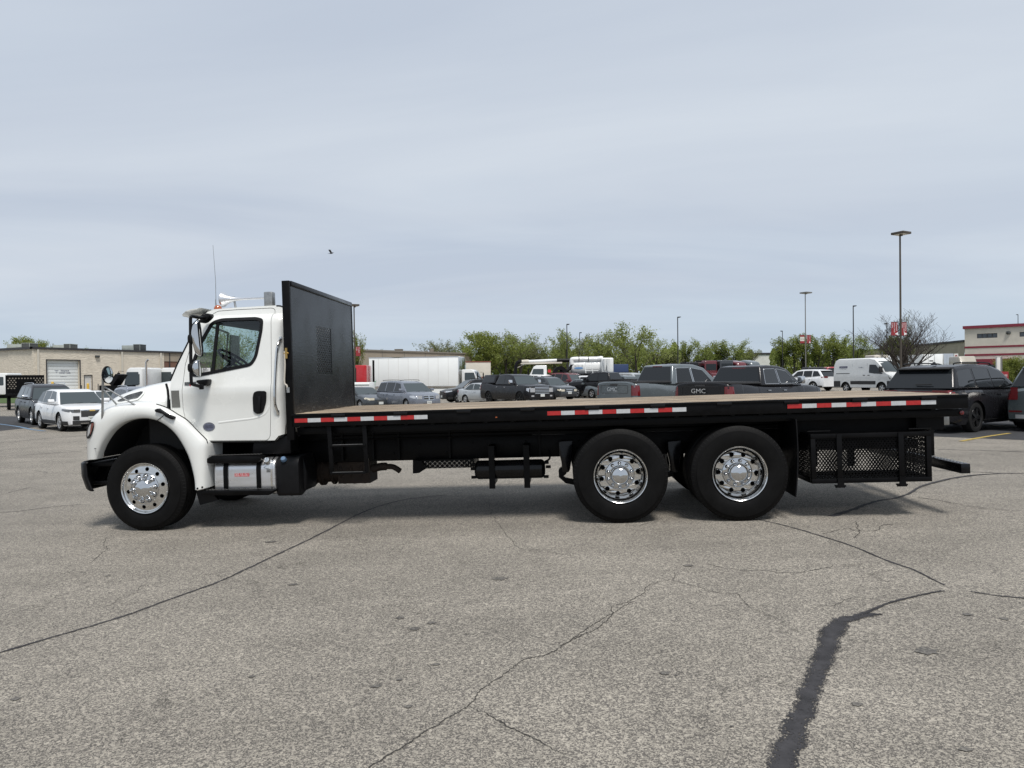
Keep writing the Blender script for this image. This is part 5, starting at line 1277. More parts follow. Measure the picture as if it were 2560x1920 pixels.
def interp_c(tab, x):
    """smooth interpolation through (x, y)"""
    n = len(tab)
    if x <= tab[0][0]: return tab[0][1]
    if x >= tab[-1][0]: return tab[-1][1]
    for i in range(n - 1):
        if x <= tab[i + 1][0]:
            x0, y0 = tab[i]; x1, y1 = tab[i + 1]; t = (x - x0) / (x1 - x0)
            m0 = (tab[i + 1][1] - tab[i - 1][1]) / (tab[i + 1][0] - tab[i - 1][0]) * (x1 - x0) if i else (y1 - y0)
            m1 = (tab[i + 2][1] - tab[i][1]) / (tab[i + 2][0] - tab[i][0]) * (x1 - x0) if i < n - 2 else (y1 - y0)
            h = t * t; c = h * t
            return (2 * c - 3 * h + 1) * y0 + (c - 2 * h + t) * m0 + (-2 * c + 3 * h) * y1 + (c - h) * m1
def make_car(name, sp, label, cat, X, Y, head, group=None):
    """sp: L W H wb fo r top(list) gh(list: cowl, roof front, [roof...], roof rear, rear base) paint ... ; s runs from the nose"""
    L, W, H, wb, fo, r = (sp[k] for k in ('L', 'W', 'H', 'wb', 'fo', 'r'))
    z0 = sp.get('clear', .20); paint_ = sp['paint']
    root = empty(name, (X, Y, gz(X, Y)), R(head)); tag(root, label, cat, group)
    X_ = lambda s: L / 2 - s
    hw = W / 2
    def plan(s):
        f = s / .55; g_ = (L - s) / sp.get('tail_round', .40)
        a = 1 - (1 - min(1, max(0, f))) ** 2.2 * sp.get('nose_in', .20); c = 1 - (1 - min(1, max(0, g_))) ** 2.2 * .12
        return hw * a * c
    ax = [fo, fo + wb]; ra_ = r * sp.get('arch', 1.16)
    def bottom(s):
        z = z0 + (.06 * max(0, 1 - s / .25)) + (.10 * max(0, 1 - (L - s) / .35))
        for a in ax:
            d = abs(s - a)
            if d < ra_: z = max(z, r * .98 + math.sqrt(ra_ * ra_ - d * d) * 1.0)
        return z
    F = [0, .10, .28, .50, .72, .88, .97, 1.0]
    Yf = [.93, .975, .997, 1.0, .985, .965, .93, .86]
    def sec_y(s, z):
        zb, zt = z0, interp_c(sp['top'], s); f = (z - zb) / (zt - zb); f = max(0, min(1, f))
        for i in range(len(F) - 1):
            if f <= F[i + 1]: t = (f - F[i]) / (F[i + 1] - F[i]); k_ = Yf[i] + (Yf[i + 1] - Yf[i]) * t; break
        bulge = 0
        for a in ax:
            d = abs(s - a) / (ra_ * 1.35)
            if d < 1: bulge += .018 * (1 - d * d) * max(0, 1 - abs(z - r * 1.8) / .4)
        return plan(s) * k_ + bulge
    ss = [0, .02, .05, .10]
    s = .16
    while s < L - .12:
        ss.append(s); s += .055
    ss += [L - .10, L - .05, L - .02, L]
    # refine arches
    for a in ax: ss += [a - ra_, a + ra_, a - ra_ * .985, a + ra_ * .985, a - ra_ * .93, a + ra_ * .93]
    ss = sorted(set(round(x, 3) for x in ss))
    def section(s):
        zb, zt = bottom(s), interp_c(sp['top'], s); pts = []
        for f in F:
            z = zb + (zt - zb) * f; pts.append((sec_y(s, z), z))
        crown = sp.get('crown', .035)
        pts += [(plan(s) * .62, zt + crown * .7), (plan(s) * .3, zt + crown * .95), (0, zt + crown)]
        return pts
    b = B(); rows = []
    for s in ss:
        h = section(s); rows.append([(X_(s), y, z) for y, z in h] + [(X_(s), -y, z) for y, z in h[-2::-1]])
    k = len(rows[0])
    b.add([p for r_ in rows for p in r_], [(i * k + j, i * k + j + 1, i * k + k + j + 1, i * k + k + j) for i in range(len(rows) - 1) for j in range(k - 1)])
    # nose and tail faces bulge a little
    def nose_s(y, z): w0 = plan(0) * .93; return -sp.get('bulge', .08) * (1 - min(1, (y / w0) ** 2)) * (1 - .5 * abs((z - z0) / max(.1, sp['top'][0][1] - z0) * 2 - 1) ** 2)
    def tail_s(y, z): w0 = plan(L) * .93; return L + .04 * (1 - min(1, (y / w0) ** 2))
    for fn, s in ((nose_s, 0), (tail_s, L)):
        h = section(s); ny = 9; vs = []
        for (yy, z) in h[:8]:
            for i in range(ny):
                y = yy * (1 - 2 * i / (ny - 1)); vs.append((X_(fn(y, z) if 0 < i < ny - 1 and 0 < z else s), y, z + (0 if yy != h[7][0] else sp.get('crown', .035) * (1 - (y / yy) ** 2))))
        b.add(vs, [(i * ny + j, i * ny + j + 1, i * ny + ny + j + 1, i * ny + ny + j) for i in range(7) for j in range(ny - 1)])
    body = b.obj('body', paint_, root, auto=42)
    # dark floor and wheel wells
    b = B(); b.box((X_(.25), -hw * .80, z0 + .02), (X_(L - .25), hw * .80, min(.62, z0 + .35))); 
    for a in ax: b.box((X_(a - ra_ * 1.02), -hw * .93, r), (X_(a + ra_ * 1.02), hw * .93, r * .98 + ra_ + .015))
    b.obj('underbody', 'dark', root)
    # greenhouse
    gh = sp['gh']; zbelt = min(gh[0][1], gh[-1][1]); yb = hw * sp.get('gh_w', .925); tum = sp.get('tumble', .34)
    gy = lambda z: yb - max(0, z - zbelt) * tum
    if len(gh) > 3:
        b = B(); n_ = len(gh); vs = [(X_(s), gy(z), z) for s, z in gh] + [(X_(s), -gy(z), z) for s, z in gh]
        fs = [tuple(range(n_)), tuple(range(2 * n_ - 1, n_ - 1, -1))] + [(i, i + n_, (i + 1) % n_ + n_, (i + 1) % n_) for i in range(n_)]
        b.add(vs, fs); b.obj('roof', sp.get('roof_paint', paint_), root, bevel=sp.get('roof_bevel', .085), seg=3)
        # windows
        for wp in sp.get('side_win', []):
            P = round_poly(wp, .035, 3)
            for sg in (1, -1):
                b = B(); n2 = len(P); b.add([(X_(s), sg * (gy(z) + .005), z) for s, z in P] + [(X_(s), sg * (gy(z) - .02), z) for s, z in P], [tuple(range(n2))] + [(i, (i + 1) % n2, (i + 1) % n2 + n2, i + n2) for i in range(n2)])
                o = b.obj('side_window', sp.get('side_glass', sp.get('glass', 'darkglass')), root)
                if sp.get('win_trim'):
                    b = B(); ring = [(X_(s), sg * (gy(z) + .006), z) for s, z in P]; b.tube(ring + [ring[0]], .010, 5, cap=False); b.obj('window_trim', sp['win_trim'], o)
        def screen(a, c_, nm, mtn, inset_=.07, zl=None):
            (s0, za), (s1, zb_) = a, c_; n_v = Vector((-(zb_ - za), 0, -(s0 - s1) * -1));
            d = Vector((X_(s1) - X_(s0), 0, zb_ - za)); L_ = d.length; d.normalize(); nn = Vector((d.z, 0, -d.x));
            if (nn.x > 0) != (nm == 'windshield'): nn = -nn
            b = B(); vs = []; NY = 8
            for i in range(5):
                t = (inset_ * .6 + (L_ - inset_ * 1.2) * i / 4) / L_; p = Vector((X_(s0), 0, za)) + d * (t * L_)
                yy = gy(p.z) - inset_ * .75
                for j in range(NY + 1):
                    u = 1 - 2 * j / NY; q_ = p + nn * (.006 + .0 * (1 - u * u)); vs.append((q_.x, yy * u, q_.z))
            b.add(vs, [(i * (NY + 1) + j, i * (NY + 1) + j + 1, (i + 1) * (NY + 1) + j + 1, (i + 1) * (NY + 1) + j) for i in range(4) for j in range(NY)])
            return b.obj(nm, mtn, root, smooth=True)
        screen(gh[0], gh[1], 'windshield', sp.get('glass', 'greyglass'))
        screen(gh[-1], gh[-2], 'rear_window', sp.get('rear_glass', 'darkglass'), inset_=sp.get('rear_inset', .09))
        # wipers
        b = B(); p = gh[0]; b.tube([(X_(p[0] + .04), .05, p[1] + .035), (X_(p[0] + .10), .55, p[1] + .075)], .012, 5); b.tube([(X_(p[0] + .04), -.45, p[1] + .035), (X_(p[0] + .10), .02, p[1] + .075)], .012, 5); o = b.obj('wiper', 'dark', root); o['kind'] = 'stuff'
    # patches following the skin
    def side_patch(nm, s0, s1, z_a, z_b, mtn, sgs=(1, -1), off=.005, par=None, n_s=None):
        """z_a, z_b: callables or numbers giving the lower and upper edge"""
        fa = z_a if callable(z_a) else (lambda s: z_a); fb = z_b if callable(z_b) else (lambda s: z_b); o = None
        for sg in sgs:
            b = B(); NS_ = n_s or max(3, int((s1 - s0) / .12)); vs = []
            for i in range(NS_ + 1):
                s = s0 + (s1 - s0) * i / NS_
                for j in range(4):
                    z = fa(s) + (fb(s) - fa(s)) * j / 3; vs.append((X_(s), sg * (sec_y(s, z) + off), z))
            b.add(vs, [(i * 4 + j, i * 4 + j + 1, i * 4 + 5 + j, i * 4 + 4 + j) for i in range(NS_) for j in range(3)])
            o = b.obj(nm, mtn, par or root, smooth=True)
        return o
    def end_patch(nm, front, y0, y1, z_a, z_b, mtn, off=.008, both=False, par=None):
        for sg in ((1, -1) if both else (1,)):
            b = B(); vs = []; N_ = 6
            fa = z_a if callable(z_a) else (lambda y: z_a); fb = z_b if callable(z_b) else (lambda y: z_b)
            for i in range(N_ + 1):
                y = y0 + (y1 - y0) * i / N_
                for j in range(3):
                    z = fa(y) + (fb(y) - fa(y)) * j / 2
                    lim = plan(0 if front else L) * .99; yy = min(y, lim)
                    s = nose_s(yy, z) - off if front else tail_s(yy, z) + off
                    vs.append((X_(s), sg * yy, z))
            b.add(vs, [(i * 3 + j, i * 3 + j + 1, i * 3 + 4 + j, i * 3 + 3 + j) for i in range(N_) for j in range(2)])
            o = b.obj(nm, mtn, par or root, smooth=True)
        return o
    sp_ax = ax
    # door gaps and handles
    for s in sp.get('gaps', []):
        zt = interp_c(sp['top'], s) - .01
        side_patch('door_gap', s - .007, s + .007, max(z0 + .04, bottom(s) + .02), zt, 'dark', off=.002, n_s=1)
    if sp.get('sill_gap', True) and sp.get('gaps'):
        side_patch('door_gap', sp['gaps'][0], sp['gaps'][-1], z0 + .095, z0 + .108, 'dark', off=.002)
    for s in sp.get('handles', []):
        z = interp_c(sp['top'], s) - sp.get('handle_drop', .13)
        for sg in (1, -1):
            b = B(); y = sec_y(s, z); b.box((X_(s) - .09, sg * (y + .004), z - .016), (X_(s) + .09, sg * (y + .034), z + .014)); b.obj('door_handle', sp.get('handle_mt', paint_), root, bevel=.008)
    # mirrors
    ms = gh[0][0] + sp.get('mirror_back', .45)
    for sg in (1, -1):
        b = B(); z = gh[0][1] + .09; y = yb + .02
        ms_h = sp.get('mirror_h', .15)
        b.prism(round_poly([(X_(ms) + .10, z + ms_h * .2), (X_(ms) + .06, z + ms_h), (X_(ms) - .06, z + ms_h), (X_(ms) - .07, z), (X_(ms) + .04, z - .01)], .03, 2), sg * (y + .03), sg * (y + .24)); b.box((X_(ms) - .02, sg * (y - .08), z), (X_(ms) + .03, sg * (y + .06), z + .05))
        o = b.obj('side_mirror', sp.get('mirror_mt', paint_), root, bevel=.018)
    # wheels
    tm, rm, dm = car_wheel(r, sp.get('rim', r * .66), sp.get('spokes', 5), sp.get('style', 'std'))
    for a in ax:
        for sg in (-1, 1):
            wh = empty('wheel', (X_(a), sg * (hw - .02), r), 0 if sg < 0 else math.pi, root)
            for nm, me in (('tyre', tm), ('rim', rm), ('brake_disc', dm)): link(nm, me, None, wh)
    ctx = dict(root=root, X_=X_, sec_y=sec_y, side=side_patch, end=end_patch, top=lambda s: interp_c(sp['top'], s), plan=plan, gy=gy, hw=hw, L=L, z0=z0, body=body, ra=ra_, ax=ax, bottom=bottom)
    for fn in sp.get('extras', []): fn(ctx, sp)
    return root
# ---- reusable extras
def plate_(ctx, front, z, body='', y=0.0, mt='plate_white', col='bprint'):
    L, X_ = ctx['L'], ctx['X_']; s = -.10 if front else L + .055
    x = X_(s) + (.0 if front else 0); sg = 1 if front else -1
    b = B(); b.box((x - .006, y - .155, z - .08), (x + .006, y + .155, z + .08)); o = b.obj('number_plate', mt, ctx['root'])
    if body: text_mesh('plate_text', body, .09, col, o, lambda a, c_: (x + sg * .010, y + sg * a, z + c_), .23)
def x_front_std(ctx, sp):
    f = sp.get('front', {}); e = ctx['end']; sd = ctx['side']; w0 = ctx['plan'](0) * .93; zt = sp['top'][0][1]
    g0, g1 = f.get('grille', (.45, .62)); gw = f.get('gw', .55)
    o = e('grille', True, -gw * w0, gw * w0, g0, g1, f.get('grille_mt', 'grille'), off=.008)
    nb = f.get('bars', 0)
    for i in range(nb):
        z = g0 + (g1 - g0) * (i + 1) / (nb + 1); e('grille_bar', True, -gw * w0, gw * w0, z - .012, z + .012, f.get('bar_mt', 'chrometrim'), off=.016, par=o)
    if f.get('surround'):
        for z in (g0, g1): e('grille_bar', True, -gw * w0 - .02, gw * w0 + .02, z - .018, z + .018, f['surround'], off=.018, par=o)
    h0, h1 = f.get('lamp', (.60, .74)); hy = f.get('lamp_y', .62)
    ls = f.get('lamp_s', .42); lm = f.get('lamp_mt', 'headlamp')
    for sg in (1, -1):
        b = B(); vs = []; N1, N2 = 4, 5
        cols = [('f', hy * w0 + (w0 - hy * w0) * i / N1) for i in range(N1 + 1)] + [('s', ls * (i + 1) / N2) for i in range(N2)]
        for kd, a in cols:
            for j in range(3):
                lift_ = f.get('lamp_lift', .05)
                if kd == 'f': t = 0; z = h0 + (h1 - h0) * j / 2; yy = min(a, w0); s = 0 if yy >= w0 * .999 else -.0; from_s = -sp.get('bulge', .08) * (1 - min(1, (yy / w0) ** 2)) * .8 - .010; vs.append((ctx['X_'](from_s), sg * (yy + (.006 if yy > w0 * .97 else 0)), z))
                else:
                    t = a / ls; z = h0 + (h1 - h0) * (.25 * t) + (h1 - h0) * (1 - .45 * t) * j / 2 + lift_ * t; vs.append((ctx['X_'](a), sg * (ctx['sec_y'](a, z) + .008), z))
        k = 3; b.add(vs, [(i * k + j, i * k + j + 1, i * k + k + j + 1, i * k + k + j) for i in range(len(cols) - 1) for j in range(2)])
        b.obj('headlight', lm, ctx['root'], smooth=True, auto=50)
    if 'lower' in f: e('bumper_grille', True, -f['lower'][2] * w0, f['lower'][2] * w0, f['lower'][0], f['lower'][1], 'grille', off=.010)
    if 'clad' in f: e('front_bumper', True, -w0, w0, ctx['z0'] + .05, f['clad'], 'cladding', off=.012)
    if 'fog' in f: e('fog_lamp', True, w0 * .70, w0 * .92, f['fog'], f['fog'] + .09, 'headlamp', off=.014, both=True)
    if 'plate' in f: plate_(ctx, True, f['plate'], f.get('plate_txt', ''))
    if f.get('emblem'):
        e('emblem', True, -.07, .07, (g0 + g1) / 2 - .03, (g0 + g1) / 2 + .03, f['emblem'], off=.024)
def x_rear_std(ctx, sp):
    f = sp.get('rear', {}); L = ctx['L']; w0 = ctx['plan'](L) * .93; z1_, z2_ = f.get('lamp', (.75, 1.0)); ls = f.get('lamp_s', .22); ly = f.get('lamp_y', .72)
    for sg in (1, -1):
        b = B(); vs = []; cols = [('s', L - ls + ls * i / 3) for i in range(4)] + [('e', w0 - (w0 - ly * w0) * i / 3) for i in range(4)]
        for kd, a in cols:
            for j in range(3):
                z = z1_ + (z2_ - z1_) * j / 2
                if kd == 's': vs.append((ctx['X_'](a) - (.008 if a > L - .01 else 0), sg * (ctx['sec_y'](min(a, L), z) + .008), z))
                else: vs.append((ctx['X_'](L) - .012 - .03 * (1 - (a / w0) ** 2), sg * a, z))
        b.add(vs, [(i * 3 + j, i * 3 + j + 1, i * 3 + 4 + j, i * 3 + 3 + j) for i in range(len(cols) - 1) for j in range(2)]); b.obj('taillight', f.get('mt', 'redlens'), ctx['root'], smooth=True, auto=50)
    if 'plate' in f: plate_(ctx, False, f['plate'], f.get('plate_txt', ''))
def x_rails(ctx, sp):
    gh = sp['gh']; z = max(g[1] for g in gh); s0, s1 = gh[1][0] + .35, gh[-2][0] - .15; y = ctx['gy'](z) - .05
    for sg in (1, -1):
        b = B(); b.tube(catmull([(ctx['X_'](s0), sg * y, z - .02), (ctx['X_'](s0 + .12), sg * y, z + .035), (ctx['X_']((s0 + s1) / 2), sg * y, z + .05), (ctx['X_'](s1 - .12), sg * y, z + .03), (ctx['X_'](s1), sg * y, z - .02)], 4), .018, 6); b.obj('roof_rail', sp.get('rail_mt', 'plastic'), ctx['root'], smooth=True)
def x_clad(ctx, sp):
    zc = sp.get('clad_z', .42)
    sd = ctx['side']; ax = ctx['ax']; ra = ctx['ra']
    for s0, s1 in ((.12, ax[0] - ra - .01), (ax[0] + ra + .01, ax[1] - ra - .01), (ax[1] + ra + .01, ctx['L'] - .10)):
        if s1 - s0 > .08: sd('cladding', s0, s1, ctx['z0'] + .02, zc, 'cladding', off=.007)
def x_spoiler(ctx, sp):
    p = sp['gh'][-2]; y = ctx['gy'](p[1]) - .04
    b = B(); b.prism([(ctx['X_'](p[0] - .10), p[1] + .0), (ctx['X_'](p[0] + .18), p[1] - .045), (ctx['X_'](p[0] + .17), p[1] - .075), (ctx['X_'](p[0] - .08), p[1] - .03)], -y, y); b.obj('spoiler', sp.get('spoiler_mt', sp['paint']), ctx['root'], bevel=.012)
def x_bed(ctx, sp):
    """pickup bed: raised rails and a soft cover, tailgate with lettering"""
    s0, s1 = sp['gh'][-1][0] + .04, ctx['L'] - .04; zt = ctx['top']((s0 + s1) / 2); X_ = ctx['X_']; y = ctx['hw'] * .90
    b = B(); b.box((X_(s1), -y + .04, zt + .0), (X_(s0), y - .04, zt + sp.get('crown', .035) + .022)); b.obj('bed_cover', 'cladding', ctx['root'], bevel=.01)
    for sg in (1, -1): b = B(); b.box((X_(s1), sg * (y - .035), zt - .01), (X_(s0), sg * (y + .035), zt + .032)); b.obj('bed_rail', 'cladding', ctx['root'], bevel=.012)
    ctx['end']('tailgate', False, -y * .88, y * .88, sp.get('gate_z', (.82, 1.3))[0], sp.get('gate_z', (.82, 1.3))[1], sp['paint'], off=.018)
    if sp.get('gate_text'):
        for z in (1.0, 1.27): ctx['end']('gate_crease', False, -y * .7, y * .7, z - .006, z + .006, 'cladding', off=.03)
        for sy in (-.72, .72): ctx['end']('gate_crease', False, y * sy - .006, y * sy + .006, 1.0, 1.27, 'cladding', off=.03)
        x = X_(ctx['L'] + .14); text_mesh('gate_lettering', sp['gate_text'], .2, sp.get('text_mt', 'chrometrim'), ctx['root'], lambda a, c_: (x, -a, sp['gate_tz'] + c_), .50)
    b = B(); b.box((X_(ctx['L'] + .065), -.18, zt - .10), (X_(ctx['L'] + .03), .18, zt - .03)); b.obj('gate_handle', 'cladding', ctx['root'], bevel=.01)
def x_topper(ctx, sp):
    s0, s1 = sp['gh'][-1][0] + .03, ctx['L'] - .06; zt = ctx['top']((s0 + s1) / 2); X_ = ctx['X_']; y = ctx['hw'] * .90; zr = sp['H'] - .03
    b = B(); vs = []
    for s, in_ in ((s0, 0), (s1, 0)):
        vs += [(X_(s), y, zt), (X_(s), -y, zt), (X_(s + (.02 if s == s0 else -.18)), -(y - .18), zr), (X_(s + (.02 if s == s0 else -.18)), y - .18, zr)]
    b.add(vs, [(0, 1, 2, 3), (7, 6, 5, 4), (0, 4, 5, 1), (1, 5, 6, 2), (2, 6, 7, 3), (3, 7, 4, 0)]); o = b.obj('bed_cap', sp['paint'], ctx['root'], bevel=.05, seg=3)
    for sg in (1, -1):
        P = round_poly([(s0 + .14, zt + .09), (s1 - .12, zt + .09), (s1 - .26, zr - .10), (s0 + .15, zr - .10)], .06, 3)
        yy = lambda z: y - .18 * (z - zt) / (zr - zt) + .006
        b = B(); n_ = len(P); b.add([(X_(s), sg * yy(z), z) for s, z in P], [tuple(range(n_))]); b.obj('side_window', 'darkglass', o)
# ---- types
def sedan(paint_, **k):
    d = dict(L=4.7, W=1.82, H=1.43, wb=2.70, fo=.92, r=.32, paint=paint_, clear=.17,
             top=[(0, .60), (.12, .68), (.5, .78), (1.25, .93), (1.9, .94), (3.6, .96), (4.3, 1.0), (4.62, .97), (4.7, .92)],
             gh=[(1.32, .92), (2.15, 1.38), (2.55, 1.43), (3.1, 1.41), (3.45, 1.33), (4.05, .98)],
             side_win=[[(1.80, .99), (2.25, 1.33), (2.80, 1.36), (2.80, .99)], [(2.87, .99), (2.87, 1.36), (3.25, 1.33), (3.68, 1.03), (3.66, .99)]],
             gaps=[1.55, 2.83, 3.75], handles=[2.62, 3.50], front=dict(grille=(.46, .60), lamp=(.58, .70), lower=(.24, .38, .6), plate=.42), rear=dict(lamp=(.76, .93), plate=.75),
             extras=[x_front_std, x_rear_std])
    d.update(k); return d
def suv(paint_, **k):
    d = dict(L=4.75, W=1.9, H=1.72, wb=2.78, fo=.92, r=.37, paint=paint_, clear=.24,
             top=[(0, .78), (.10, .88), (.45, .98), (1.15, 1.07), (1.9, 1.05), (3.5, 1.08), (4.45, 1.10), (4.7, 1.06), (4.75, .98)],
             gh=[(1.18, 1.05), (1.92, 1.60), (2.4, 1.70), (3.4, 1.72), (4.10, 1.66), (4.62, 1.08)],
             side_win=[[(1.62, 1.12), (2.06, 1.55), (2.62, 1.60), (2.62, 1.12)], [(2.69, 1.12), (2.69, 1.60), (3.50, 1.60), (3.50, 1.12)], [(3.58, 1.13), (3.58, 1.59), (4.0, 1.56), (4.33, 1.18)]],
             gaps=[1.45, 2.66, 3.60], handles=[2.48, 3.38], front=dict(grille=(.56, .80), lamp=(.76, .88), lower=(.34, .46, .6), clad=.38, plate=.48), rear=dict(lamp=(.86, 1.08), plate=.85),
             extras=[x_front_std, x_rear_std, x_rails, x_clad, x_spoiler])
    d.update(k); return d
def pickup(paint_, **k):
    d = dict(L=5.88, W=2.05, H=1.95, wb=3.75, fo=.97, r=.41, paint=paint_, clear=.32, nose_in=.10, tail_round=.15,
             top=[(0, 1.05), (.06, 1.14), (.4, 1.21), (1.25, 1.27), (2.2, 1.24), (4.0, 1.26), (5.0, 1.36), (5.85, 1.37), (5.88, 1.33)],
             gh=[(1.40, 1.24), (2.10, 1.82), (2.6, 1.93), (3.3, 1.95), (3.75, 1.91), (4.02, 1.27)],
             side_win=[[(1.86, 1.33), (2.26, 1.75), (2.85, 1.83), (2.85, 1.33)], [(2.93, 1.33), (2.93, 1.83), (3.62, 1.82), (3.78, 1.33)]],
             gaps=[1.68, 2.89, 3.92], handles=[2.72, 3.68], mirror_h=.24, crown=.04, roof_bevel=.06,
             front=dict(grille=(.68, 1.08), lamp=(.84, 1.08), lamp_s=.28, gw=.62, bars=2, surround='chrometrim', lower=(.42, .54, .7), plate=.60),
             rear=dict(lamp=(.92, 1.27), lamp_s=.20, lamp_y=.86, plate=.55), extras=[x_front_std, x_rear_std, x_bed])
    d.update(k); return d
def PX(x, Y): return (x - 1280) * Y / F_PX
white_p = cpaint('white_car_paint', (.74, .75, .76)); black_p = cpaint('black_car_paint', (.010, .010, .012)); dgrey_p = cpaint('dark_grey_paint', (.045, .050, .055), .3)
silver_p = cpaint('silver_paint', (.50, .52, .53), .5, .3); grey_p = cpaint('mid_grey_paint', (.13, .15, .16), .35); sil_blue = cpaint('blue_grey_metallic', (.20, .215, .25), .45)
maroon_p = cpaint('maroon_paint', (.11, .018, .022)); red_p = cpaint('red_truck_paint', (.30, .012, .02)); greengrey_p = cpaint('green_grey_paint', (.085, .105, .11), .4)
# ---- the cars at the left
def x_equinox(ctx, sp):
    e = ctx['end']; w0 = ctx['plan'](0) * .93
    e('chrome_bar', True, -w0 * .60, w0 * .60, .835, .865, 'chrometrim', off=.02); e('emblem', True, -.10, .10, .80, .86, 'gold', off=.03)
    for i in range(5): e('grille_bar', True, -w0 * .55, w0 * .55, .60 + i * .042, .612 + i * .042, 'cladding', off=.014)
    e('skid_plate', True, -w0 * .6, w0 * .6, .32, .345, 'chrometrim', off=.02)
    for sg in (1, -1): e('fog_pocket', True, w0 * .66, w0 * .97, .46, .62, 'cladding', off=.012, both=True); break
make_car('parked_suv', suv(white_p, L=4.65, W=1.84, H=1.66, glass='greyglass', front=dict(grille=(.58, .83), gw=.58, lamp=(.76, .88), lamp_y=.62, lamp_s=.55, lamp_mt='headlamp_dark', clad=.44, plate=.52, plate_txt='WTC'),
         top=[(0, .80), (.10, .90), (.45, .98), (1.15, 1.05), (1.9, 1.02), (3.4, 1.06), (4.35, 1.10), (4.6, 1.06), (4.65, .98)],
         gh=[(1.12, 1.03), (1.88, 1.56), (2.35, 1.65), (3.3, 1.66), (4.0, 1.58), (4.50, 1.08)], extras=[x_front_std, x_rear_std, x_clad, x_spoiler, x_equinox], style='twin', spokes=5, mirror_mt=white_p),
         'clean white crossover SUV with dark windows parked left of the truck hood', 'car', -18.35, 29.7, -43)
make_car('parked_suv', suv(black_p, L=5.18, W=2.04, H=1.90, wb=2.95, fo=1.0, r=.41, clear=.28, glass='greyglass',
         top=[(0, .98), (.06, 1.06), (.5, 1.14), (1.25, 1.18), (2.0, 1.16), (4.6, 1.20), (5.05, 1.18), (5.18, 1.1)],
         gh=[(1.32, 1.16), (2.02, 1.74), (2.5, 1.86), (3.6, 1.90), (4.72, 1.84), (5.08, 1.2)],
         side_win=[[(1.80, 1.24), (2.15, 1.66), (2.68, 1.76), (2.68, 1.24)], [(2.76, 1.24), (2.76, 1.76), (3.60, 1.78), (3.60, 1.24)], [(3.68, 1.24), (3.68, 1.78), (4.60, 1.74), (4.80, 1.26)]],
         gaps=[1.6, 2.72, 3.64], front=dict(grille=(.66, .98), gw=.6, bars=2, lamp=(.80, 1.02), lamp_s=.35, lamp_mt='headlamp', plate=.55), spokes=6, rail_mt='chrometrim', mirror_mt='chrometrim',
         extras=[x_front_std, x_rear_std, x_rails]), 'large black SUV with chrome mirrors parked behind the white crossover', 'car', PX(121, 34.5), 34.5, -46)
make_car('parked_suv', suv(sil_blue, rail_mt='chrometrim', H=1.70), 'slate grey SUV with roof rails half hidden behind the truck hood', 'car', PX(352, 33), 33, -48)
make_car('parked_car', sedan(white_p), 'white sedan in the gap between hood mirror and white crossover', 'car', PX(262, 46), 46, -40)
# ---- row behind the deck
make_car('parked_car', sedan(dgrey_p, L=5.05, W=1.86, H=1.49, front=dict(grille=(.50, .60), gw=.35, lamp=(.62, .76), lamp_mt='haze_lamp', lower=(.26, .38, .6), plate=.44), spokes=7), 'charcoal sedan with yellowed headlights beside the black headboard', 'car', PX(901, 45.5), 45.5, -50)
def x_van_f(ctx, sp):
    e = ctx['end']; w0 = ctx['plan'](0) * .93
    e('grille_cross', True, -.03, .03, .62, .86, 'chrometrim', off=.024); e('grille_cross', True, -w0 * .42, w0 * .42, .73, .76, 'chrometrim', off=.022)
make_car('parked_minivan', suv(sil_blue, L=5.15, W=2.0, H=1.74, wb=3.08, fo=.95, r=.335, clear=.18,
         top=[(0, .76), (.10, .86), (.5, .98), (1.1, 1.06), (1.8, 1.03), (4.6, 1.05), (5.05, 1.03), (5.15, .95)],
         gh=[(.98, 1.03), (1.85, 1.60), (2.3, 1.70), (3.6, 1.74), (4.72, 1.68), (5.05, 1.06)],
         side_win=[[(1.62, 1.10), (2.05, 1.56), (2.62, 1.62), (2.62, 1.10)], [(2.70, 1.10), (2.70, 1.63), (3.75, 1.64), (3.75, 1.10)], [(3.84, 1.10), (3.84, 1.64), (4.68, 1.60), (4.84, 1.14)]],
         gaps=[1.45, 2.66, 3.80], front=dict(grille=(.60, .86), gw=.42, surround='chrometrim', lamp=(.66, .86), lamp_s=.5, lower=(.26, .40, .55), plate=.46, plate_txt='AEJ'), extras=[x_front_std, x_rear_std, x_rails, x_van_f]),
         'blue grey minivan with crosshair grille, second vehicle right of the headboard', 'minivan', PX(1018, 43.8), 43.8, -53)
make_car('parked_suv', suv(black_p, L=4.85, H=1.72), 'black SUV facing left, seen between the grey minivan and silver sedan', 'car', PX(1184, 53), 53, 204)
make_car('parked_car', sedan(silver_p, L=4.6, W=1.72, H=1.39, front=dict(grille=(.50, .56), gw=.3, lamp=(.60, .70), lamp_s=.45, lower=(.26, .36, .6), plate=.42, plate_txt='AKF'), r=.30, glass='greyglass'), 'silver compact sedan with silver wheels in front of the black pickup', 'car', PX(1216, 49.5), 49.5, -47)
make_car('parked_pickup', pickup(black_p, front=dict(grille=(.72, 1.10), lamp=(.80, 1.06), lamp_s=.25, gw=.60, bars=3, surround='chrometrim', lamp_mt='headlamp', fog=.52, plate=.60), rim=.27, style='black', spokes=6, extras=[x_front_std, x_rear_std, x_topper], mirror_mt='chrometrim', handle_mt='chrometrim'),
         'black crew cab pickup with bed cap and chrome grille behind the silver sedan', 'pickup', PX(1289, 46.5), 46.5, -57)
make_car('parked_suv', suv(dgrey_p, L=4.44, W=1.80, H=1.74, front=dict(grille=(.66, .78), gw=.38, surround='chrometrim', lamp=(.66, .80), lamp_s=.25, lamp_mt='haze_lamp', clad=.44, plate=.56, plate_txt='ATR'), spokes=5), 'dark grey boxy SUV with dull headlights right of the chrome grilled pickup', 'car', PX(1376, 52), 52, -57)
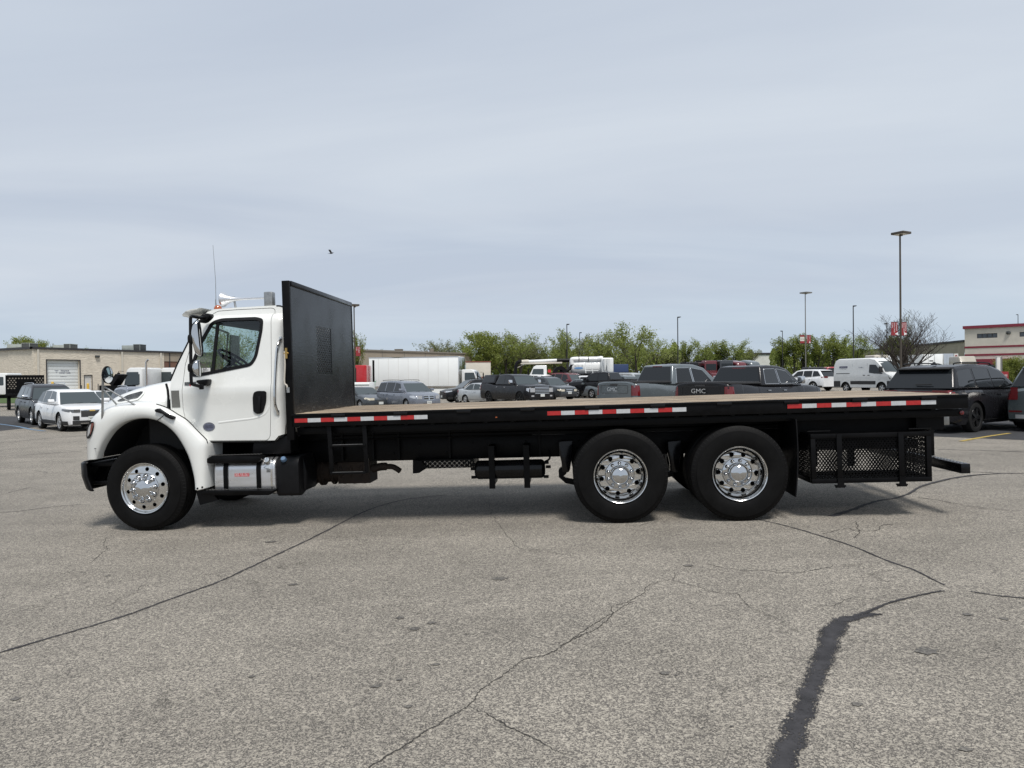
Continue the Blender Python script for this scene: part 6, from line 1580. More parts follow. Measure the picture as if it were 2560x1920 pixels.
make_car('parked_car', sedan(grey_p, L=4.68, H=1.42, front=dict(grille=(.40, .60), gw=.6, lamp=(.60, .68), lamp_s=.5, lamp_mt='headlamp_dark', lower=(.24, .36, .8)), r=.34, spokes=5, style='twin'), 'slate sedan with sharp nose beside the grey pickup tailgate', 'car', PX(1470, 55), 55, -55)
make_car('parked_pickup', pickup(white_p, H=2.0), 'white pickup whose cab shows above the dark grey boxy SUV', 'pickup', PX(1350, 61), 61, -50)
make_car('parked_suv', suv(maroon_p, L=5.1, W=2.0, H=2.02, wb=3.0, r=.40, top=[(0, .98), (.10, 1.08), (.45, 1.16), (1.25, 1.22), (2.0, 1.2), (4.6, 1.24), (5.05, 1.2), (5.1, 1.1)],
         gh=[(1.30, 1.2), (2.05, 1.86), (2.5, 1.98), (3.6, 2.02), (4.62, 1.94), (5.0, 1.25)], side_win=[[(1.80, 1.28), (2.2, 1.80), (2.72, 1.88), (2.72, 1.28)], [(2.80, 1.28), (2.80, 1.88), (3.60, 1.90), (3.60, 1.28)], [(3.68, 1.28), (3.68, 1.90), (4.5, 1.85), (4.75, 1.3)]]),
         'maroon SUV seen over the slate sedan', 'car', PX(1426, 60), 60, -52)
make_car('parked_pickup', pickup(black_p, H=2.0), 'black pickup with its back to the lens under the vacuum tank', 'pickup', PX(1512, 54), 54, 140)
make_car('parked_suv', suv(white_p, H=1.66), 'white car roof showing over the grey pickup bed', 'car', PX(1490, 59), 59, -50)
make_car('parked_suv', suv(grey_p, H=1.64), 'grey car roof right of the white one over the grey pickup bed', 'car', PX(1566, 60), 60, -50)
make_car('parked_suv', suv(silver_p, H=1.95, L=5.1, gh=[(1.30, 1.15), (2.05, 1.80), (2.5, 1.92), (3.6, 1.95), (4.62, 1.88), (5.0, 1.15)]), 'silver tall SUV left of the grey pickup cab', 'car', PX(1585, 62), 62, -50)
# ---- the two big pickups behind the tail
def x_gmc_tail(ctx, sp):
    L, X_ = ctx['L'], ctx['X_']; z = sp['H'] - .09
    b = B(); s = sp['gh'][-2][0] + .02; b.box((X_(s) - .02, -.22, z - .01), (X_(s) + .01, .22, z + .025)); b.obj('brake_lamp', 'redlens', ctx['root'])
    b = B(); b.box((X_(L + .12), -.95, .52), (X_(L - .1), .95, .74)); b.obj('rear_bumper', 'chrometrim' if sp['paint'] is grey_p else 'black', ctx['root'], bevel=.03)
for (nm, pt, xt, yt, hd, lab, tilt) in (('a', grey_p, 1537, 24.6, 35, 'grey pickup with black bed cover seen from its tailgate, left of the black pickup', 0), ('b', black_p, 1752, 21.4, 41, 'glossy black pickup with chrome trimmed side windows seen from its tailgate', 0)):
    sp_ = pickup(pt, H=2.02 if nm == 'a' else 1.94, gate_text='GMC', gate_tz=1.13, gate_z=(.80, 1.30), win_trim='chrometrim', handle_mt='chrometrim', mirror_mt='chrometrim', extras=[x_front_std, x_rear_std, x_bed, x_gmc_tail], rear_inset=.10)
    if nm == 'a': sp_.update(gh=[(1.40, 1.24), (2.10, 1.88), (2.6, 2.0), (3.3, 2.02), (3.75, 1.98), (4.02, 1.27)], side_win=[[(1.86, 1.33), (2.26, 1.80), (2.85, 1.88), (2.85, 1.33)], [(2.93, 1.33), (2.93, 1.88), (3.62, 1.87), (3.78, 1.33)]])
    Xt = PX(xt, yt); o = make_car('parked_pickup', sp_, lab, 'pickup', Xt + 2.94 * math.cos(R(hd)), yt + 2.94 * math.sin(R(hd)), hd); o.scale = (1, 1, .955 if nm == 'b' else .985)
# ---- right side cars
make_car('parked_suv', suv(white_p, L=4.62, H=1.70, rear=dict(lamp=(1.02, 1.14), lamp_y=.5), rear_glass='darkglass'), 'white crossover seen from behind, left of the small grey sedan', 'car', PX(2016, 58), 58, 118)
make_car('parked_car', sedan(dgrey_p, H=1.45, glass='greyglass'), 'small grey sedan with silver wheels behind the white van tail', 'car', PX(2075, 66), 66, -30)
make_car('parked_pickup', pickup(red_p, H=1.98, extras=[x_front_std, x_rear_std, x_topper]), 'red pickup with black bed cap behind the small grey sedan', 'pickup', PX(2080, 72), 72, 0)
bc = [o for o in bpy.data.objects if o.name.startswith('bed_cap')][-1]; bc.data.materials.clear(); bc.data.materials.append(M['cladding'])
def x_bigsuv(ctx, sp):
    L, X_ = ctx['L'], ctx['X_']; w0 = ctx['plan'](L) * .93
    ctx['end']('light_bar', False, -w0 * .8, w0 * .8, 1.045, 1.075, 'redlens', off=.03)
    ctx['end']('number_plate', False, -.26, .26, .80, .93, 'plate_white', off=.03)
    b = B(); p = sp['gh'][-1]; b.tube([(X_(p[0] - .06) - .03, .05, p[1] + .12), (X_(p[0] - .05) - .03, -.36, p[1] + .13)], .014, 6); b.obj('rear_wiper', 'dark', ctx['root'])
    b = B(); b.prism([(X_(4.2), sp['H'] - .01), (X_(4.05), sp['H'] + .07), (X_(4.0), sp['H'] + .07), (X_(3.9), sp['H'] - .01)], -.02, .02); b.obj('roof_antenna', 'plastic', ctx['root'], bevel=.006)
big = dict(L=5.0, W=1.98, H=1.77, wb=2.90, fo=.98, r=.39, clear=.22, win_trim=None,
         top=[(0, .82), (.10, .92), (.5, 1.04), (1.25, 1.12), (2.0, 1.10), (4.4, 1.12), (4.88, 1.10), (5.0, 1.02)],
         gh=[(1.28, 1.10), (2.0, 1.64), (2.5, 1.75), (3.6, 1.77), (4.50, 1.70), (4.90, 1.12)],
         side_win=[[(1.75, 1.17), (2.15, 1.58), (2.72, 1.65), (2.72, 1.17)], [(2.80, 1.17), (2.80, 1.65), (3.62, 1.66), (3.62, 1.17)], [(3.74, 1.17), (3.74, 1.65), (4.42, 1.60), (4.62, 1.20)]],
         gaps=[1.55, 2.76, 3.68], handles=[2.6, 3.5])
hd = 33; make_car('parked_suv', suv(black_p, **{**big, 'rear': dict(lamp=(1.00, 1.10), lamp_y=.55, lamp_s=.16), 'style': 'black', 'spokes': 5, 'rear_glass': 'darkglass', 'spoiler_mt': 'dark', 'extras': [x_front_std, x_rear_std, x_rails, x_spoiler, x_bigsuv], 'rear_inset': .06}),
         'glossy black three row SUV right behind the truck tail', 'car', 10.50 + 2.5 * math.cos(R(hd)), 18.5 + 2.5 * math.sin(R(hd)), hd)
def x_edge(ctx, sp):
    ctx['end']('reflector', False, .55, .85, .50, .54, 'redlens', off=.03, both=True); ctx['end']('skid_plate', False, -.7, .7, .34, .44, 'alloy', off=.03)
hd = 36; make_car('parked_suv', suv(greengrey_p, **{**big, 'H': 1.80, 'rear': dict(lamp=(.82, 1.14), lamp_y=.80, lamp_s=.26), 'extras': [x_front_std, x_rear_std, x_rails, x_clad, x_spoiler, x_edge]}),
         'green grey SUV cut by the right edge of the picture', 'car', 13.47 + 2.5 * math.cos(R(hd)), 17.84 + 2.5 * math.sin(R(hd)), hd)
# ------------------------------------------------------------------ trees
M['bark'] = mat('bark', (.050, .041, .034), .9, noise=(6, .4), bump=(12, .5, .02))
def leaf_mat(name, c1, c2):
    mt = bpy.data.materials.new(name); mt.use_nodes = True; nt = mt.node_tree; b = nt.nodes['Principled BSDF']
    g = nt.nodes.new("ShaderNodeNewGeometry"); r = nt.nodes.new("ShaderNodeMixRGB"); r.inputs[1].default_value = (*c1, 1); r.inputs[2].default_value = (*c2, 1)
    nt.links.new(g.outputs['Random Per Island'], r.inputs[0]); nt.links.new(r.outputs[0], b.inputs['Base Color']); b.inputs['Roughness'].default_value = .6
    b.inputs['Subsurface Weight'].default_value = 0
    tr = nt.nodes.new("ShaderNodeBsdfTranslucent"); nt.links.new(r.outputs[0], tr.inputs[0]); ms = nt.nodes.new("ShaderNodeMixShader"); ms.inputs[0].default_value = .45
    o = nt.nodes['Material Output']; nt.links.new(b.outputs[0], ms.inputs[1]); nt.links.new(tr.outputs[0], ms.inputs[2]); nt.links.new(ms.outputs[0], o.inputs[0])
    return mt
M['leaf_a'] = leaf_mat('spring_leaves', (.165, .21, .038), (.27, .31, .085))
M['leaf_b'] = leaf_mat('dull_spring_leaves', (.15, .165, .06), (.24, .25, .11))
M['leaf_c'] = leaf_mat('dense_green_leaves', (.14, .18, .028), (.25, .28, .06))
M['leaf_y'] = leaf_mat('yellow_buds', (.12, .12, .035), (.20, .19, .07))
def grow(seed, Hh, spread, levels=4, kids=(7, 4, 4, 3), upright=.6, trunk_r=None, first=.18):
    """branch skeleton: list of (points, radii); tips for leaves"""
    rnd = random.Random(seed); br = []; tips = []
    tr = trunk_r or Hh * .022
    def branch(p, d, L_, r, lev):
        n_ = 5 if lev < 2 else 3; pts = [p]; rs = [r]; dd = d.normalized()
        for i in range(n_):
            dd = (dd + Vector((rnd.uniform(-1, 1), rnd.uniform(-1, 1), rnd.uniform(-.3, 1) * upright)) * (.16 if lev else .05)).normalized()
            p = p + dd * (L_ / n_); pts.append(p); rs.append(r * (1 - .62 * (i + 1) / n_))
        br.append((pts, rs, lev))
        if lev >= levels - 1:
            tips.extend(pts[1:]); return
        k_ = kids[lev]
        for i in range(k_):
            t = (first if lev == 0 else .3) + (1 - (first if lev == 0 else .3)) * (i + rnd.uniform(.2, .9)) / k_
            idx = min(n_ - 1, int(t * n_)); q_ = pts[idx].lerp(pts[idx + 1], t * n_ - idx)
            az = i * 2.399 + rnd.uniform(-.5, .5); out_ = Vector((math.cos(az), math.sin(az), 0))
            tilt = rnd.uniform(.55, .95) * spread
            nd = (dd * (1 - .4 * tilt) + out_ * tilt * (1.0 if lev == 0 else .8) + Vector((0, 0, upright * .35))).normalized()
            branch(q_, nd, L_ * (rnd.uniform(.50, .68) if lev == 0 else rnd.uniform(.45, .65)) * (1.25 - .55 * t if lev == 0 else 1), r * (1 - .6 * t) * .55, lev + 1)
        if lev: tips.extend(pts[-2:])
    branch(Vector((0, 0, 0)), Vector((0, 0, 1)), Hh * .80, tr, 0)
    return br, tips
_tree_mesh = {}
def tree_meshes(kind):
    if kind in _tree_mesh: return _tree_mesh[kind]
    seed, Hh, spread, upright, leaves, ls, lmat, first, scat, kids = {
        'round': (3, 10, 1.05, .55, 5, .16, 'leaf_a', .10, .42, (9, 5, 5)),
        'tall': (11, 10, .62, .9, 4, .15, 'leaf_a', .12, .45, (9, 5, 4)),
        'poplar': (21, 10, .42, 1.2, 5, .15, 'leaf_c', .08, .40, (12, 4, 4)),
        'dense': (31, 10, .85, .6, 11, .17, 'leaf_c', .05, .60, (10, 5, 5)),
        'thin': (41, 10, .7, .8, 3, .15, 'leaf_b', .10, .40, (9, 5, 5)),
        'maple': (51, 10, .95, .5, 7, .11, 'leaf_c', .10, .40, (10, 6, 5)),
        'budding': (61, 10, .95, .5, 2, .14, 'leaf_y', .12, .35, (10, 5, 5)),
        'bare': (75, 10, .95, 1.0, 0, .1, 'leaf_y', .05, .3, (12, 7, 5, 4)),
    }[kind]
    br, tips = grow(seed, Hh, spread, trunk_r=.36 if kind == 'bare' else None, levels=5 if kind == 'bare' else 4, kids=kids + (3,), upright=upright, first=first)
    b = B()
    for pts, rs, lev in br: b.tube(pts, [max(.012, r_) for r_ in rs], (7, 5, 4, 3, 3)[lev], cap=False)
    # the lowest 1.2 m plus main stem is the trunk
    tb = B(); pts, rs, _ = br[0]; tb.tube(pts, [r_ * 1.02 + .01 for r_ in rs], 9)
    t_me = tb.obj('trunk', 'bark', None, smooth=True); l_me = b.obj('branches', 'bark', None, fix=False, smooth=True)
    rnd = random.Random(seed * 7); vs = []; fs = []
    for p in tips:
        if leaves == 0: break
        if rnd.random() < .16: continue
        for _ in range(leaves + rnd.randint(-1, 2)):
            c = p + Vector((rnd.gauss(0, 1), rnd.gauss(0, 1), rnd.gauss(0, .8))) * scat * .6
            a = Vector((rnd.uniform(-1, 1), rnd.uniform(-1, 1), rnd.uniform(-1, 1))).normalized(); d = a.cross(Vector((rnd.uniform(-1, 1), rnd.uniform(-1, 1), rnd.uniform(-1, 1)))).normalized()
            s = ls * rnd.uniform(.6, 1.4); k_ = len(vs)
            vs += [c - a * s, c + d * s * .55, c + a * s, c - d * s * .5]; fs.append((k_, k_ + 1, k_ + 2, k_ + 3))
    c_me = pyd('crown', vs, fs, lmat, None) if vs else None
    hmax = max(p.z for pts, _, _ in br for p in pts); wmax = sorted(math.hypot(p.x, p.y) for p in tips)[int(len(tips) * .95)]
    out_ = (t_me.data, l_me.data, c_me.data if c_me else None, hmax, wmax)
    for o in (t_me, l_me, c_me):
        if o: bpy.data.objects.remove(o)
    _tree_mesh[kind] = out_; return out_
def tree(kind, x, ytop, Y, wpx, label, group=None, rz=0, leaf=None, base=None, cat='tree'):
    """a tree whose top shows at (x, ytop) and whose crown is wpx wide, Y metres off"""
    t_me, l_me, c_me, hm, wm = tree_meshes(kind)
    p = at(x, ytop, Y); z0 = gz(p.x, Y) if base is None else base; h = p.z - z0; sz = h / hm; sx = (wpx / F_PX * Y) / 2 / wm
    root = empty('tree' if cat == 'tree' else 'shrub', (p.x, Y, z0), rz); root.scale = (sx, sx, sz); tag(root, label, cat, group)
    link('trunk', t_me, None, root); o = link('branches', l_me, None, root)
    if c_me:
        c = link('crown', c_me, None, root)
    return root
G1 = 'trees in the line beyond the parked vehicles'
# treeline, left to right
TL = [
 ('thin', 1075, 851, 150, 90, 'sparse low tree left of the treeline behind the white box truck'),
 ('thin', 1120, 849, 155, 70, 'small grey green tree just above the white box truck roof'),
 ('tall', 1168, 848, 135, 70, 'narrow tree at the left foot of the bright green clump'),
 ('dense', 1215, 826, 115, 120, 'bright dense green tree rising right of the white box truck cab'),
 ('thin', 1262, 832, 128, 100, 'airy tree with visible stems right of the bright dense one'),
 ('tall', 1300, 824, 118, 100, 'tall open tree above the vacuum truck boom tip'),
 ('thin', 1345, 850, 125, 90, 'short loose tree above the vacuum truck cab'),
 ('tall', 1385, 852, 122, 90, 'short green tree over the middle of the white boom'),
 ('round', 1420, 821, 112, 110, 'broad loose tree beside the leftmost black lamp post'),
 ('thin', 1470, 836, 125, 80, 'thin tree between the two small black lamp posts'),
 ('tall', 1500, 827, 116, 110, 'full tree above the vacuum truck tank'),
 ('thin', 1535, 829, 126, 90, 'pale tree just left of the large round tree'),
 ('round', 1590, 806, 98, 160, 'large round topped tree with dark fanned branches'),
 ('tall', 1640, 838, 105, 80, 'tree on the right flank of the large round tree'),
 ('thin', 1672, 872, 130, 90, 'low hazy tree left of the tall black post'),
 ('poplar', 1714, 851, 140, 55, 'small pointed tree right of the tall black post'),
 ('tall', 1760, 844, 138, 80, 'wide pale tree above the parked semi cabs'),
 ('poplar', 1800, 850, 140, 60, 'upright tree between two wide ones above the semi cabs'),
 ('tall', 1835, 848, 138, 90, 'broad tree above the round grey sleeper roofs'),
 ('thin', 1868, 868, 142, 60, 'short tree at the left end of the far white building'),
 ('poplar', 1955, 842, 135, 60, 'poplar left of the bannered lamp post at the white building'),
 ('poplar', 1985, 836, 132, 60, 'poplar touching the left banner of the far lamp post'),
 ('poplar', 2008, 832, 134, 55, 'poplar straight behind the far bannered lamp post'),
 ('poplar', 2045, 838, 132, 60, 'poplar right of the far red banner'),
 ('poplar', 2080, 832, 134, 60, 'tallest poplar of the right hand row'),
 ('poplar', 2106, 836, 136, 50, 'poplar left of the thin dark lamp post by the van'),
 ('tall', 2145, 832, 128, 80, 'leafy tree behind the thin dark lamp post by the van'),
]
for i, (k_, x, yt, Y, w, lab) in enumerate(TL): tree(k_, x, yt, Y, w, lab, G1, rz=i * 1.7)
# understorey hedge that closes the foot of the treeline
b = B(); rnd = random.Random(4); vs = []; fs = []
for x0_, x1_, yt, Y in ((1160, 1700, 880, 132), (1700, 1880, 892, 150), (1925, 2190, 886, 146)):
    n_ = int((x1_ - x0_) * 16)
    for i in range(n_):
        x = x0_ + (x1_ - x0_) * rnd.random(); t = rnd.random() ** 1.5; top = yt + 14 * math.sin(x * .07) + 9 * math.sin(x * .23)
        p = at(x, 945 + (top - 945) * (1 - t), Y + rnd.uniform(-4, 4)); a = Vector((rnd.uniform(-1, 1), rnd.uniform(-.4, .4), rnd.uniform(-1, 1))).normalized() * rnd.uniform(.25, .5); d = Vector((-a.z, rnd.uniform(-.3, .3), a.x)) * .6
        k_ = len(vs); vs += [p - a, p + d, p + a, p - d]; fs.append((k_, k_ + 1, k_ + 2, k_ + 3))
o = pyd('undergrowth', vs, fs, 'leaf_a'); tag(o, 'mass of low green bushes under the treeline', 'bushes'); o['kind'] = 'stuff'
# trees over the left building
G2 = 'treetops over the left building roof'
for k_, x, yt, Y, w, lab in (('dense', 55, 838, 150, 62, 'full olive treetop over the left corner of the beige building'), ('dense', 92, 848, 150, 50, 'second olive treetop left of the middle rooftop unit'), ('thin', 135, 860, 155, 46, 'sparse treetop at the middle rooftop unit'), ('tall', 215, 865, 158, 36, 'small dark treetop above the garage door'), ('budding', 248, 868, 160, 26, 'tiny brownish treetop above the wall lamp'), ('budding', 272, 871, 162, 26, 'faint treetop left of the right rooftop unit'), ('thin', 294, 872, 165, 14, 'wisp of treetop nearest the right rooftop unit')):
    tree(k_, x, yt, Y, w, lab, G2, leaf=None, rz=x)
# maple seen through the cab windows, and the one at the headboard edge
tree('maple', 572, 806, 33, 165, 'leafy maple seen through the truck cab windows', rz=.6)
tree('poplar', 893, 826, 62, 34, 'small leafy tree beside the black headboard edge', rz=2)
tree('thin', 918, 872, 150, 26, 'small treetop over the tan warehouse left of the roof box'); tree('thin', 955, 873, 152, 40, 'low treetop over the tan warehouse roof')
tree('bare', 2260, 770, 46, 196, 'leafless tree with fanned branches behind the tall lamp post', rz=.8)
tree('budding', 2180, 878, 92, 60, 'low leafless tree left of the white van roof', rz=2)
tree('dense', 2230, 838, 140, 50, 'green treetop behind the leafless tree', rz=1); tree('dense', 2262, 842, 142, 40, 'second green treetop right of the banner post', rz=4)
tree('budding', 2268, 774, 52, 30, 'thin tree with first leaves showing above the banners', rz=2)
for x, yt, w, lab in ((2512, 897, 50, 'round shrub behind the red parking sign'), (2545, 890, 70, 'large green shrub at the right picture edge')):
    tree('dense', x, yt, 52, w, lab, 'shrubs by the cream building', rz=x, base=gz(PX(x, 52), 52) - 1.0, cat='shrub')
# ------------------------------------------------------------------ buildings
def wall_mat(name, col, kind):
    mt = mat(name, col, .85, noise=(.8 if kind != 'rough' else 1.6, .12), bump=None); nt = mt.node_tree; b = nt.nodes['Principled BSDF']
    t = nt.nodes.new("ShaderNodeTexCoord")
    if kind == 'rough':
        mp = nt.nodes.new("ShaderNodeMapping"); mp.inputs['Scale'].default_value = (.9, .9, 2.6); nt.links.new(t.outputs['Object'], mp.inputs[0])
        n = nt.nodes.new("ShaderNodeTexNoise"); n.inputs['Scale'].default_value = 2.2; n.inputs['Detail'].default_value = 6; n.inputs['Roughness'].default_value = .65; nt.links.new(mp.outputs[0], n.inputs[0]); src = n.outputs[0]; dist = .09
        bp = nt.nodes.new("ShaderNodeBump"); bp.inputs['Strength'].default_value = .9; bp.inputs['Distance'].default_value = dist; nt.links.new(src, bp.inputs['Height']); nt.links.new(bp.outputs[0], b.inputs['Normal'])
    return mt
M['block'] = wall_mat('split_face_block', (.62, .56, .465), 'rough'); M['tanwall'] = wall_mat('tan_panel', (.30, .255, .20), 'flat'); M['tanmetal'] = wall_mat('tan_ribbed_metal', (.44, .385, .31), 'flat')
M['cream'] = wall_mat('cream_render', (.56, .525, .455), 'flat'); M['farwhite'] = wall_mat('far_white_wall', (.62, .61, .58), 'flat')
M['brick'] = wall_mat('brown_brick', (.16, .085, .06), 'flat'); M['cornice'] = mat('dark_roof_edge', (.035, .033, .035), .5); M['redtrim'] = mat('red_band', (.19, .018, .035), .6)
M['door_panel'] = mat('white_dock_door', (.68, .71, .71), .45, noise=(3, .05)); M['hvac'] = mat('rooftop_unit_grey', (.30, .33, .31), .5, noise=(2, .15)); M['hvac_dark'] = mat('coil_grille', (.05, .055, .055), .6)
M['bollard'] = mat('yellow_bollard_paint', (.60, .38, .05), .5, noise=(6, .2)); M['navy'] = mat('navy_print', (.02, .025, .09), .5)
M['winglass'] = mat('building_glass', (.035, .045, .055), .05, spec=.9); M['grass'] = mat('mown_grass', (.055, .095, .02), .9, noise=(3, .3), bump=(30, .6, .05))
C0 = at(82, 872.5, 93.0); RD = Vector((.478, .878, 0)).normalized(); NRM = Vector((RD.y, -RD.x, 0))
LD = Vector((-1.79, 1, 0)).normalized()
GZB = gz(C0.x, C0.y) - .3
TOPB = C0.z
bl = empty('warehouse', (C0.x, C0.y, 0)); tag(bl, 'long beige rough block warehouse with flat dark edged roof at the left', 'building')
def Bp(t, h, off=0.0): return (RD.x * t + NRM.x * off, RD.y * t + NRM.y * off, h)
def hitx(px_, h=0):
    """distance along the right hand wall where column px_ shows"""
    a = (px_ - 1280) / F_PX - .0105 * 0; return (a * C0.y - C0.x) / (RD.x - a * RD.y)
def wallbox(b, t0, t1, h0, h1, o0, o1, base=None):
    P = [Bp(t0, h0, o0), Bp(t1, h0, o0), Bp(t1, h0, o1), Bp(t0, h0, o1), Bp(t0, h1, o0), Bp(t1, h1, o0), Bp(t1, h1, o1), Bp(t0, h1, o1)]
    b.add(P, [(3, 2, 1, 0), (4, 5, 6, 7), (0, 1, 5, 4), (1, 2, 6, 5), (2, 3, 7, 6), (3, 0, 4, 7)]); return b
td0, td1 = hitx(118.5), hitx(199.5); tm0, tm1 = hitx(211.5), hitx(230); tE, tEND = hitx(411), hitx(560)
zdb = 1.62 + (958 - 974) / (F_PX / 96) * -1 - 1.62 * 0
def hz_(px_, py_, t):
    """height of the point of the wall at t that shows at py_"""
    P = C0 + RD * t; return at(px_, py_, P.y).z
dtop, dbot = hz_(158, 901, (td0 + td1) / 2), hz_(158, 973, (td0 + td1) / 2); mtop, mbot = hz_(220, 938.5, tm0), hz_(220, 977, tm0)
b = B()
wallbox(b, 0, td0, GZB, TOPB, -6, 0); wallbox(b, td1, tm0, GZB, TOPB, -6, 0); wallbox(b, tm1, tE, GZB, TOPB, -6, 0); wallbox(b, td0, td1, dtop, TOPB, -6, 0); wallbox(b, tm0, tm1, mtop, TOPB, -6, 0)
wallbox(b, td0, td1, GZB, dbot, -6, 0); wallbox(b, tm0, tm1, GZB, mbot, -6, 0)
b.obj('wall', 'block', bl)
b = B(); Lq = 60
P = [Vector((0, 0, 0)), LD * Lq]; n2 = Vector((-LD.y, LD.x, 0)) * -1
b.add([(0, 0, GZB), (LD.x * Lq, LD.y * Lq, GZB), (LD.x * Lq + 2, LD.y * Lq + 40, GZB), (2, 40, GZB), (0, 0, TOPB), (LD.x * Lq, LD.y * Lq, TOPB), (LD.x * Lq + 2, LD.y * Lq + 40, TOPB), (2, 40, TOPB)], [(4, 5, 6, 7), (0, 1, 5, 4), (1, 2, 6, 5), (2, 3, 7, 6)])
b.obj('wall', 'block', bl)
b = B(); wallbox(b, -.05, tEND, TOPB + .002, TOPB + .28, -6.2, .18); b.obj('roof_edge', 'cornice', bl)
b = B(); b.add([(LD.x * s + o * -.3 * 0 + (0, -.2)[o], LD.y * s - (0, .25)[o], TOPB + z) for z in (.003, .30) for s in (0, Lq) for o in (0, 1)], [(0, 1, 3, 2), (4, 5, 7, 6), (1, 3, 7, 5), (0, 2, 6, 4)]); b.obj('roof_edge', 'cornice', bl)
b = B(); wallbox(b, tE + .02, tEND, GZB, TOPB, -6, -.10); b.obj('brick_wall', 'brick', bl)
b = B(); wallbox(b, tE + .02, tEND, TOPB - 1.3, TOPB, -.098, -.02); b.obj('fascia_panel', 'tanwall', bl)
for tt in (tE + .9, tE + 4.0): b = B(); wallbox(b, tt, tt + .15, GZB, TOPB, -.09, .02); b.obj('dark_post', 'cornice', bl)
for x in (95, 305, 402): tt = hitx(x); b = B(); wallbox(b, tt - .12, tt + .12, GZB, TOPB - .01, .004, .16); b.obj('downpipe', 'tan' if False else 'cream', bl)
# dock door of stacked panels with the print
dd = empty('dock_door', (0, 0, 0), 0, bl); ns = 9; ph = (dtop - dbot) / ns
for i in range(ns): b = B(); wallbox(b, td0 + .02, td1 - .02, dbot + i * ph + .012, dbot + (i + 1) * ph - .012, -.42, -.36); b.obj('door_slat', 'door_panel', dd, bevel=.01)
b = B(); wallbox(b, td0, td1, dbot, dtop, -.5, -.44); b.obj('door_back', 'hvac_dark', dd)
for a0, a1, h0, h1 in ((td0 - .15, td0 + .0, dbot, dtop + .12), (td1 + .0, td1 + .15, dbot, dtop + .12), (td0, td1, dtop, dtop + .12)): b = B(); wallbox(b, a0, a1, h0, h1, -.02, .03); b.obj('door_frame', 'cornice', dd)
ctr_t = (td0 + td1) / 2; mid_h = (dtop * .60 + dbot * .40)
wtext = lambda nm, s, sz, t, h, w: text_mesh(nm, s, sz, 'navy', dd, lambda a, c_: Bp(t + a, h + c_, -.345), w)
wtext('door_lettering', 'FRESENIUS\nKIDNEY CARE', .3, ctr_t + .35, mid_h, 1.45); wtext('door_lettering', 'Deliveries', .16, ctr_t + .15, mid_h - .62, .8)
for k_, (hw_, hh, dz) in enumerate(((.27, .07, .16), (.16, .05, -.02), (.05, .04, -.14))):
    b = B(); b.add([Bp(ctr_t - .75 + x * hw_, mid_h + dz + .05 * abs(x) + z * hh * (1 - abs(x) * .7), -.345) for x in (-1, -.5, 0, .5, 1) for z in (-.5, .5)], [(i * 2, i * 2 + 2, i * 2 + 3, i * 2 + 1) for i in range(4)]); b.obj('door_emblem', 'navy', dd)
b = B(); wallbox(b, tm0 + .03, tm1 - .03, mbot, mtop - .03, -.2, -.14); md = b.obj('service_door', 'farwhite', bl)
for a0, a1, h0, h1 in ((tm0 - .08, tm0, mbot, mtop + .08), (tm1, tm1 + .08, mbot, mtop + .08), (tm0, tm1, mtop, mtop + .08)): b = B(); wallbox(b, a0, a1, h0, h1, -.02, .02); b.obj('door_frame', 'cornice', md)
tw = hitx(243); hw_ = hz_(243, 891, tw); b = B(); wallbox(b, tw - .3, tw + .3, hw_ - .16, hw_ + .14, .004, .30); b.obj('wall_lamp', 'hvac_dark', bl, bevel=.05)
for i, (x, y0_, y1_, lab) in enumerate(((118.5, 954, 980, 'yellow bollard at the left jamb of the dock door'), (207, 958, 982, 'yellow bollard at the right jamb of the dock door'))):
    t = hitx(x); p = C0 + RD * t + NRM * 1.2; zt, zb = at(x, y0_, p.y).z, gz(p.x, p.y) - .1; b = B(); b.lathe([(0, zt + .0), (.12, zt - .04), (.16, zt - .14), (.16, zb)], (0, 0, 0), 'z', 14); o = b.obj('bollard', 'bollard', None, smooth=True, auto=50); o.location = (p.x, p.y, 0); tag(o, lab, 'bollard', 'yellow bollards at the dock door')
for i, (x, y0_, lab) in enumerate(((177, 963, 'thin dark post before the dock door'), (218.5, 960, 'thin dark post before the service door'))):
    t = hitx(x); p = C0 + RD * t + NRM * 2.5; zt = at(x, y0_, p.y).z; b = B(); b.lathe([(0, zt), (.06, zt - .02), (.06, gz(p.x, p.y) - .1)], (0, 0, 0), 'z', 10); o = b.obj('post', 'hvac_dark', None); o.location = (p.x, p.y, 0); tag(o, lab, 'post', 'posts before the left building')
def hvac(x0_, x1_, ytop, Y, lab):
    p0, p1 = at(x0_, ytop, Y), at(x1_, ytop, Y); w = p1.x - p0.x; h = p0.z - TOPB - .1
    r_ = empty('rooftop_unit', ((p0.x + p1.x) / 2, Y, TOPB + .28), 0); tag(r_, lab, 'rooftop unit', 'units on the left building roof')
    h = p0.z - TOPB - .28; h = max(h, .8)
    b = B(); b.box((-w / 2, -.9, .12), (w * .14, 1.0, h * .88)); b.box((-w * .48, -.92, h * .4), (-w * .05, -.901, h * .43)); b.obj('housing', 'hvac', r_, bevel=.03)
    b = B(); b.box((w * .145, -.88, .12), (w / 2, 1.0, h)); b.obj('coil', 'hvac_dark', r_, bevel=.02)
    b = B(); b.box((w * .142, -.93, h * .97), (w / 2 + .04, 1.02, h * 1.03)); b.obj('top_frame', 'hvac', r_, bevel=.01)
    for xx in (-w * .35, w * .35): b = B(); b.box((xx - .1, -.9, -.05), (xx + .1, 1.0, .118)); b.obj('support', 'hvac_dark', r_)
    for xx in (w * .142, w / 2): b = B(); b.box((xx - .02, -.93, .1), (xx + .04, -.885, h)); b.obj('frame_post', 'hvac', r_)
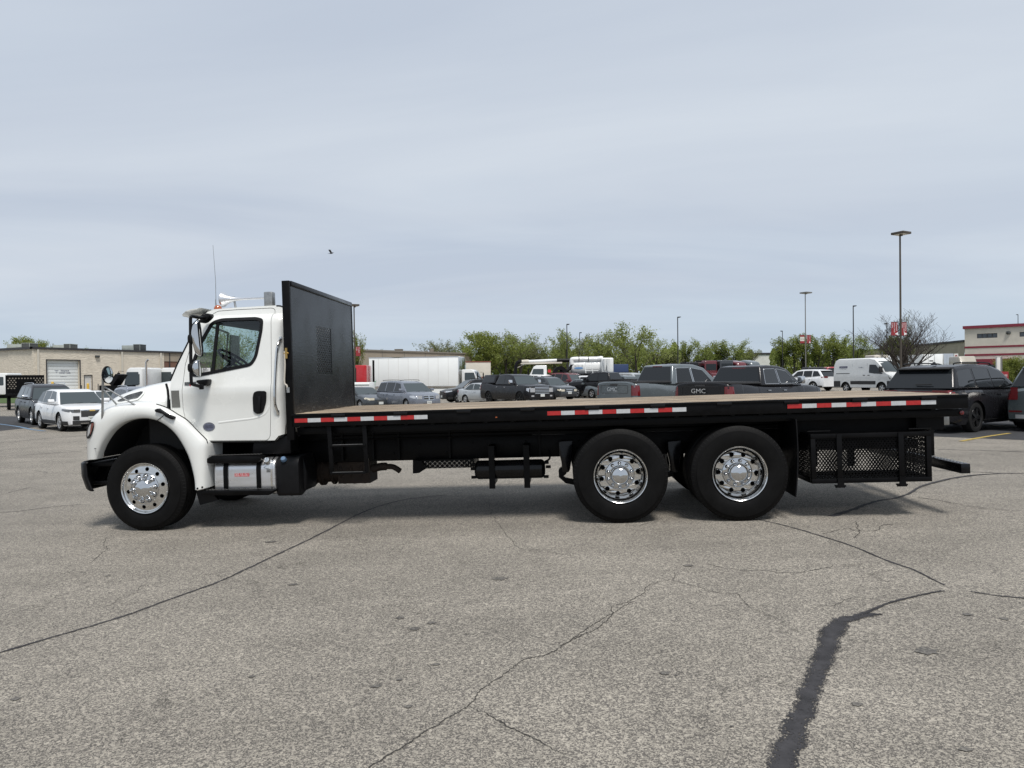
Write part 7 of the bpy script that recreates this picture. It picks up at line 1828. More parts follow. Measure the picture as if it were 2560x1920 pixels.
hvac(28, 84, 859, 105, 'leftmost grey rooftop unit in front of the olive trees'); hvac(141, 184, 861, 108, 'grey rooftop unit above the dock door'); hvac(312, 357, 862, 112, 'grey rooftop unit nearest the truck hood')
# tan warehouse behind the box truck
A1, A2 = at(730, 872, 88), at(1180, 887.5, 114)
tb = empty('warehouse', (A1.x, A1.y, 0)); tag(tb, 'tan flat roofed warehouse behind the white box truck', 'building')
dx_, dy_ = A2.x - A1.x, A2.y - A1.y
b = B(); z_ = A1.z; b.add([(0, 0, -.5), (dx_, dy_, -.5), (dx_ - 8, dy_ + 12, -.5), (-8, 12, -.5), (0, 0, z_), (dx_, dy_, z_), (dx_ - 8, dy_ + 12, z_), (-8, 12, z_)], [(4, 5, 6, 7), (0, 1, 5, 4), (1, 2, 6, 5), (2, 3, 7, 6), (3, 0, 4, 7)]); b.obj('wall', 'tanwall', tb)
L_ = math.hypot(dx_, dy_); ux, uy = dx_ / L_, dy_ / L_
b = B(); b.add([(ux * t + uy * o, uy * t - ux * o, z_ + h) for h in (.002, .22) for t in (-.1, L_ + .1) for o in (-.4, .12)], [(0, 1, 3, 2), (4, 5, 7, 6), (1, 3, 7, 5), (0, 2, 6, 4), (0, 1, 5, 4), (2, 3, 7, 6)]); b.obj('roof_edge', 'tan', tb)
for i in range(8): t = L_ * (i + .5) / 8; b = B(); b.add([(ux * (t + s) + uy * o, uy * (t + s) - ux * o, h) for h in (-.5, z_ - .02) for s in (-.06, .06) for o in (.003, .03)], [(0, 1, 3, 2), (1, 3, 7, 5), (0, 1, 5, 4), (2, 3, 7, 6)]); b.obj('panel_joint', 'tan', tb)
for x0_, x1_, yt, lab in ((988, 1006, 873, 'square brown roof box on the tan warehouse'), (1075, 1083, 871, 'grey flue on the tan warehouse roof')):
    p = at((x0_ + x1_) / 2, yt, 112); w = (x1_ - x0_) * 112 / F_PX; b = B()
    if w > .8: b.box((-w / 2, -w / 2, z_ - .2), (w / 2, w / 2, p.z - .06)); b.box((-w / 2 - .06, -w / 2 - .06, p.z - .058), (w / 2 + .06, w / 2 + .06, p.z))
    else: b.lathe([(0, p.z), (w * .7, p.z - .05), (w * .7, p.z - .5), (w * .5, p.z - .52), (w * .5, z_ - .2)], (0, 0, 0), 'z', 16)
    o = b.obj('roof_vent', 'tan', None); o.location = (p.x, p.y, 0); tag(o, lab, 'roof vent')
# right hand buildings
NC = at(2411, 850, 128.0); FC = at(2082, 882, 195.0)
rb_ = empty('warehouse', (NC.x, NC.y, 0)); tag(rb_, 'long tan ribbed metal warehouse behind the leafless tree', 'building')
v_ = FC - NC; L_ = math.hypot(v_.x, v_.y); ux, uy = v_.x / L_, v_.y / L_
b = B(); vs = []; N_ = 150; fs = []
for i in range(N_ + 1):
    for k_, o in enumerate((0, .07, .07, 0)):
        t = L_ * (i + (0, .12, .38, .5)[k_]) / N_
        for h in (-.5, NC.z - .35): vs.append((ux * t - uy * o * 1, uy * t + ux * o * 1, h))
m_ = len(vs) // 2
fs = [(2 * i, 2 * i + 1, 2 * i + 3, 2 * i + 2) for i in range(m_ - 1)]
b.add(vs, fs); o = b.obj('ribbed_wall', 'tanmetal', rb_, fix=False); o['kind'] = 'stuff'
b = B(); b.add([(ux * t - uy * o, uy * t + ux * o, NC.z - .34 + h) for h in (0, .36) for t in (-.1, L_) for o in (-40, .25)], [(0, 1, 3, 2), (4, 5, 7, 6), (1, 3, 7, 5), (0, 2, 6, 4), (0, 1, 5, 4), (2, 3, 7, 6)]); b.obj('roof_edge', 'cornice', rb_)
b = B(); tw_ = 24; b.add([(ux * (tw_ + s) - uy * o, uy * (tw_ + s) + ux * o, h) for h in (2.9, 4.1) for s in (0, 12) for o in (.072, .13)], [(0, 1, 3, 2), (4, 5, 7, 6), (1, 3, 7, 5), (0, 2, 6, 4), (0, 1, 5, 4), (2, 3, 7, 6)]); b.obj('window', 'winglass', rb_)
CC = at(2411.5, 822.5, 125.0); FD = Vector((.75, -.66, 0)).normalized()
cb = empty('office_building', (CC.x, CC.y, 0)); tag(cb, 'cream office building with red bands and strip windows at the right', 'building')
def cp_(t, h, o=0.0): return (FD.x * t + FD.y * o, FD.y * t - FD.x * o, h)       # o > 0 towards the lens side
def cbox(b, t0, t1, h0, h1, o0, o1):
    P = [cp_(t0, h0, o0), cp_(t1, h0, o0), cp_(t1, h0, o1), cp_(t0, h0, o1), cp_(t0, h1, o0), cp_(t1, h1, o0), cp_(t1, h1, o1), cp_(t0, h1, o1)]
    b.add(P, [(3, 2, 1, 0), (4, 5, 6, 7), (0, 1, 5, 4), (1, 2, 6, 5), (2, 3, 7, 6), (3, 0, 4, 7)]); return b
def ct(px_):
    a = (px_ - 1280) / F_PX; return (a * CC.y - CC.x) / (FD.x - a * FD.y)
def ch(px_, py_): P = CC + FD * ct(px_); return at(px_, py_, P.y).z
zc = CC.z; LE = 30
w0_, w1_ = ct(2443), ct(2494); wt0, wb0 = ch(2468, 833.5), ch(2468, 845); v0_ = ct(2549.5)
b = B(); cbox(b, 0, w0_, -.5, zc, -25, 0); cbox(b, w1_, v0_, -.5, zc, -25, 0); cbox(b, v0_ + 4, LE, -.5, zc, -25, 0); cbox(b, w0_, w1_, wt0, zc, -25, 0); cbox(b, w0_, w1_, -.5, wb0, -25, 0); cbox(b, v0_, v0_ + 4, -.5, wb0, -25, 0); cbox(b, v0_, v0_ + 4, wt0, zc, -25, 0); b.obj('wall', 'cream', cb)
for a_, c_, n_ in ((w0_, w1_, 4), (v0_, v0_ + 4, 4)):
    wn_ = empty('strip_window', (0, 0, 0), 0, cb); wd = (c_ - a_) / n_
    for i in range(n_): b = B(); cbox(b, a_ + i * wd + .06, a_ + (i + 1) * wd - .06, wb0 + .06, wt0 - .06, -.25, -.20); b.obj('pane', 'winglass', wn_)
    b = B()
    for i in range(n_ + 1): cbox(b, max(a_ + i * wd - .06, a_), min(a_ + i * wd + .06, c_), wb0, wt0, -.24, -.12)
    cbox(b, a_, c_, wb0, wb0 + .07, -.23, -.10); cbox(b, a_, c_, wt0 - .07, wt0, -.23, -.10); b.obj('frame', 'cornice', wn_)
for y_, th in ((868.5, .32), (888, .32)): h = ch(2420, y_); b = B(); cbox(b, -.02, LE, h - th / 2, h + th / 2, .004, .05); b.obj('red_band', 'redtrim', cb)
b = B(); cbox(b, -.25, LE, zc + .002, zc + .50, -25, .30); b.obj('red_parapet', 'redtrim', cb)
h = ch(2465, 905); b = B(); cbox(b, ct(2437), ct(2491), h - .45, h + .5, .05, 1.6); b.obj('red_canopy', 'redtrim', cb); b = B(); cbox(b, ct(2439), ct(2489), -.5, h - .5, .01, .06); b.obj('entrance', 'winglass', cb)
b = B(); cbox(b, ct(2497), ct(2530), h - .45, h + .5, .05, 1.2); b.obj('red_canopy', 'redtrim', cb)
h = ch(2521, 832); b = B(); b.lathe([(0, -.4), (.25, -.35), (.3, 0), (.3, .1)], cp_(ct(2521), h, .01), 'y', 14); b.obj('wall_lamp', 'hvac_dark', cb)
# far white building between the trees
p0, p1 = at(1868, 887, 190), at(1962, 884, 190); b = B(); b.box((p0.x, 190, -1), (p1.x, 200, p0.z)); fw_ = b.obj('wall', 'farwhite', None)
wb_ = empty('white_building', (0, 0, 0)); fw_.parent = wb_; tag(wb_, 'far white building between the tree groups', 'building'); b = B(); b.box((p0.x - .2, 189.8, p0.z + .002), (p1.x + .2, 200, p0.z + .5)); b.obj('roof_edge', 'cornice', wb_)
# ------------------------------------------------------------------ grass beyond the lot
b = B()
for a0, a1, Y0, Y1 in ((-140, 140, 118, 330), (-85, -42, 62, 84)):
    n_ = 24
    for i in range(n_):
        xa, xb = a0 + (a1 - a0) * i / n_, a0 + (a1 - a0) * (i + 1) / n_
        for j in range(4):
            ya, yb_ = Y0 + (Y1 - Y0) * j / 4, Y0 + (Y1 - Y0) * (j + 1) / 4; b.add([(x, y, gz(x, y) + .03) for x, y in ((xa, ya), (xb, ya), (xb, yb_), (xa, yb_))], [(0, 1, 2, 3)])
o = b.obj('grass', 'grass', None, fix=False); tag(o, 'mown grass beyond the parking lot', 'grass'); o['kind'] = 'stuff'
# ------------------------------------------------------------------ lamp posts
M['bronze'] = mat('bronze_pole', (.075, .062, .048), .5, metal=.2, noise=(3, .15)); M['polegrey'] = mat('grey_pole', (.16, .16, .15), .5); M['poledark'] = mat('dark_pole', (.020, .020, .022), .5)
M['banner'] = mat('banner_red', (.26, .022, .028), .7, noise=(2, .1)); M['bannerw'] = mat('banner_white', (.62, .60, .54), .7)
def lamp(x, yt, Y, r_, mt, label, head='box', hwid=1.0, group='lamp posts on the lot'):
    p = at(x, yt, Y); z0 = gz(p.x, Y); root = empty('lamp_post', (p.x, Y, z0)); h = p.z - z0; tag(root, label, 'lamp post', group)
    b = B(); b.tube([(0, 0, 0), (0, 0, h)], r_, 10, r2=r_ * .75); b.obj('pole', mt, root, smooth=True, auto=50)
    b = B(); b.box((-r_ * 2.2, -r_ * 2.2, -.05), (r_ * 2.2, r_ * 2.2, .10)); b.obj('base', mt, root, bevel=.02)
    if head == 'box':
        b = B(); b.box((-hwid / 2, -hwid / 2, 0), (hwid / 2, hwid / 2, .14)); b.box((-.08, -.08, -.1), (.08, .08, 0)); o = b.obj('lamp_head', mt, root, bevel=.025); o.location = (hwid * .08, 0, h + .02); o.rotation_euler = (0, 0, R(28))
        b = B(); b.box((-hwid * .42, -hwid * .42, -.012), (hwid * .42, hwid * .42, -.001)); b.obj('lens', 'haze_lamp', o)
    else:
        s = 1 if head == 'right' else -1; b = B(); b.box((0, -.12, 0), (s * hwid, .12, .10)); b.box((s * .0, -.05, -.06), (s * .3, .05, .0)); o = b.obj('lamp_head', mt, root, bevel=.02); o.location = (0, 0, h - .08)
    return root, h
def banner(root, x0_, x1_, z0, z1_, lines, kind='red', arrow=None):
    w = x1_ - x0_; bn = B(); bn.box((x0_, -.02, z0), (x1_, .02, z1_)); o = bn.obj('banner', 'banner' if kind == 'red' else 'bannerw', root)
    b = B(); sgn = 1 if x0_ > 0 else -1
    for z in (z0 - .02, z1_ + .02): b.tube([(0, 0, z), ((x1_ if sgn > 0 else x0_), 0, z)], .02, 6)
    b.obj('banner_arm', 'poledark', root)
    if kind == 'red':
        n_ = len(lines)
        for i, (s, f_) in enumerate(lines):
            cx = x0_ + w * (i + .5) / n_ + (0); hgt = (z1_ - z0) * f_
            text_mesh('banner_text', s, .1, 'wprint', o, lambda a, c_, cx=cx, hgt=hgt: (cx - c_ * .9, -.024, z1_ - .03 - hgt / 2 + a), hgt)
        if arrow: b = B(); cx = x0_ + w * (.82 if True else .5); zz_ = z0 + (z1_ - z0) * .12; s = .10 * (1 if arrow == 'r' else -1); b.add([(cx - s, -.024, zz_ - .10), (cx - s, -.024, zz_ + .10), (cx + s, -.024, zz_)], [(0, 1, 2)]); b.obj('banner_arrow', 'wprint', o, fix=False)
    else:
        for za, zb in ((z0, z0 + (z1_ - z0) * .27), (z1_ - (z1_ - z0) * .2, z1_)): b = B(); b.box((x0_ - .002, -.026, za), (x1_ + .002, .026, zb)); b.obj('banner_band', 'banner', o)
        text_mesh('banner_text', lines[0][0], .15, 'bprint', o, lambda a, c_: ((x0_ + x1_) / 2 + a, -.024, (z0 + z1_) / 2 + c_), w * .75)
L5 = [('PARTS', .38), ('EMPLOYEE', .72), ('PARKING', .60)]
r_, h = lamp(2250, 587, 44, .068 * 1.0, 'bronze', 'tall bronze lamp post with two red banners, in front of the leafless tree', 'box', .82)
k44 = 44 / F_PX
def zat(x, y, Y): p = at(x, y, Y); return p.z - gz(p.x, Y)
px0 = 2252.5
banner(r_, (2229 - px0) * k44, (2244.5 - px0) * k44, zat(2240, 838.5, 44), zat(2240, 806, 44), L5, arrow='l'); banner(r_, (2253.5 - px0) * k44 + .03, (2267 - px0) * k44, zat(2260, 838.5, 44), zat(2260, 806, 44), L5, arrow='r')
r_, h = lamp(2013, 734, 80, .062, 'polegrey', 'grey lamp post with a white and a red banner above the small crossover', 'box', .95)
k80 = 80 / F_PX; banner(r_, (2001.5 - 2015) * k80, (2012 - 2015) * k80, zat(2007, 858, 80), zat(2007, 838, 80), [('WELCOME', 1)], 'white'); banner(r_, (2018 - 2015) * k80 - .0, (2028 - 2015) * k80, zat(2023, 858, 80), zat(2023, 838, 80), [('CUSTOMER', .72), ('PARKING', .62)], arrow='r')
lamp(2133, 764, 96, .085, 'poledark', 'dark lamp post with short arm above the white van', 'right', .42); lamp(1694, 792, 100, .085, 'poledark', 'dark lamp post standing alone above the grey pickup cab', 'right', .45)
lamp(1956, 827, 125, .075, 'poledark', 'thin dark lamp post at the left of the right tree group', 'left', .35); lamp(1417, 810, 104, .085, 'poledark', 'dark lamp post above the white boom, left one of two', 'right', .40)
lamp(1449, 831, 120, .075, 'poledark', 'thinner dark lamp post above the vacuum truck, right one of two', 'right', .38); lamp(885, 766, 56, .06, 'bronze', 'bronze lamp post just right of the black headboard', 'box', .62)
r2_, h = lamp(2217, 808, 100, .075, 'poledark', 'dark lamp post half lost in the leafless tree branches', 'left', .35); lamp(2545, 786, 165, .09, 'poledark', 'dark lamp post rising behind the cream office roof', 'left', .4)
rr_ = [o for o in bpy.data.objects if o.name.startswith('lamp_post') and o['label'].startswith('bronze lamp post just')][0]; k56 = 56 / F_PX
banner(rr_, .10, .10 + 11 * k56, zat(890, 890, 56), zat(890, 867, 56), [('PARTS', .38), ('PARKING', .6)])
# ------------------------------------------------------------------ signs at the right
p = at(2495, 893, 36); z0 = gz(p.x, 36); b = B(); b.box((-.09, -.05, 0), (.09, .05, p.z - z0)); b.box((-.12, -.06, p.z - z0), (.12, .06, p.z - z0 + .03)); o = b.obj('sign_post', 'farwhite', None, bevel=.01); o.location = (p.x, 36, z0); tag(o, 'white post left of the red parking sign', 'post')
p = at(2502, 892, 40); z0 = gz(p.x, 40); b = B(); b.box((-.05, -.05, 0), (.05, .05, p.z - z0)); o = b.obj('dark_post', 'polegrey', None); o.location = (p.x, 40, z0); tag(o, 'dark post behind the white post by the red sign', 'post')
p = at(2502, 929, 34); q_ = at(2502, 953, 34); z0 = gz(p.x, 34); sg = empty('parking_sign', (p.x, 34, z0)); tag(sg, 'red employee parking sign behind the black three row SUV', 'sign')
zt_, zb_ = p.z - z0, q_.z - z0; b = B(); b.box((-.36, -.015, zb_), (.36, .015, zt_)); sp2 = b.obj('sign_panel', 'banner', sg); b = B(); b.box((-.03, .016, 0), (.03, .06, zb_ + .1)); b.obj('sign_leg', 'polegrey', sg)
text_mesh('sign_text', 'EMPLOYEE\nPARKING', .12, 'wprint', sp2, lambda a, c_: (a - .0, -.02, (zt_ + zb_) / 2 - .02 + c_), .60)
# ------------------------------------------------------------------ trucks of the background
def lorry_cab(root, x0_, mt, z_off=0.0, sleeper=0.0, hood=1.35, H_=2.75, wheels=True, W_=2.25):
    """conventional cab; local x forward, its back at x0_"""
    w = W_ / 2; cl = 1.55 + sleeper
    pr = [(x0_, 1.0), (x0_ + cl, 1.0), (x0_ + cl, 1.75), (x0_ + cl - .42, H_ - .12), (x0_ + cl - .62, H_), (x0_ + .06, H_), (x0_, H_ - .08)]
    b = B(); b.prism(pr, -w + .06, w - .06); cab = b.obj('cab', mt, root, bevel=.07, seg=3)
    hx = x0_ + cl; b = B(); b.add([(hx, -.72, 1.0), (hx, .72, 1.0), (hx, .72, 1.78), (hx, -.72, 1.78), (hx + hood, -.58, .95), (hx + hood, .58, .95), (hx + hood, .56, 1.42), (hx + hood, -.56, 1.42)], [(0, 3, 2, 1), (4, 5, 6, 7), (0, 1, 5, 4), (1, 2, 6, 5), (2, 3, 7, 6), (3, 0, 4, 7)]); b.obj('hood', mt, root, bevel=.08, seg=3)
    for sg_ in (1, -1):
        b = B(); a = [(hx + .05, .75), (hx + .05, 1.25), (hx + .30, 1.36), (hx + .75, 1.38), (hx + 1.15, 1.25), (hx + 1.32, 1.0), (hx + 1.32, .72), (hx + 1.18, .72), (hx + 1.05, .98), (hx + .70, 1.14), (hx + .35, 1.02), (hx + .20, .75)]
        b.prism(a, sg_ * w, sg_ * (w - .45)); b.obj('fender', mt, root, bevel=.03)
        s0 = x0_ + sleeper + .28; P = round_poly([(s0, 1.72), (hx - .18, 1.72), (hx - .38, H_ - .30), (s0, H_ - .30)], .07, 3); b = B(); b.prism(P, sg_ * (w - .055), sg_ * (w - .10)); b.obj('side_window', 'greyglass', root)
        b = B(); b.tube([(hx - .20, sg_ * w, H_ - .25), (hx + .02, sg_ * (w + .22), H_ - .25), (hx + .02, sg_ * (w + .22), 1.6), (hx - .15, sg_ * w, 1.6)], .02, 6); b.box((hx - .02, sg_ * (w + .12), 1.8), (hx + .06, sg_ * (w + .32), H_ - .35)); b.obj('side_mirror', 'plastic', root)
        b = B(); b.box((hx + hood - .12, sg_ * .60, 1.0), (hx + hood + .02, sg_ * .98, 1.2)); b.obj('headlight', 'headlamp', root, bevel=.04)
    d = Vector((-.42, 0, H_ - .12 - 1.75)); nn = Vector((d.z, 0, .42)).normalized() * .01; p_ = Vector((hx, 0, 1.75))
    b = B(); vs = [p_ + d * t + nn + Vector((0, y, 0)) for t in (.06, .92) for y in (-w + .22, w - .22)]; b.add(vs, [(0, 1, 3, 2)]); b.obj('windshield', 'greyglass', root, fix=False)
    b = B(); b.box((hx + hood + .02, -1.1, .45), (hx + hood + .20, 1.1, .75)); b.obj('bumper', 'steel', root, bevel=.04)
    b = B(); b.box((hx + hood + .0, -.42, .8), (hx + hood + .03, .42, 1.35)); b.obj('grille', 'grille', root, bevel=.01)
    b = B(); b.box((x0_ - .2, -.45, .70), (hx + hood, .45, .96)); b.obj('chassis', 'frame', root)
    if wheels: lorry_wheels(root, [hx + .70], w)
    return hx
def lorry_wheels(root, xs_, w, dual=False):
    tm, rm, dm = car_wheel(.50, .29, 10, 'std')
    for x_ in xs_:
        for sg_ in (-1, 1):
            wh = empty('wheel', (x_, sg_ * w, .50), 0 if sg_ < 0 else math.pi, root)
            for nm, me in (('tyre', tm), ('rim', rm), ('brake_disc', dm)): link(nm, me, None, wh)
white_t = cpaint('white_fleet_paint', (.72, .73, .72)); red_t = cpaint('bright_red_truck', (.42, .015, .02)); M['boxwhite'] = mat('white_box_panel', (.82, .84, .83), .4, noise=(1, .04)); M['green'] = mat('green_print', (.02, .25, .12), .5)
# white box truck
def at_root(name, x, Y, head, label, cat, group=None):
    X = PX(x, Y); r_ = empty(name, (X, Y, gz(X, Y)), R(head)); tag(r_, label, cat, group); return r_
bt_ = at_root('box_truck', 1043, 68, -9, 'long white box truck parked sideways behind the minivan', 'truck')
hb0, hb1 = 1.18, 3.98
b = B(); b.box((-4.35, -1.25, hb0), (4.35, 1.25, hb1)); b.obj('cargo_box', 'boxwhite', bt_, bevel=.03)
for i in range(1, 9): b = B(); x_ = -4.35 + 8.7 * i / 9; b.box((x_ - .012, -1.256, hb0 + .1), (x_ + .012, -1.2515, hb1 - .1)); b.obj('panel_seam', 'farwhite', bt_)
for z in (hb0 + .0, hb1 - .06): b = B(); b.box((-4.37, -1.27, z), (4.37, -1.2535, z + .07)); b.obj('box_rail', 'alu', bt_)
b = B(); b.box((4.352, -1.26, hb0), (4.42, 1.26, hb1 - .04)); b.obj('box_front', 'alu', bt_, bevel=.02)
b = B(); b.box((-4.30, -1.259, hb0 + .12), (-3.75, -1.2545, hb0 + .45)); b.prism([(-4.0, hb0 + .45), (-3.6, hb0 + .62), (-3.9, hb0 + .3)], -1.2592, -1.2545); b.obj('green_logo', 'green', bt_)
b = B(); b.box((-4.4, -.45, .8), (4.3, .45, 1.1)); b.box((-3.6, -1.2, .55), (3.4, -1.14, .95)); b.obj('side_skirt', 'boxwhite', bt_)
lorry_cab(bt_, 4.62, white_t); lorry_wheels(bt_, [-2.6], 1.15)
# red semi and the white body beside it
rs = at_root('semi_truck', 852, 60, 180, 'red sleeper semi tractor between the headboard and white box truck', 'truck'); lorry_cab(rs, -2.4, red_t, sleeper=1.5, H_=3.15, hood=1.5); lorry_wheels(rs, [-4.3, -3.1], 1.1); b = B(); b.box((-4.9, -.42, .72), (-2.6, .42, .96)); b.obj('rear_chassis', 'frame', rs)
b = B(); b.box((-2.4 + .85, 1.068, 1.4), (-2.4 + 1.1, 1.085, 2.9)); b.obj('side_fairing', 'plastic', rs); b = B(); b.tube([(-2.6, -.9, .9), (-2.6, -.9, 3.6)], .09, 10); b.obj('exhaust_stack', 'plastic', rs)
ut = at_root('utility_truck', 894, 53, 0, 'white ribbed utility body in front of the red semi', 'truck'); b = B(); b.box((-1.6, -1.0, .5), (1.1, 1.0, 1.72)); b.obj('body', 'boxwhite', ut, bevel=.04)
for i in range(4): b = B(); b.box((-1.58, -1.03, .75 + i * .25), (1.08, -1.002, .82 + i * .25)); b.obj('body_rib', 'hvac', ut)
lorry_wheels(ut, [-.8], .95)
# truck behind with faded blue top, and tan container
ct_ = at_root('box_truck', 1178, 88, 5, 'faded blue and white van body behind the box truck cab', 'truck'); b = B(); b.box((-2.4, -1.2, 1.0), (1.3, 1.2, 3.5)); b.obj('cargo_box', mat('faded_blue', (.38, .52, .56), .6, noise=(1.5, .3)), ct_, bevel=.05); lorry_wheels(ct_, [-1.2], 1.1)
ct_ = at_root('container', 1192, 84, 5, 'weathered tan container with rusty top edge right of the box truck cab', 'container'); b = B(); b.box((-1.3, -1.2, .1), (1.6, 1.2, 3.75)); b.obj('container_body', 'cream', ct_, bevel=.03)
for h_ in (3.7, 1.9): b = B(); b.box((-1.32, -1.23, h_), (1.62, -1.205, h_ + .12)); b.obj('edge_rail', mat('rusty_red', (.20, .06, .04), .7), ct_)
b = B(); b.box((-1.1, -1.225, .5), (1.3, -1.205, 1.85)); b.obj('lower_panel', 'tanwall', ct_)
# vacuum truck
vt = at_root('vacuum_truck', 1400, 62, 180, 'white vacuum tanker truck with a long boom over its cab', 'truck')
k62 = 62 / F_PX
vX = lambda x: -(x - 1400) * k62
vZ = lambda x, y: zat(x, y, 62)
hx = lorry_cab(vt, vX(1366), white_t, H_=vZ(1350, 915)); lorry_wheels(vt, [vX(1470), vX(1496), vX(1520)], 1.1)
z0_, z1_ = vZ(1460, 932) - .25, vZ(1460, 895); rt_ = (z1_ - z0_) / 2; cz = (z0_ + z1_) / 2
b = B(); xa, xb = vX(1505), vX(1428); b.lathe([(0, -.20), (rt_ * .6, -.12), (rt_ * .95, .03), (rt_, .22), (rt_, xb - xa - .22), (rt_ * .95, xb - xa - .03), (rt_ * .6, xb - xa + .12), (0, xb - xa + .2)], (xa, 0, cz), 'x', 36); tk = b.obj('vacuum_tank', white_t, vt, smooth=True, auto=50)
b = B(); b.box((vX(1530), -1.1, vZ(1510, 931)), (vX(1500), 1.1, vZ(1510, 894))); b.obj('filter_house', white_t, vt, bevel=.12, seg=3)
for x in (1508, 1515): b = B(); b.lathe([(.06, vZ(1510, 925)), (.16, vZ(1510, 905)), (.18, vZ(1510, 897)), (0, vZ(1510, 896))], (vX(x), 1.22, 0), 'z', 14); b.obj('cyclone', white_t, vt, smooth=True)
b = B(); pp = [(vX(1429), .6, vZ(1430, 911)), (vX(1429), .6, vZ(1430, 901)), (vX(1436), .6, vZ(1436, 897.5)), (vX(1490), .6, vZ(1490, 896.5)), (vX(1500), .6, vZ(1500, 895)), (vX(1504), .6, vZ(1503, 896))]; b.tube(catmull(pp, 4), .20, 12); b.obj('top_pipe', white_t, vt, smooth=True)
for x in (1446, 1469): b = B(); b.lathe([(.21, -.03), (.215, -.03), (.215, .03), (.21, .03)], (vX(x), .6, vZ(x, 897)), 'x', 14); b.obj('pipe_clamp', 'plastic', vt)
b = B(); b.tube([(vX(1306), .3, vZ(1306, 907)), (vX(1392), .3, vZ(1392, 901.5))], .14, 12); b.obj('boom_pipe', white_t, vt, smooth=True)
b = B(); b.tube([(vX(1305), .3, vZ(1305, 907)), (vX(1322), .3, vZ(1322, 905.5))], .17, 12); b.obj('boom_sleeve', 'cream', vt, smooth=True)
b = B(); b.tube([(vX(1392), .3, vZ(1392, 901.5)), (vX(1428), .3, vZ(1428, 900.5))], .16, 12); b.obj('boom_hose', 'plastic', vt, smooth=True)
b = B(); b.prism([(vX(1302), vZ(1302, 913.5)), (vX(1302), vZ(1302, 910)), (vX(1405), vZ(1405, 905)), (vX(1405), vZ(1405, 909))], .15, .45); b.obj('boom_arm', 'cream', vt, bevel=.02)
b = B(); b.tube(catmull([(vX(1303), .3, vZ(1303, 906)), (vX(1295), .3, vZ(1295, 908)), (vX(1291), .3, vZ(1291, 916)), (vX(1289), .3, vZ(1289, 930)), (vX(1288.5), .3, vZ(1288, 940))], 5), .15, 10); b.obj('boom_nozzle', 'plastic', vt, smooth=True)
b = B(); b.tube([(vX(1308), .3, vZ(1308, 914)), (vX(1294), .3, vZ(1294, 922))], .03, 6); b.obj('boom_stay', 'cream', vt)
for k_ in range(4):
    zz_ = vZ(1480, 907) - .02 + k_ * -.22; b = B(); b.box((vX(1492), 1.28, zz_), (vX(1459), 1.34, zz_ + .05)); b.obj('rack_bar', white_t, vt)
for x in (1459, 1476): b = B(); b.tube([(vX(x), 1.31, vZ(x, 905)), (vX(x + 2), 1.31, vZ(x, 932))], .035, 6); b.obj('rack_post', white_t, vt)
b = B(); b.add([(vX(1445 + 11.5 * math.cos(t)), rt_ * .98 + .03, vZ(1445, 919.5 + 1.9 * math.sin(t))) for t in [2 * math.pi * i / 20 for i in range(20)]], [tuple(range(20))]); b.obj('blue_logo', mat('sky_blue_print', (.06, .22, .50), .5), vt)
text_mesh('tank_lettering', 'VACTOR  2100', .3, 'steel', vt, lambda a, c_: (vX(1445) - a, rt_ * .98 + .03, vZ(1445, 914.5) + c_), 22 * k62)
b = B(); b.box((vX(1376), .5, vZ(1372, 932)), (vX(1369), 1.0, vZ(1372, 925))); b.obj('red_box', 'red', vt)
b = B(); b.lathe([(.3, -.2), (.62, -.2), (.62, .2), (.3, .2)], (vX(1399), .8, vZ(1399, 925) - .3), 'y', 20); b.obj('hose_reel', 'plastic', vt)
b = B(); b.tube(catmull([(vX(1430), .6, vZ(1430, 911)), (vX(1424), .6, vZ(1424, 920)), (vX(1414), .7, vZ(1414, 927)), (vX(1398), .7, vZ(1398, 929))], 5), .14, 10); b.obj('suction_hose', 'plastic', vt, smooth=True)
b = B(); b.box((vX(1530), -.5, .75), (vX(1366), .5, 1.05)); b.box((vX(1500), -1.05, 1.0), (vX(1430), 1.05, z0_ + .2)); b.obj('chassis', 'frame', vt)
bx = at_root('dumpster', 1548, 66, 0, 'dark blue container behind the vacuum truck tail', 'container'); b = B(); b.box((-.75, -.8, .4), (.75, .8, 2.75)); b.obj('container_body', mat('navy_steel', (.015, .035, .10), .5), bx, bevel=.05)
# white trucks at the left, the flatbed with a patterned black headboard
lc = at_root('work_truck', 12, 57, 188, 'white conventional cab truck cut by the left picture edge', 'truck'); lorry_cab(lc, -.75, white_t, H_=2.7); lorry_wheels(lc, [-2.6], 1.0)
lt = at_root('flatbed_truck', 63, 54, -56, 'flatbed with patterned black headboard behind the large black SUV', 'truck')
b = B(); b.box((-.02, -1.22, 1.0), (.04, 1.22, 2.55)); o = b.obj('headboard', 'frame', lt); 
b = B(); rnd = random.Random(9)
for j in range(12):
    for i in range(6):
        y = -1.05 + j * .19; z = 1.55 + i * .15
        if abs(y) < .55 and z < 2.2: continue
        b.lathe([(0, .008), (.055, .006)], (.04, y + (.09 if i % 2 else 0), z), 'x', 6)
o2 = b.obj('headboard_holes', 'tan', o); o2['kind'] = 'stuff'
b = B(); b.box((.06, -1.2, 1.0), (3.0, 1.2, 1.15)); b.obj('deck', 'frame', lt); lorry_wheels(lt, [1.6], 1.1)
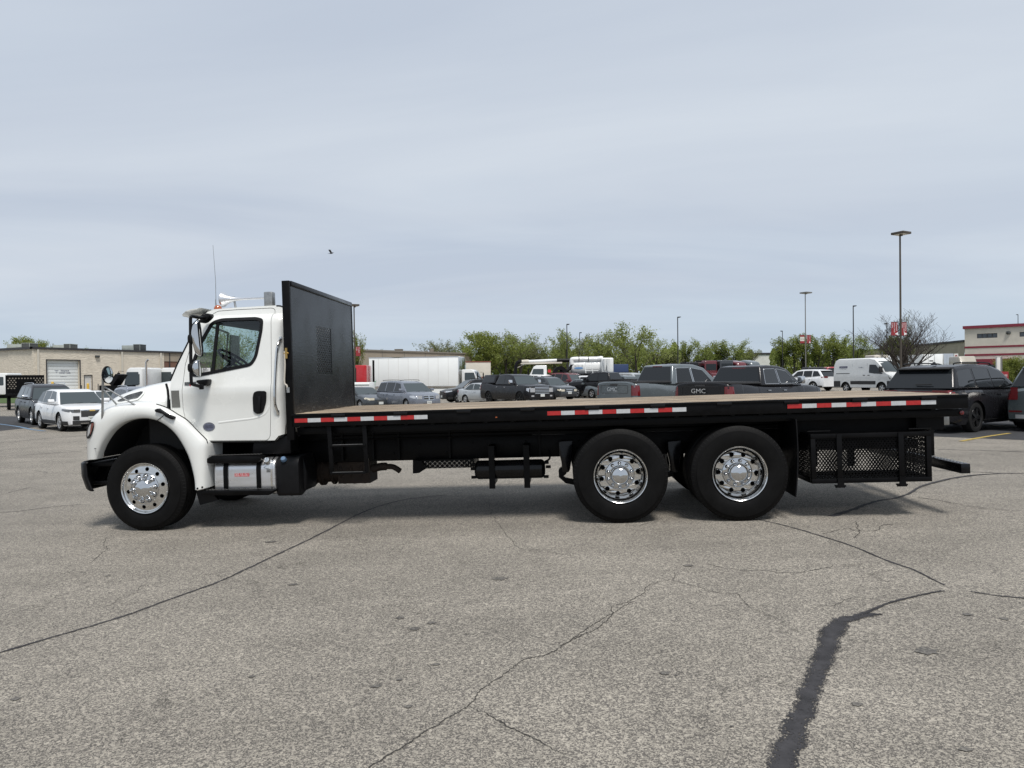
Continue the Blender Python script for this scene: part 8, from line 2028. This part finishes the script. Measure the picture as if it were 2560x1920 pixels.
for x, Y, hd_, lab in ((345, 50, 172, 'white day cab tractor behind the slate grey SUV roof'), (425, 52, 172, 'white tractor cab just left of the truck windshield')):
    r_ = at_root('semi_truck', x, Y, hd_, lab, 'truck', 'white tractors behind the hood'); lorry_cab(r_, -1.1, white_t, H_=2.95); lorry_wheels(r_, [-2.6, -3.8], 1.1)
    b = B(); b.box((-4.4, -.42, .72), (-1.3, .42, .96)); b.obj('rear_chassis', 'frame', r_)
    b = B(); b.tube([(-1.35, 1.0, 1.0), (-1.35, 1.0, 3.3), (-1.5, 1.0, 3.5)], .07, 10); b.obj('exhaust_stack', 'alu', r_, smooth=True)
    b = B(); b.prism([(-.9, 1.8), (-.35, 1.8), (-.35, 2.5), (-.9, 2.5)], 1.07, 1.09); b.obj('side_window', 'greyglass', r_)
r_ = at_root('semi_truck', 296, 47, 172, 'truck with its dark hood tipped open behind the hood mirror', 'truck', 'white tractors behind the hood')
b = B(); b.add([(-.42, -.4, 2.46), (-.1, -.4, 2.5), (.42, -.4, 1.9), (.15, -.4, 1.7), (-.42, .4, 2.46), (-.1, .4, 2.5), (.42, .4, 1.9), (.15, .4, 1.7)], [(0, 1, 2, 3), (7, 6, 5, 4), (0, 4, 5, 1), (1, 5, 6, 2), (2, 6, 7, 3), (3, 7, 4, 0)]); b.obj('tipped_hood', 'plastic', r_); b = B(); b.box((-.6, -.9, .6), (.7, .9, 1.75)); b.obj('engine', 'frame', r_); lorry_wheels(r_, [.3], 1.0)
# sleeper cabs beyond the grey pickup
SC = [(1674, 909, 20, 'poledark', 'flat dark truck roof left of the black pickup'), (1724, 906, 26, 'poledark', 'dark truck roof above the grey pickup windshield'), (1767, 902, 34, 'maroon', 'maroon semi cab with squared roof, leftmost of the pair'), (1806, 901, 36, 'dark', 'dark grey semi cab with squared roof between two maroon ones'), (1841, 901, 31, 'maroon2', 'maroon semi with rounded sleeper roof'), (1874, 900, 31, 'grey2', 'grey semi with rounded sleeper roof')]
for x, yt, wpx, kd, lab in SC:
    Y = 76; r_ = at_root('semi_truck', x, Y, -78 if not kd.endswith('2') else -70, lab, 'truck', 'semi tractors in the far row'); h_ = zat(x, yt, Y); w = wpx / F_PX * Y / 2
    pm_ = {'maroon': maroon_p, 'maroon2': maroon_p, 'dark': dgrey_p, 'grey2': grey_p, 'poledark': black_p}[kd]
    b = B()
    if kd.endswith('2'):
        pr = [(1.2, .9), (1.2, 2.0), (.9, 2.6), (.2, h_ - .1), (-.5, h_), (-1.2, h_ - .1), (-1.5, h_ - .5), (-1.5, .9)]; b.prism(pr, -w, w); b.obj('cab', pm_, r_, bevel=.28, seg=4)
    else:
        b.box((-1.4, -w, .9), (1.0, w, h_)); b.obj('cab', pm_, r_, bevel=.12, seg=3)
        b = B(); b.box((1.005, -w * .8, h_ - 1.0), (1.03, w * .8, h_ - .35)); b.obj('cab_window', 'darkglass', r_)
        b = B(); b.box((-1.0, -w - .06, h_ - .1), (.2, w + .06, h_ + .04)); b.obj('roof_fairing', 'plastic', r_, bevel=.03)
    for sg_ in (1, -1): b = B(); b.prism([(.2, 1.7), (.95, 1.7), (.8, 2.35), (.2, 2.35)], sg_ * (w + .004), sg_ * (w - .02)); b.obj('side_window', 'darkglass', r_)
    b = B(); b.add([(1.0, -.8, .8), (2.4, -.65, .8), (2.4, .65, .8), (1.0, .8, .8), (1.0, -.8, 1.8), (2.4, -.6, 1.5), (2.4, .6, 1.5), (1.0, .8, 1.8)], [(3, 2, 1, 0), (4, 5, 6, 7), (0, 1, 5, 4), (1, 2, 6, 5), (2, 3, 7, 6), (3, 0, 4, 7)]); b.obj('hood', pm_, r_, bevel=.06); lorry_wheels(r_, [1.6, -1.0], min(1.1, w))
# white van
vn = at_root('cargo_van', 2184, 51, -73, 'white medium roof cargo van with black lower cladding, near the tall lamp post', 'van')
b = B(); H2, W2, L2 = 2.48, 2.02, 5.6
prof = [(-2.8, .55), (-2.8, 1.2), (-2.76, 2.1), (-2.68, 2.38), (-2.5, H2), (.5, H2), (1.0, H2 - .08), (1.42, 2.12), (2.02, 1.42), (2.55, 1.18), (2.78, .98), (2.8, .5)]
zz_w = lambda z: 1 - .10 * max(0, (z - 1.25) / 1.2) - (.06 * max(0, (z - 2.25) / .23) ** 2)
ys_ = [1.0, .93, .8, .5, 0, -.5, -.8, -.93, -1.0]; vs = []
for (x_, z_) in prof:
    for y_ in ys_:
        edge = abs(y_); drop = 0
        if z_ > 2.0: drop = .07 * (max(0, edge - .8) / .2) ** 2
        xin = .10 * max(0, (edge - .5) / .5) ** 2 if x_ > 2.0 else 0
        vs.append((x_ - xin, y_ * W2 / 2 * zz_w(z_), z_ - drop))
n_ = len(ys_); b.add(vs, [(i * n_ + j, i * n_ + j + 1, (i + 1) * n_ + j + 1, (i + 1) * n_ + j) for i in range(len(prof) - 1) for j in range(n_ - 1)])
SIDE_Z = [.35, .6, .9, 1.25, 1.6, 1.9, 2.2, 2.38]
def van_top(x_):
    return interp([(-2.8, 2.0), (-2.76, 2.1), (-2.68, 2.38), (-2.5, H2), (.5, H2), (1.0, H2 - .08), (1.42, 2.12), (2.02, 1.42), (2.55, 1.18), (2.78, .98)], x_)
vax = (-1.62, 1.72)
def van_bot(x_):
    z = .38
    for a in vax:
        d = abs(x_ - a)
        if d < .46: z = max(z, .34 + math.sqrt(.46 ** 2 - d * d))
    return z
nx_ = 90
for sg_ in (1, -1):
    vs = []
    for i in range(nx_ + 1):
        x_ = -2.8 + 5.6 * i / nx_; zb, zt_ = van_bot(x_), van_top(x_) - .07 * (1 if van_top(x_) > 2.0 else .2)
        for j in range(9):
            z = zb + (zt_ - zb) * j / 8; xin = 0; yv = W2 / 2 * zz_w(z) - (.10 * max(0, (x_ - 2.2) / .6) ** 2) + .022 * math.exp(-((z - 1.12) / .05) ** 2)
            vs.append((x_, sg_ * yv, z))
    b.add(vs, [(i * 9 + j, i * 9 + j + 1, (i + 1) * 9 + j + 1, (i + 1) * 9 + j) for i in range(nx_) for j in range(8)])
b.obj('body', white_t, vn, auto=40)
b = B(); b.box((-2.7, -.85, .36), (2.6, .85, .95)); b.obj('underbody', 'dark', vn)
vside = lambda z: W2 / 2 * zz_w(z)
def vpanel(nm, poly, mtn, off=.008, par=None, sgs=(-1, 1)):
    for sg_ in sgs:
        b = B(); b.add([(x_, sg_ * (vside(z) + off), z) for x_, z in poly], [tuple(range(len(poly)))]); o = b.obj(nm, mtn, par or vn, fix=False)
    return o
vpanel('side_window', round_poly([(.62, 1.42), (1.10, 1.36), (1.86, 1.32), (1.20, 1.98), (.62, 2.0)], .06, 3), 'darkglass', .012)
for x0_, x1_ in ((-2.78, -2.12), (-1.12, 1.22), (2.22, 2.6)): vpanel('cladding', [(x0_, .40 if x0_ != -1.12 else .60), (x1_, .40 if x0_ != -1.12 else .60), (x1_, .84), (x0_, .84)], 'cladding', .014)
vpanel('door_rail', [(-2.55, 1.36), (-1.2, 1.36), (-1.2, 1.41), (-2.55, 1.41)], 'hvac_dark', .016)
for x_ in (.20, .62): vpanel('door_handle', [(x_ - .10, 1.22), (x_ + .08, 1.22), (x_ + .08, 1.27), (x_ - .10, 1.27)], 'dark', .03)
for x_ in (.42, 1.52, -.95): vpanel('door_gap', [(x_ - .008, .9), (x_ + .008, .9), (x_ + .008, 2.1 if x_ < 1 else 1.5), (x_ - .008, 2.1 if x_ < 1 else 1.5)], 'hvac', .006)
d = Vector((2.02 - 1.0, 0, 1.42 - (H2 - .08))); 
b = B(); vs = []
for t in (0.30, .5, .75, .96):
    x_ = interp([(0, 1.0), (.45, 1.42), (1, 2.02)], t); z_ = interp([(0, H2 - .08), (.45, 2.12), (1, 1.42)], t)
    for y_ in (-.86, -.45, 0, .45, .86): vs.append((x_ + .03 - .06 * abs(y_), y_ * W2 / 2 * zz_w(z_), z_ + .02))
b.add(vs, [(i * 5 + j, i * 5 + j + 1, (i + 1) * 5 + j + 1, (i + 1) * 5 + j) for i in range(3) for j in range(4)]); b.obj('windshield', 'greyglass', vn, smooth=True, fix=False)
for sg_ in (-1, 1):
    b = B(); b.add([(2.30, sg_ * (vside(1.2) - .0), 1.20), (2.62, sg_ * (vside(1.1) - .10), 1.08), (2.80, sg_ * .55, .98), (2.80, sg_ * .50, .82), (2.66, sg_ * (vside(.9) - .09), .80), (2.42, sg_ * (vside(1.) - .0), .98)], [tuple(range(6))]); o = b.obj('headlight', 'headlamp_dark', vn, fix=False)
    sm = o.modifiers.new('t', 'SOLIDIFY'); sm.thickness = .06; sm.offset = 0
    b = B(); b.box((1.75, sg_ * 1.0, 1.45), (1.88, sg_ * 1.28, 1.85)); b.obj('side_mirror', 'cladding', vn, bevel=.04)
b = B(); b.box((2.74, -.9, .42), (2.88, .9, .80)); b.obj('front_bumper', 'cladding', vn, bevel=.05); b = B(); b.box((2.76, -.50, .82), (2.83, .50, 1.0)); b.obj('grille', 'grille', vn)
vpanel('decal_panel', [(-2.25, 1.78), (-1.45, 1.78), (-1.45, 1.92), (-2.25, 1.92)], 'navy', .010, sgs=(-1,))
text_mesh('decal_text', 'enterprise', .1, 'wprint', vn, lambda a, c_: (-1.85 + a, -(vside(1.85) + .014), 1.85 + c_), .72)
text_mesh('decal_text', 'truck rental', .07, 'bprint', vn, lambda a, c_: (-1.85 + a, -(vside(1.72) + .012), 1.72 + c_), .55)
text_mesh('decal_text', 'FedEx', .12, 'navy', vn, lambda a, c_: (-.15 + a, -(vside(1.80) + .012), 1.80 + c_), .42)
tm, rm, dm = car_wheel(.35, .22, 5, 'std')
for a in vax:
    for sg_ in (-1, 1):
        wh = empty('wheel', (a, sg_ * (W2 / 2 - .05), .35), 0 if sg_ < 0 else math.pi, vn)
        for nm, me in (('tyre', tm), ('rim', rm), ('brake_disc', dm)): link(nm, me, None, wh)
# tanks, trailers and cars before the right hand buildings
r_ = at_root('trailer', 2192, 74, 0, 'boxy cream tank trailer showing over the white van roof', 'trailer'); zt_ = zat(2192, 888, 74); b = B(); b.box((-.75, -1, 1.0), (.72, 1, zt_)); b.obj('tank_box', 'cream', r_, bevel=.12, seg=3)
for x_ in (-.45, .35): b = B(); b.lathe([(0, -1.02), (.08, -1.02)], (x_, 0, zt_ - .3), 'y', 10); b.obj('round_cover', 'hvac_dark', r_)
b = B(); b.tube([(.0, -1.1, 1.0), (0, -1.1, zt_ + .35)], .04, 6); b.obj('vent_pipe', 'steel', r_)
lorry_wheels(r_, [0], .9)
r_ = at_root('trailer', 2224, 76, 0, 'rounded white tank trailer between van roof and leafless tree', 'trailer'); zt_ = zat(2224, 889, 76); b = B(); b.lathe([(0, -.75), (.5, -.70), (.75, -.45), (.8, .0), (.78, .45), (.5, .70), (0, .78)], (0, 0, zt_ - .8), 'x', 24); b.obj('tank', white_t, r_, smooth=True); b = B(); b.box((-.7, -.4, .6), (.7, .4, zt_ - 1.2)); b.obj('chassis', 'frame', r_); lorry_wheels(r_, [0], .8)
for x0_, x1_, yt, lab, extra in ((2306, 2336, 886, 'white trailer end with a dark mark, leftmost of three', 1), (2337, 2358, 885, 'white trailer end with a grey square, middle of three', 2), (2359, 2385, 884, 'grey refrigerated trailer front with small fan openings', 3)):
    Y = 100; r_ = at_root('trailer', (x0_ + x1_) / 2, Y, 0, lab, 'trailer', 'trailers before the metal warehouse'); w = (x1_ - x0_ - 1) * Y / F_PX / 2; zt_ = zat(x0_, yt, Y)
    b = B(); b.box((-w, 0, 1.1), (w, 9, zt_)); b.obj('trailer_box', 'boxwhite' if extra < 3 else 'alu', r_, bevel=.04)
    if extra == 1:
        b = B(); b.box((.15, -.012, zt_ - 1.0), (.7, -.004, zt_ - .85)); b.obj('dark_mark', 'bprint', r_); b = B(); b.box((-.02, -.02, 1.1), (.02, -.004, zt_)); b.obj('door_gap', 'hvac', r_)
    if extra == 2: b = B(); b.box((-w * .6, -.012, 1.2), (w * .8, -.004, zt_ - 1.4)); b.obj('grey_square', 'hvac', r_)
    if extra == 3:
        for i in range(3): b = B(); b.lathe([(.10, -.03), (.18, -.03), (.18, 0)], (-w * .55 + i * w * .55, 0, zt_ - 2.1), 'y', 14); b.obj('fan_opening', 'hvac_dark', r_)
        for i in (-.35, .3): b = B(); b.box((i * w - .01, -.012, 1.2), (i * w + .01, -.003, zt_ - .2)); b.obj('panel_seam', 'hvac', r_)
    lorry_wheels(r_, [0], .5)
p = at(2390.5, 884, 94); r_ = at_root('banner_sign', 2390.5, 94, 0, 'narrow white and red upright sign right of the refrigerated trailer', 'sign'); zt_ = zat(2390, 884, 94); b = B(); b.box((-.28, -.03, zt_ - 1.3), (.28, .03, zt_)); o = b.obj('sign_panel', 'farwhite', r_); b = B(); b.box((-.04, .032, 0), (.04, .1, zt_ - .2)); b.obj('sign_leg', 'polegrey', r_)
b = B(); b.add([(.2 * math.cos(t), -.034, zt_ - .42 + .24 * math.sin(t)) for t in [2 * math.pi * i / 16 for i in range(16)]], [tuple(range(16))]); b.obj('red_disc', 'banner', o)
b = B(); b.box((-.2, -.034, zt_ - 1.15), (.2, -.0305, zt_ - .8)); b.obj('red_block', 'banner', o)
r_ = at_root('semi_truck', 2413, 84, -90, 'beige semi cab with raised roof before the cream building', 'truck'); zt_ = zat(2413, 890.5, 84); b = B(); b.prism([(1.0, .9), (1.0, 2.0), (.75, zt_ - .9), (.35, zt_), (-1.6, zt_), (-1.6, .9)], -.98, .98); b.obj('cab', cpaint('beige_truck', (.40, .37, .31)), r_, bevel=.14, seg=3)
b = B(); b.add([(1.01, -.75, 1.95), (1.01, .75, 1.95), (.78, .75, zt_ - .98), (.78, -.75, zt_ - .98)], [(0, 1, 2, 3)]); b.obj('windshield', 'darkglass', r_, fix=False); b = B(); b.box((.80, -.9, zt_ - .92), (1.15, .9, zt_ - .84)); b.obj('sun_visor', 'plastic', r_); lorry_wheels(r_, [.3], 1.0)
for x, Y, pt, lab in ((2452, 95, white_p, 'white car before the red canopy, left one'), (2478, 92, silver_p, 'silver car before the red canopy, right one'), (2340, 70, dgrey_p, 'dark car roof just over the black SUV spoiler')):
    make_car('parked_car', suv(pt, H=1.75 if pt is not dgrey_p else 1.7), lab, 'car', PX(x, Y), Y, -80)
# ------------------------------------------------------------------ the bird
p = at(828, 633, 38); s = 38 / F_PX
bird = empty('bird', p); tag(bird, 'small dark bird flying right high over the truck cab', 'bird')
b = B(); ln = 14 * s
b.lathe([(0, -ln * .46), (ln * .05, -ln * .30), (ln * .12, -ln * .05), (ln * .13, ln * .08), (ln * .10, ln * .22), (ln * .08, ln * .30), (ln * .03, ln * .40), (0, ln * .56)], (0, 0, 0), 'x', 10); bo = b.obj('body', mat('dark_feathers', (.045, .045, .048), .8), bird, smooth=True); bo.rotation_euler = (0, R(-12), 0)
for sg_, up_ in ((1, .62), (-1, .50)):
    b = B(); b.add([(ln * .18, 0, ln * .05), (-ln * .16, 0, ln * .02), (-ln * .40, sg_ * ln * .35, ln * up_), (-ln * .30, sg_ * ln * .40, ln * (up_ + .10)), (-ln * .20, sg_ * ln * .36, ln * (up_ + .06)), (-ln * .02, sg_ * ln * .2, ln * .40)], [(0, 1, 2, 5), (5, 2, 3, 4)]); o = b.obj('wing', bo.data.materials[0], bird, fix=False); sm = o.modifiers.new('t', 'SOLIDIFY'); sm.thickness = ln * .02
b = B(); b.add([(-ln * .42, -.02, 0), (-ln * .42, .02, 0), (-ln * .62, ln * .10, -ln * .10), (-ln * .62, -ln * .10, -ln * .10)], [(0, 1, 2, 3)]); b.obj('tail', bo.data.materials[0], bird, fix=False)
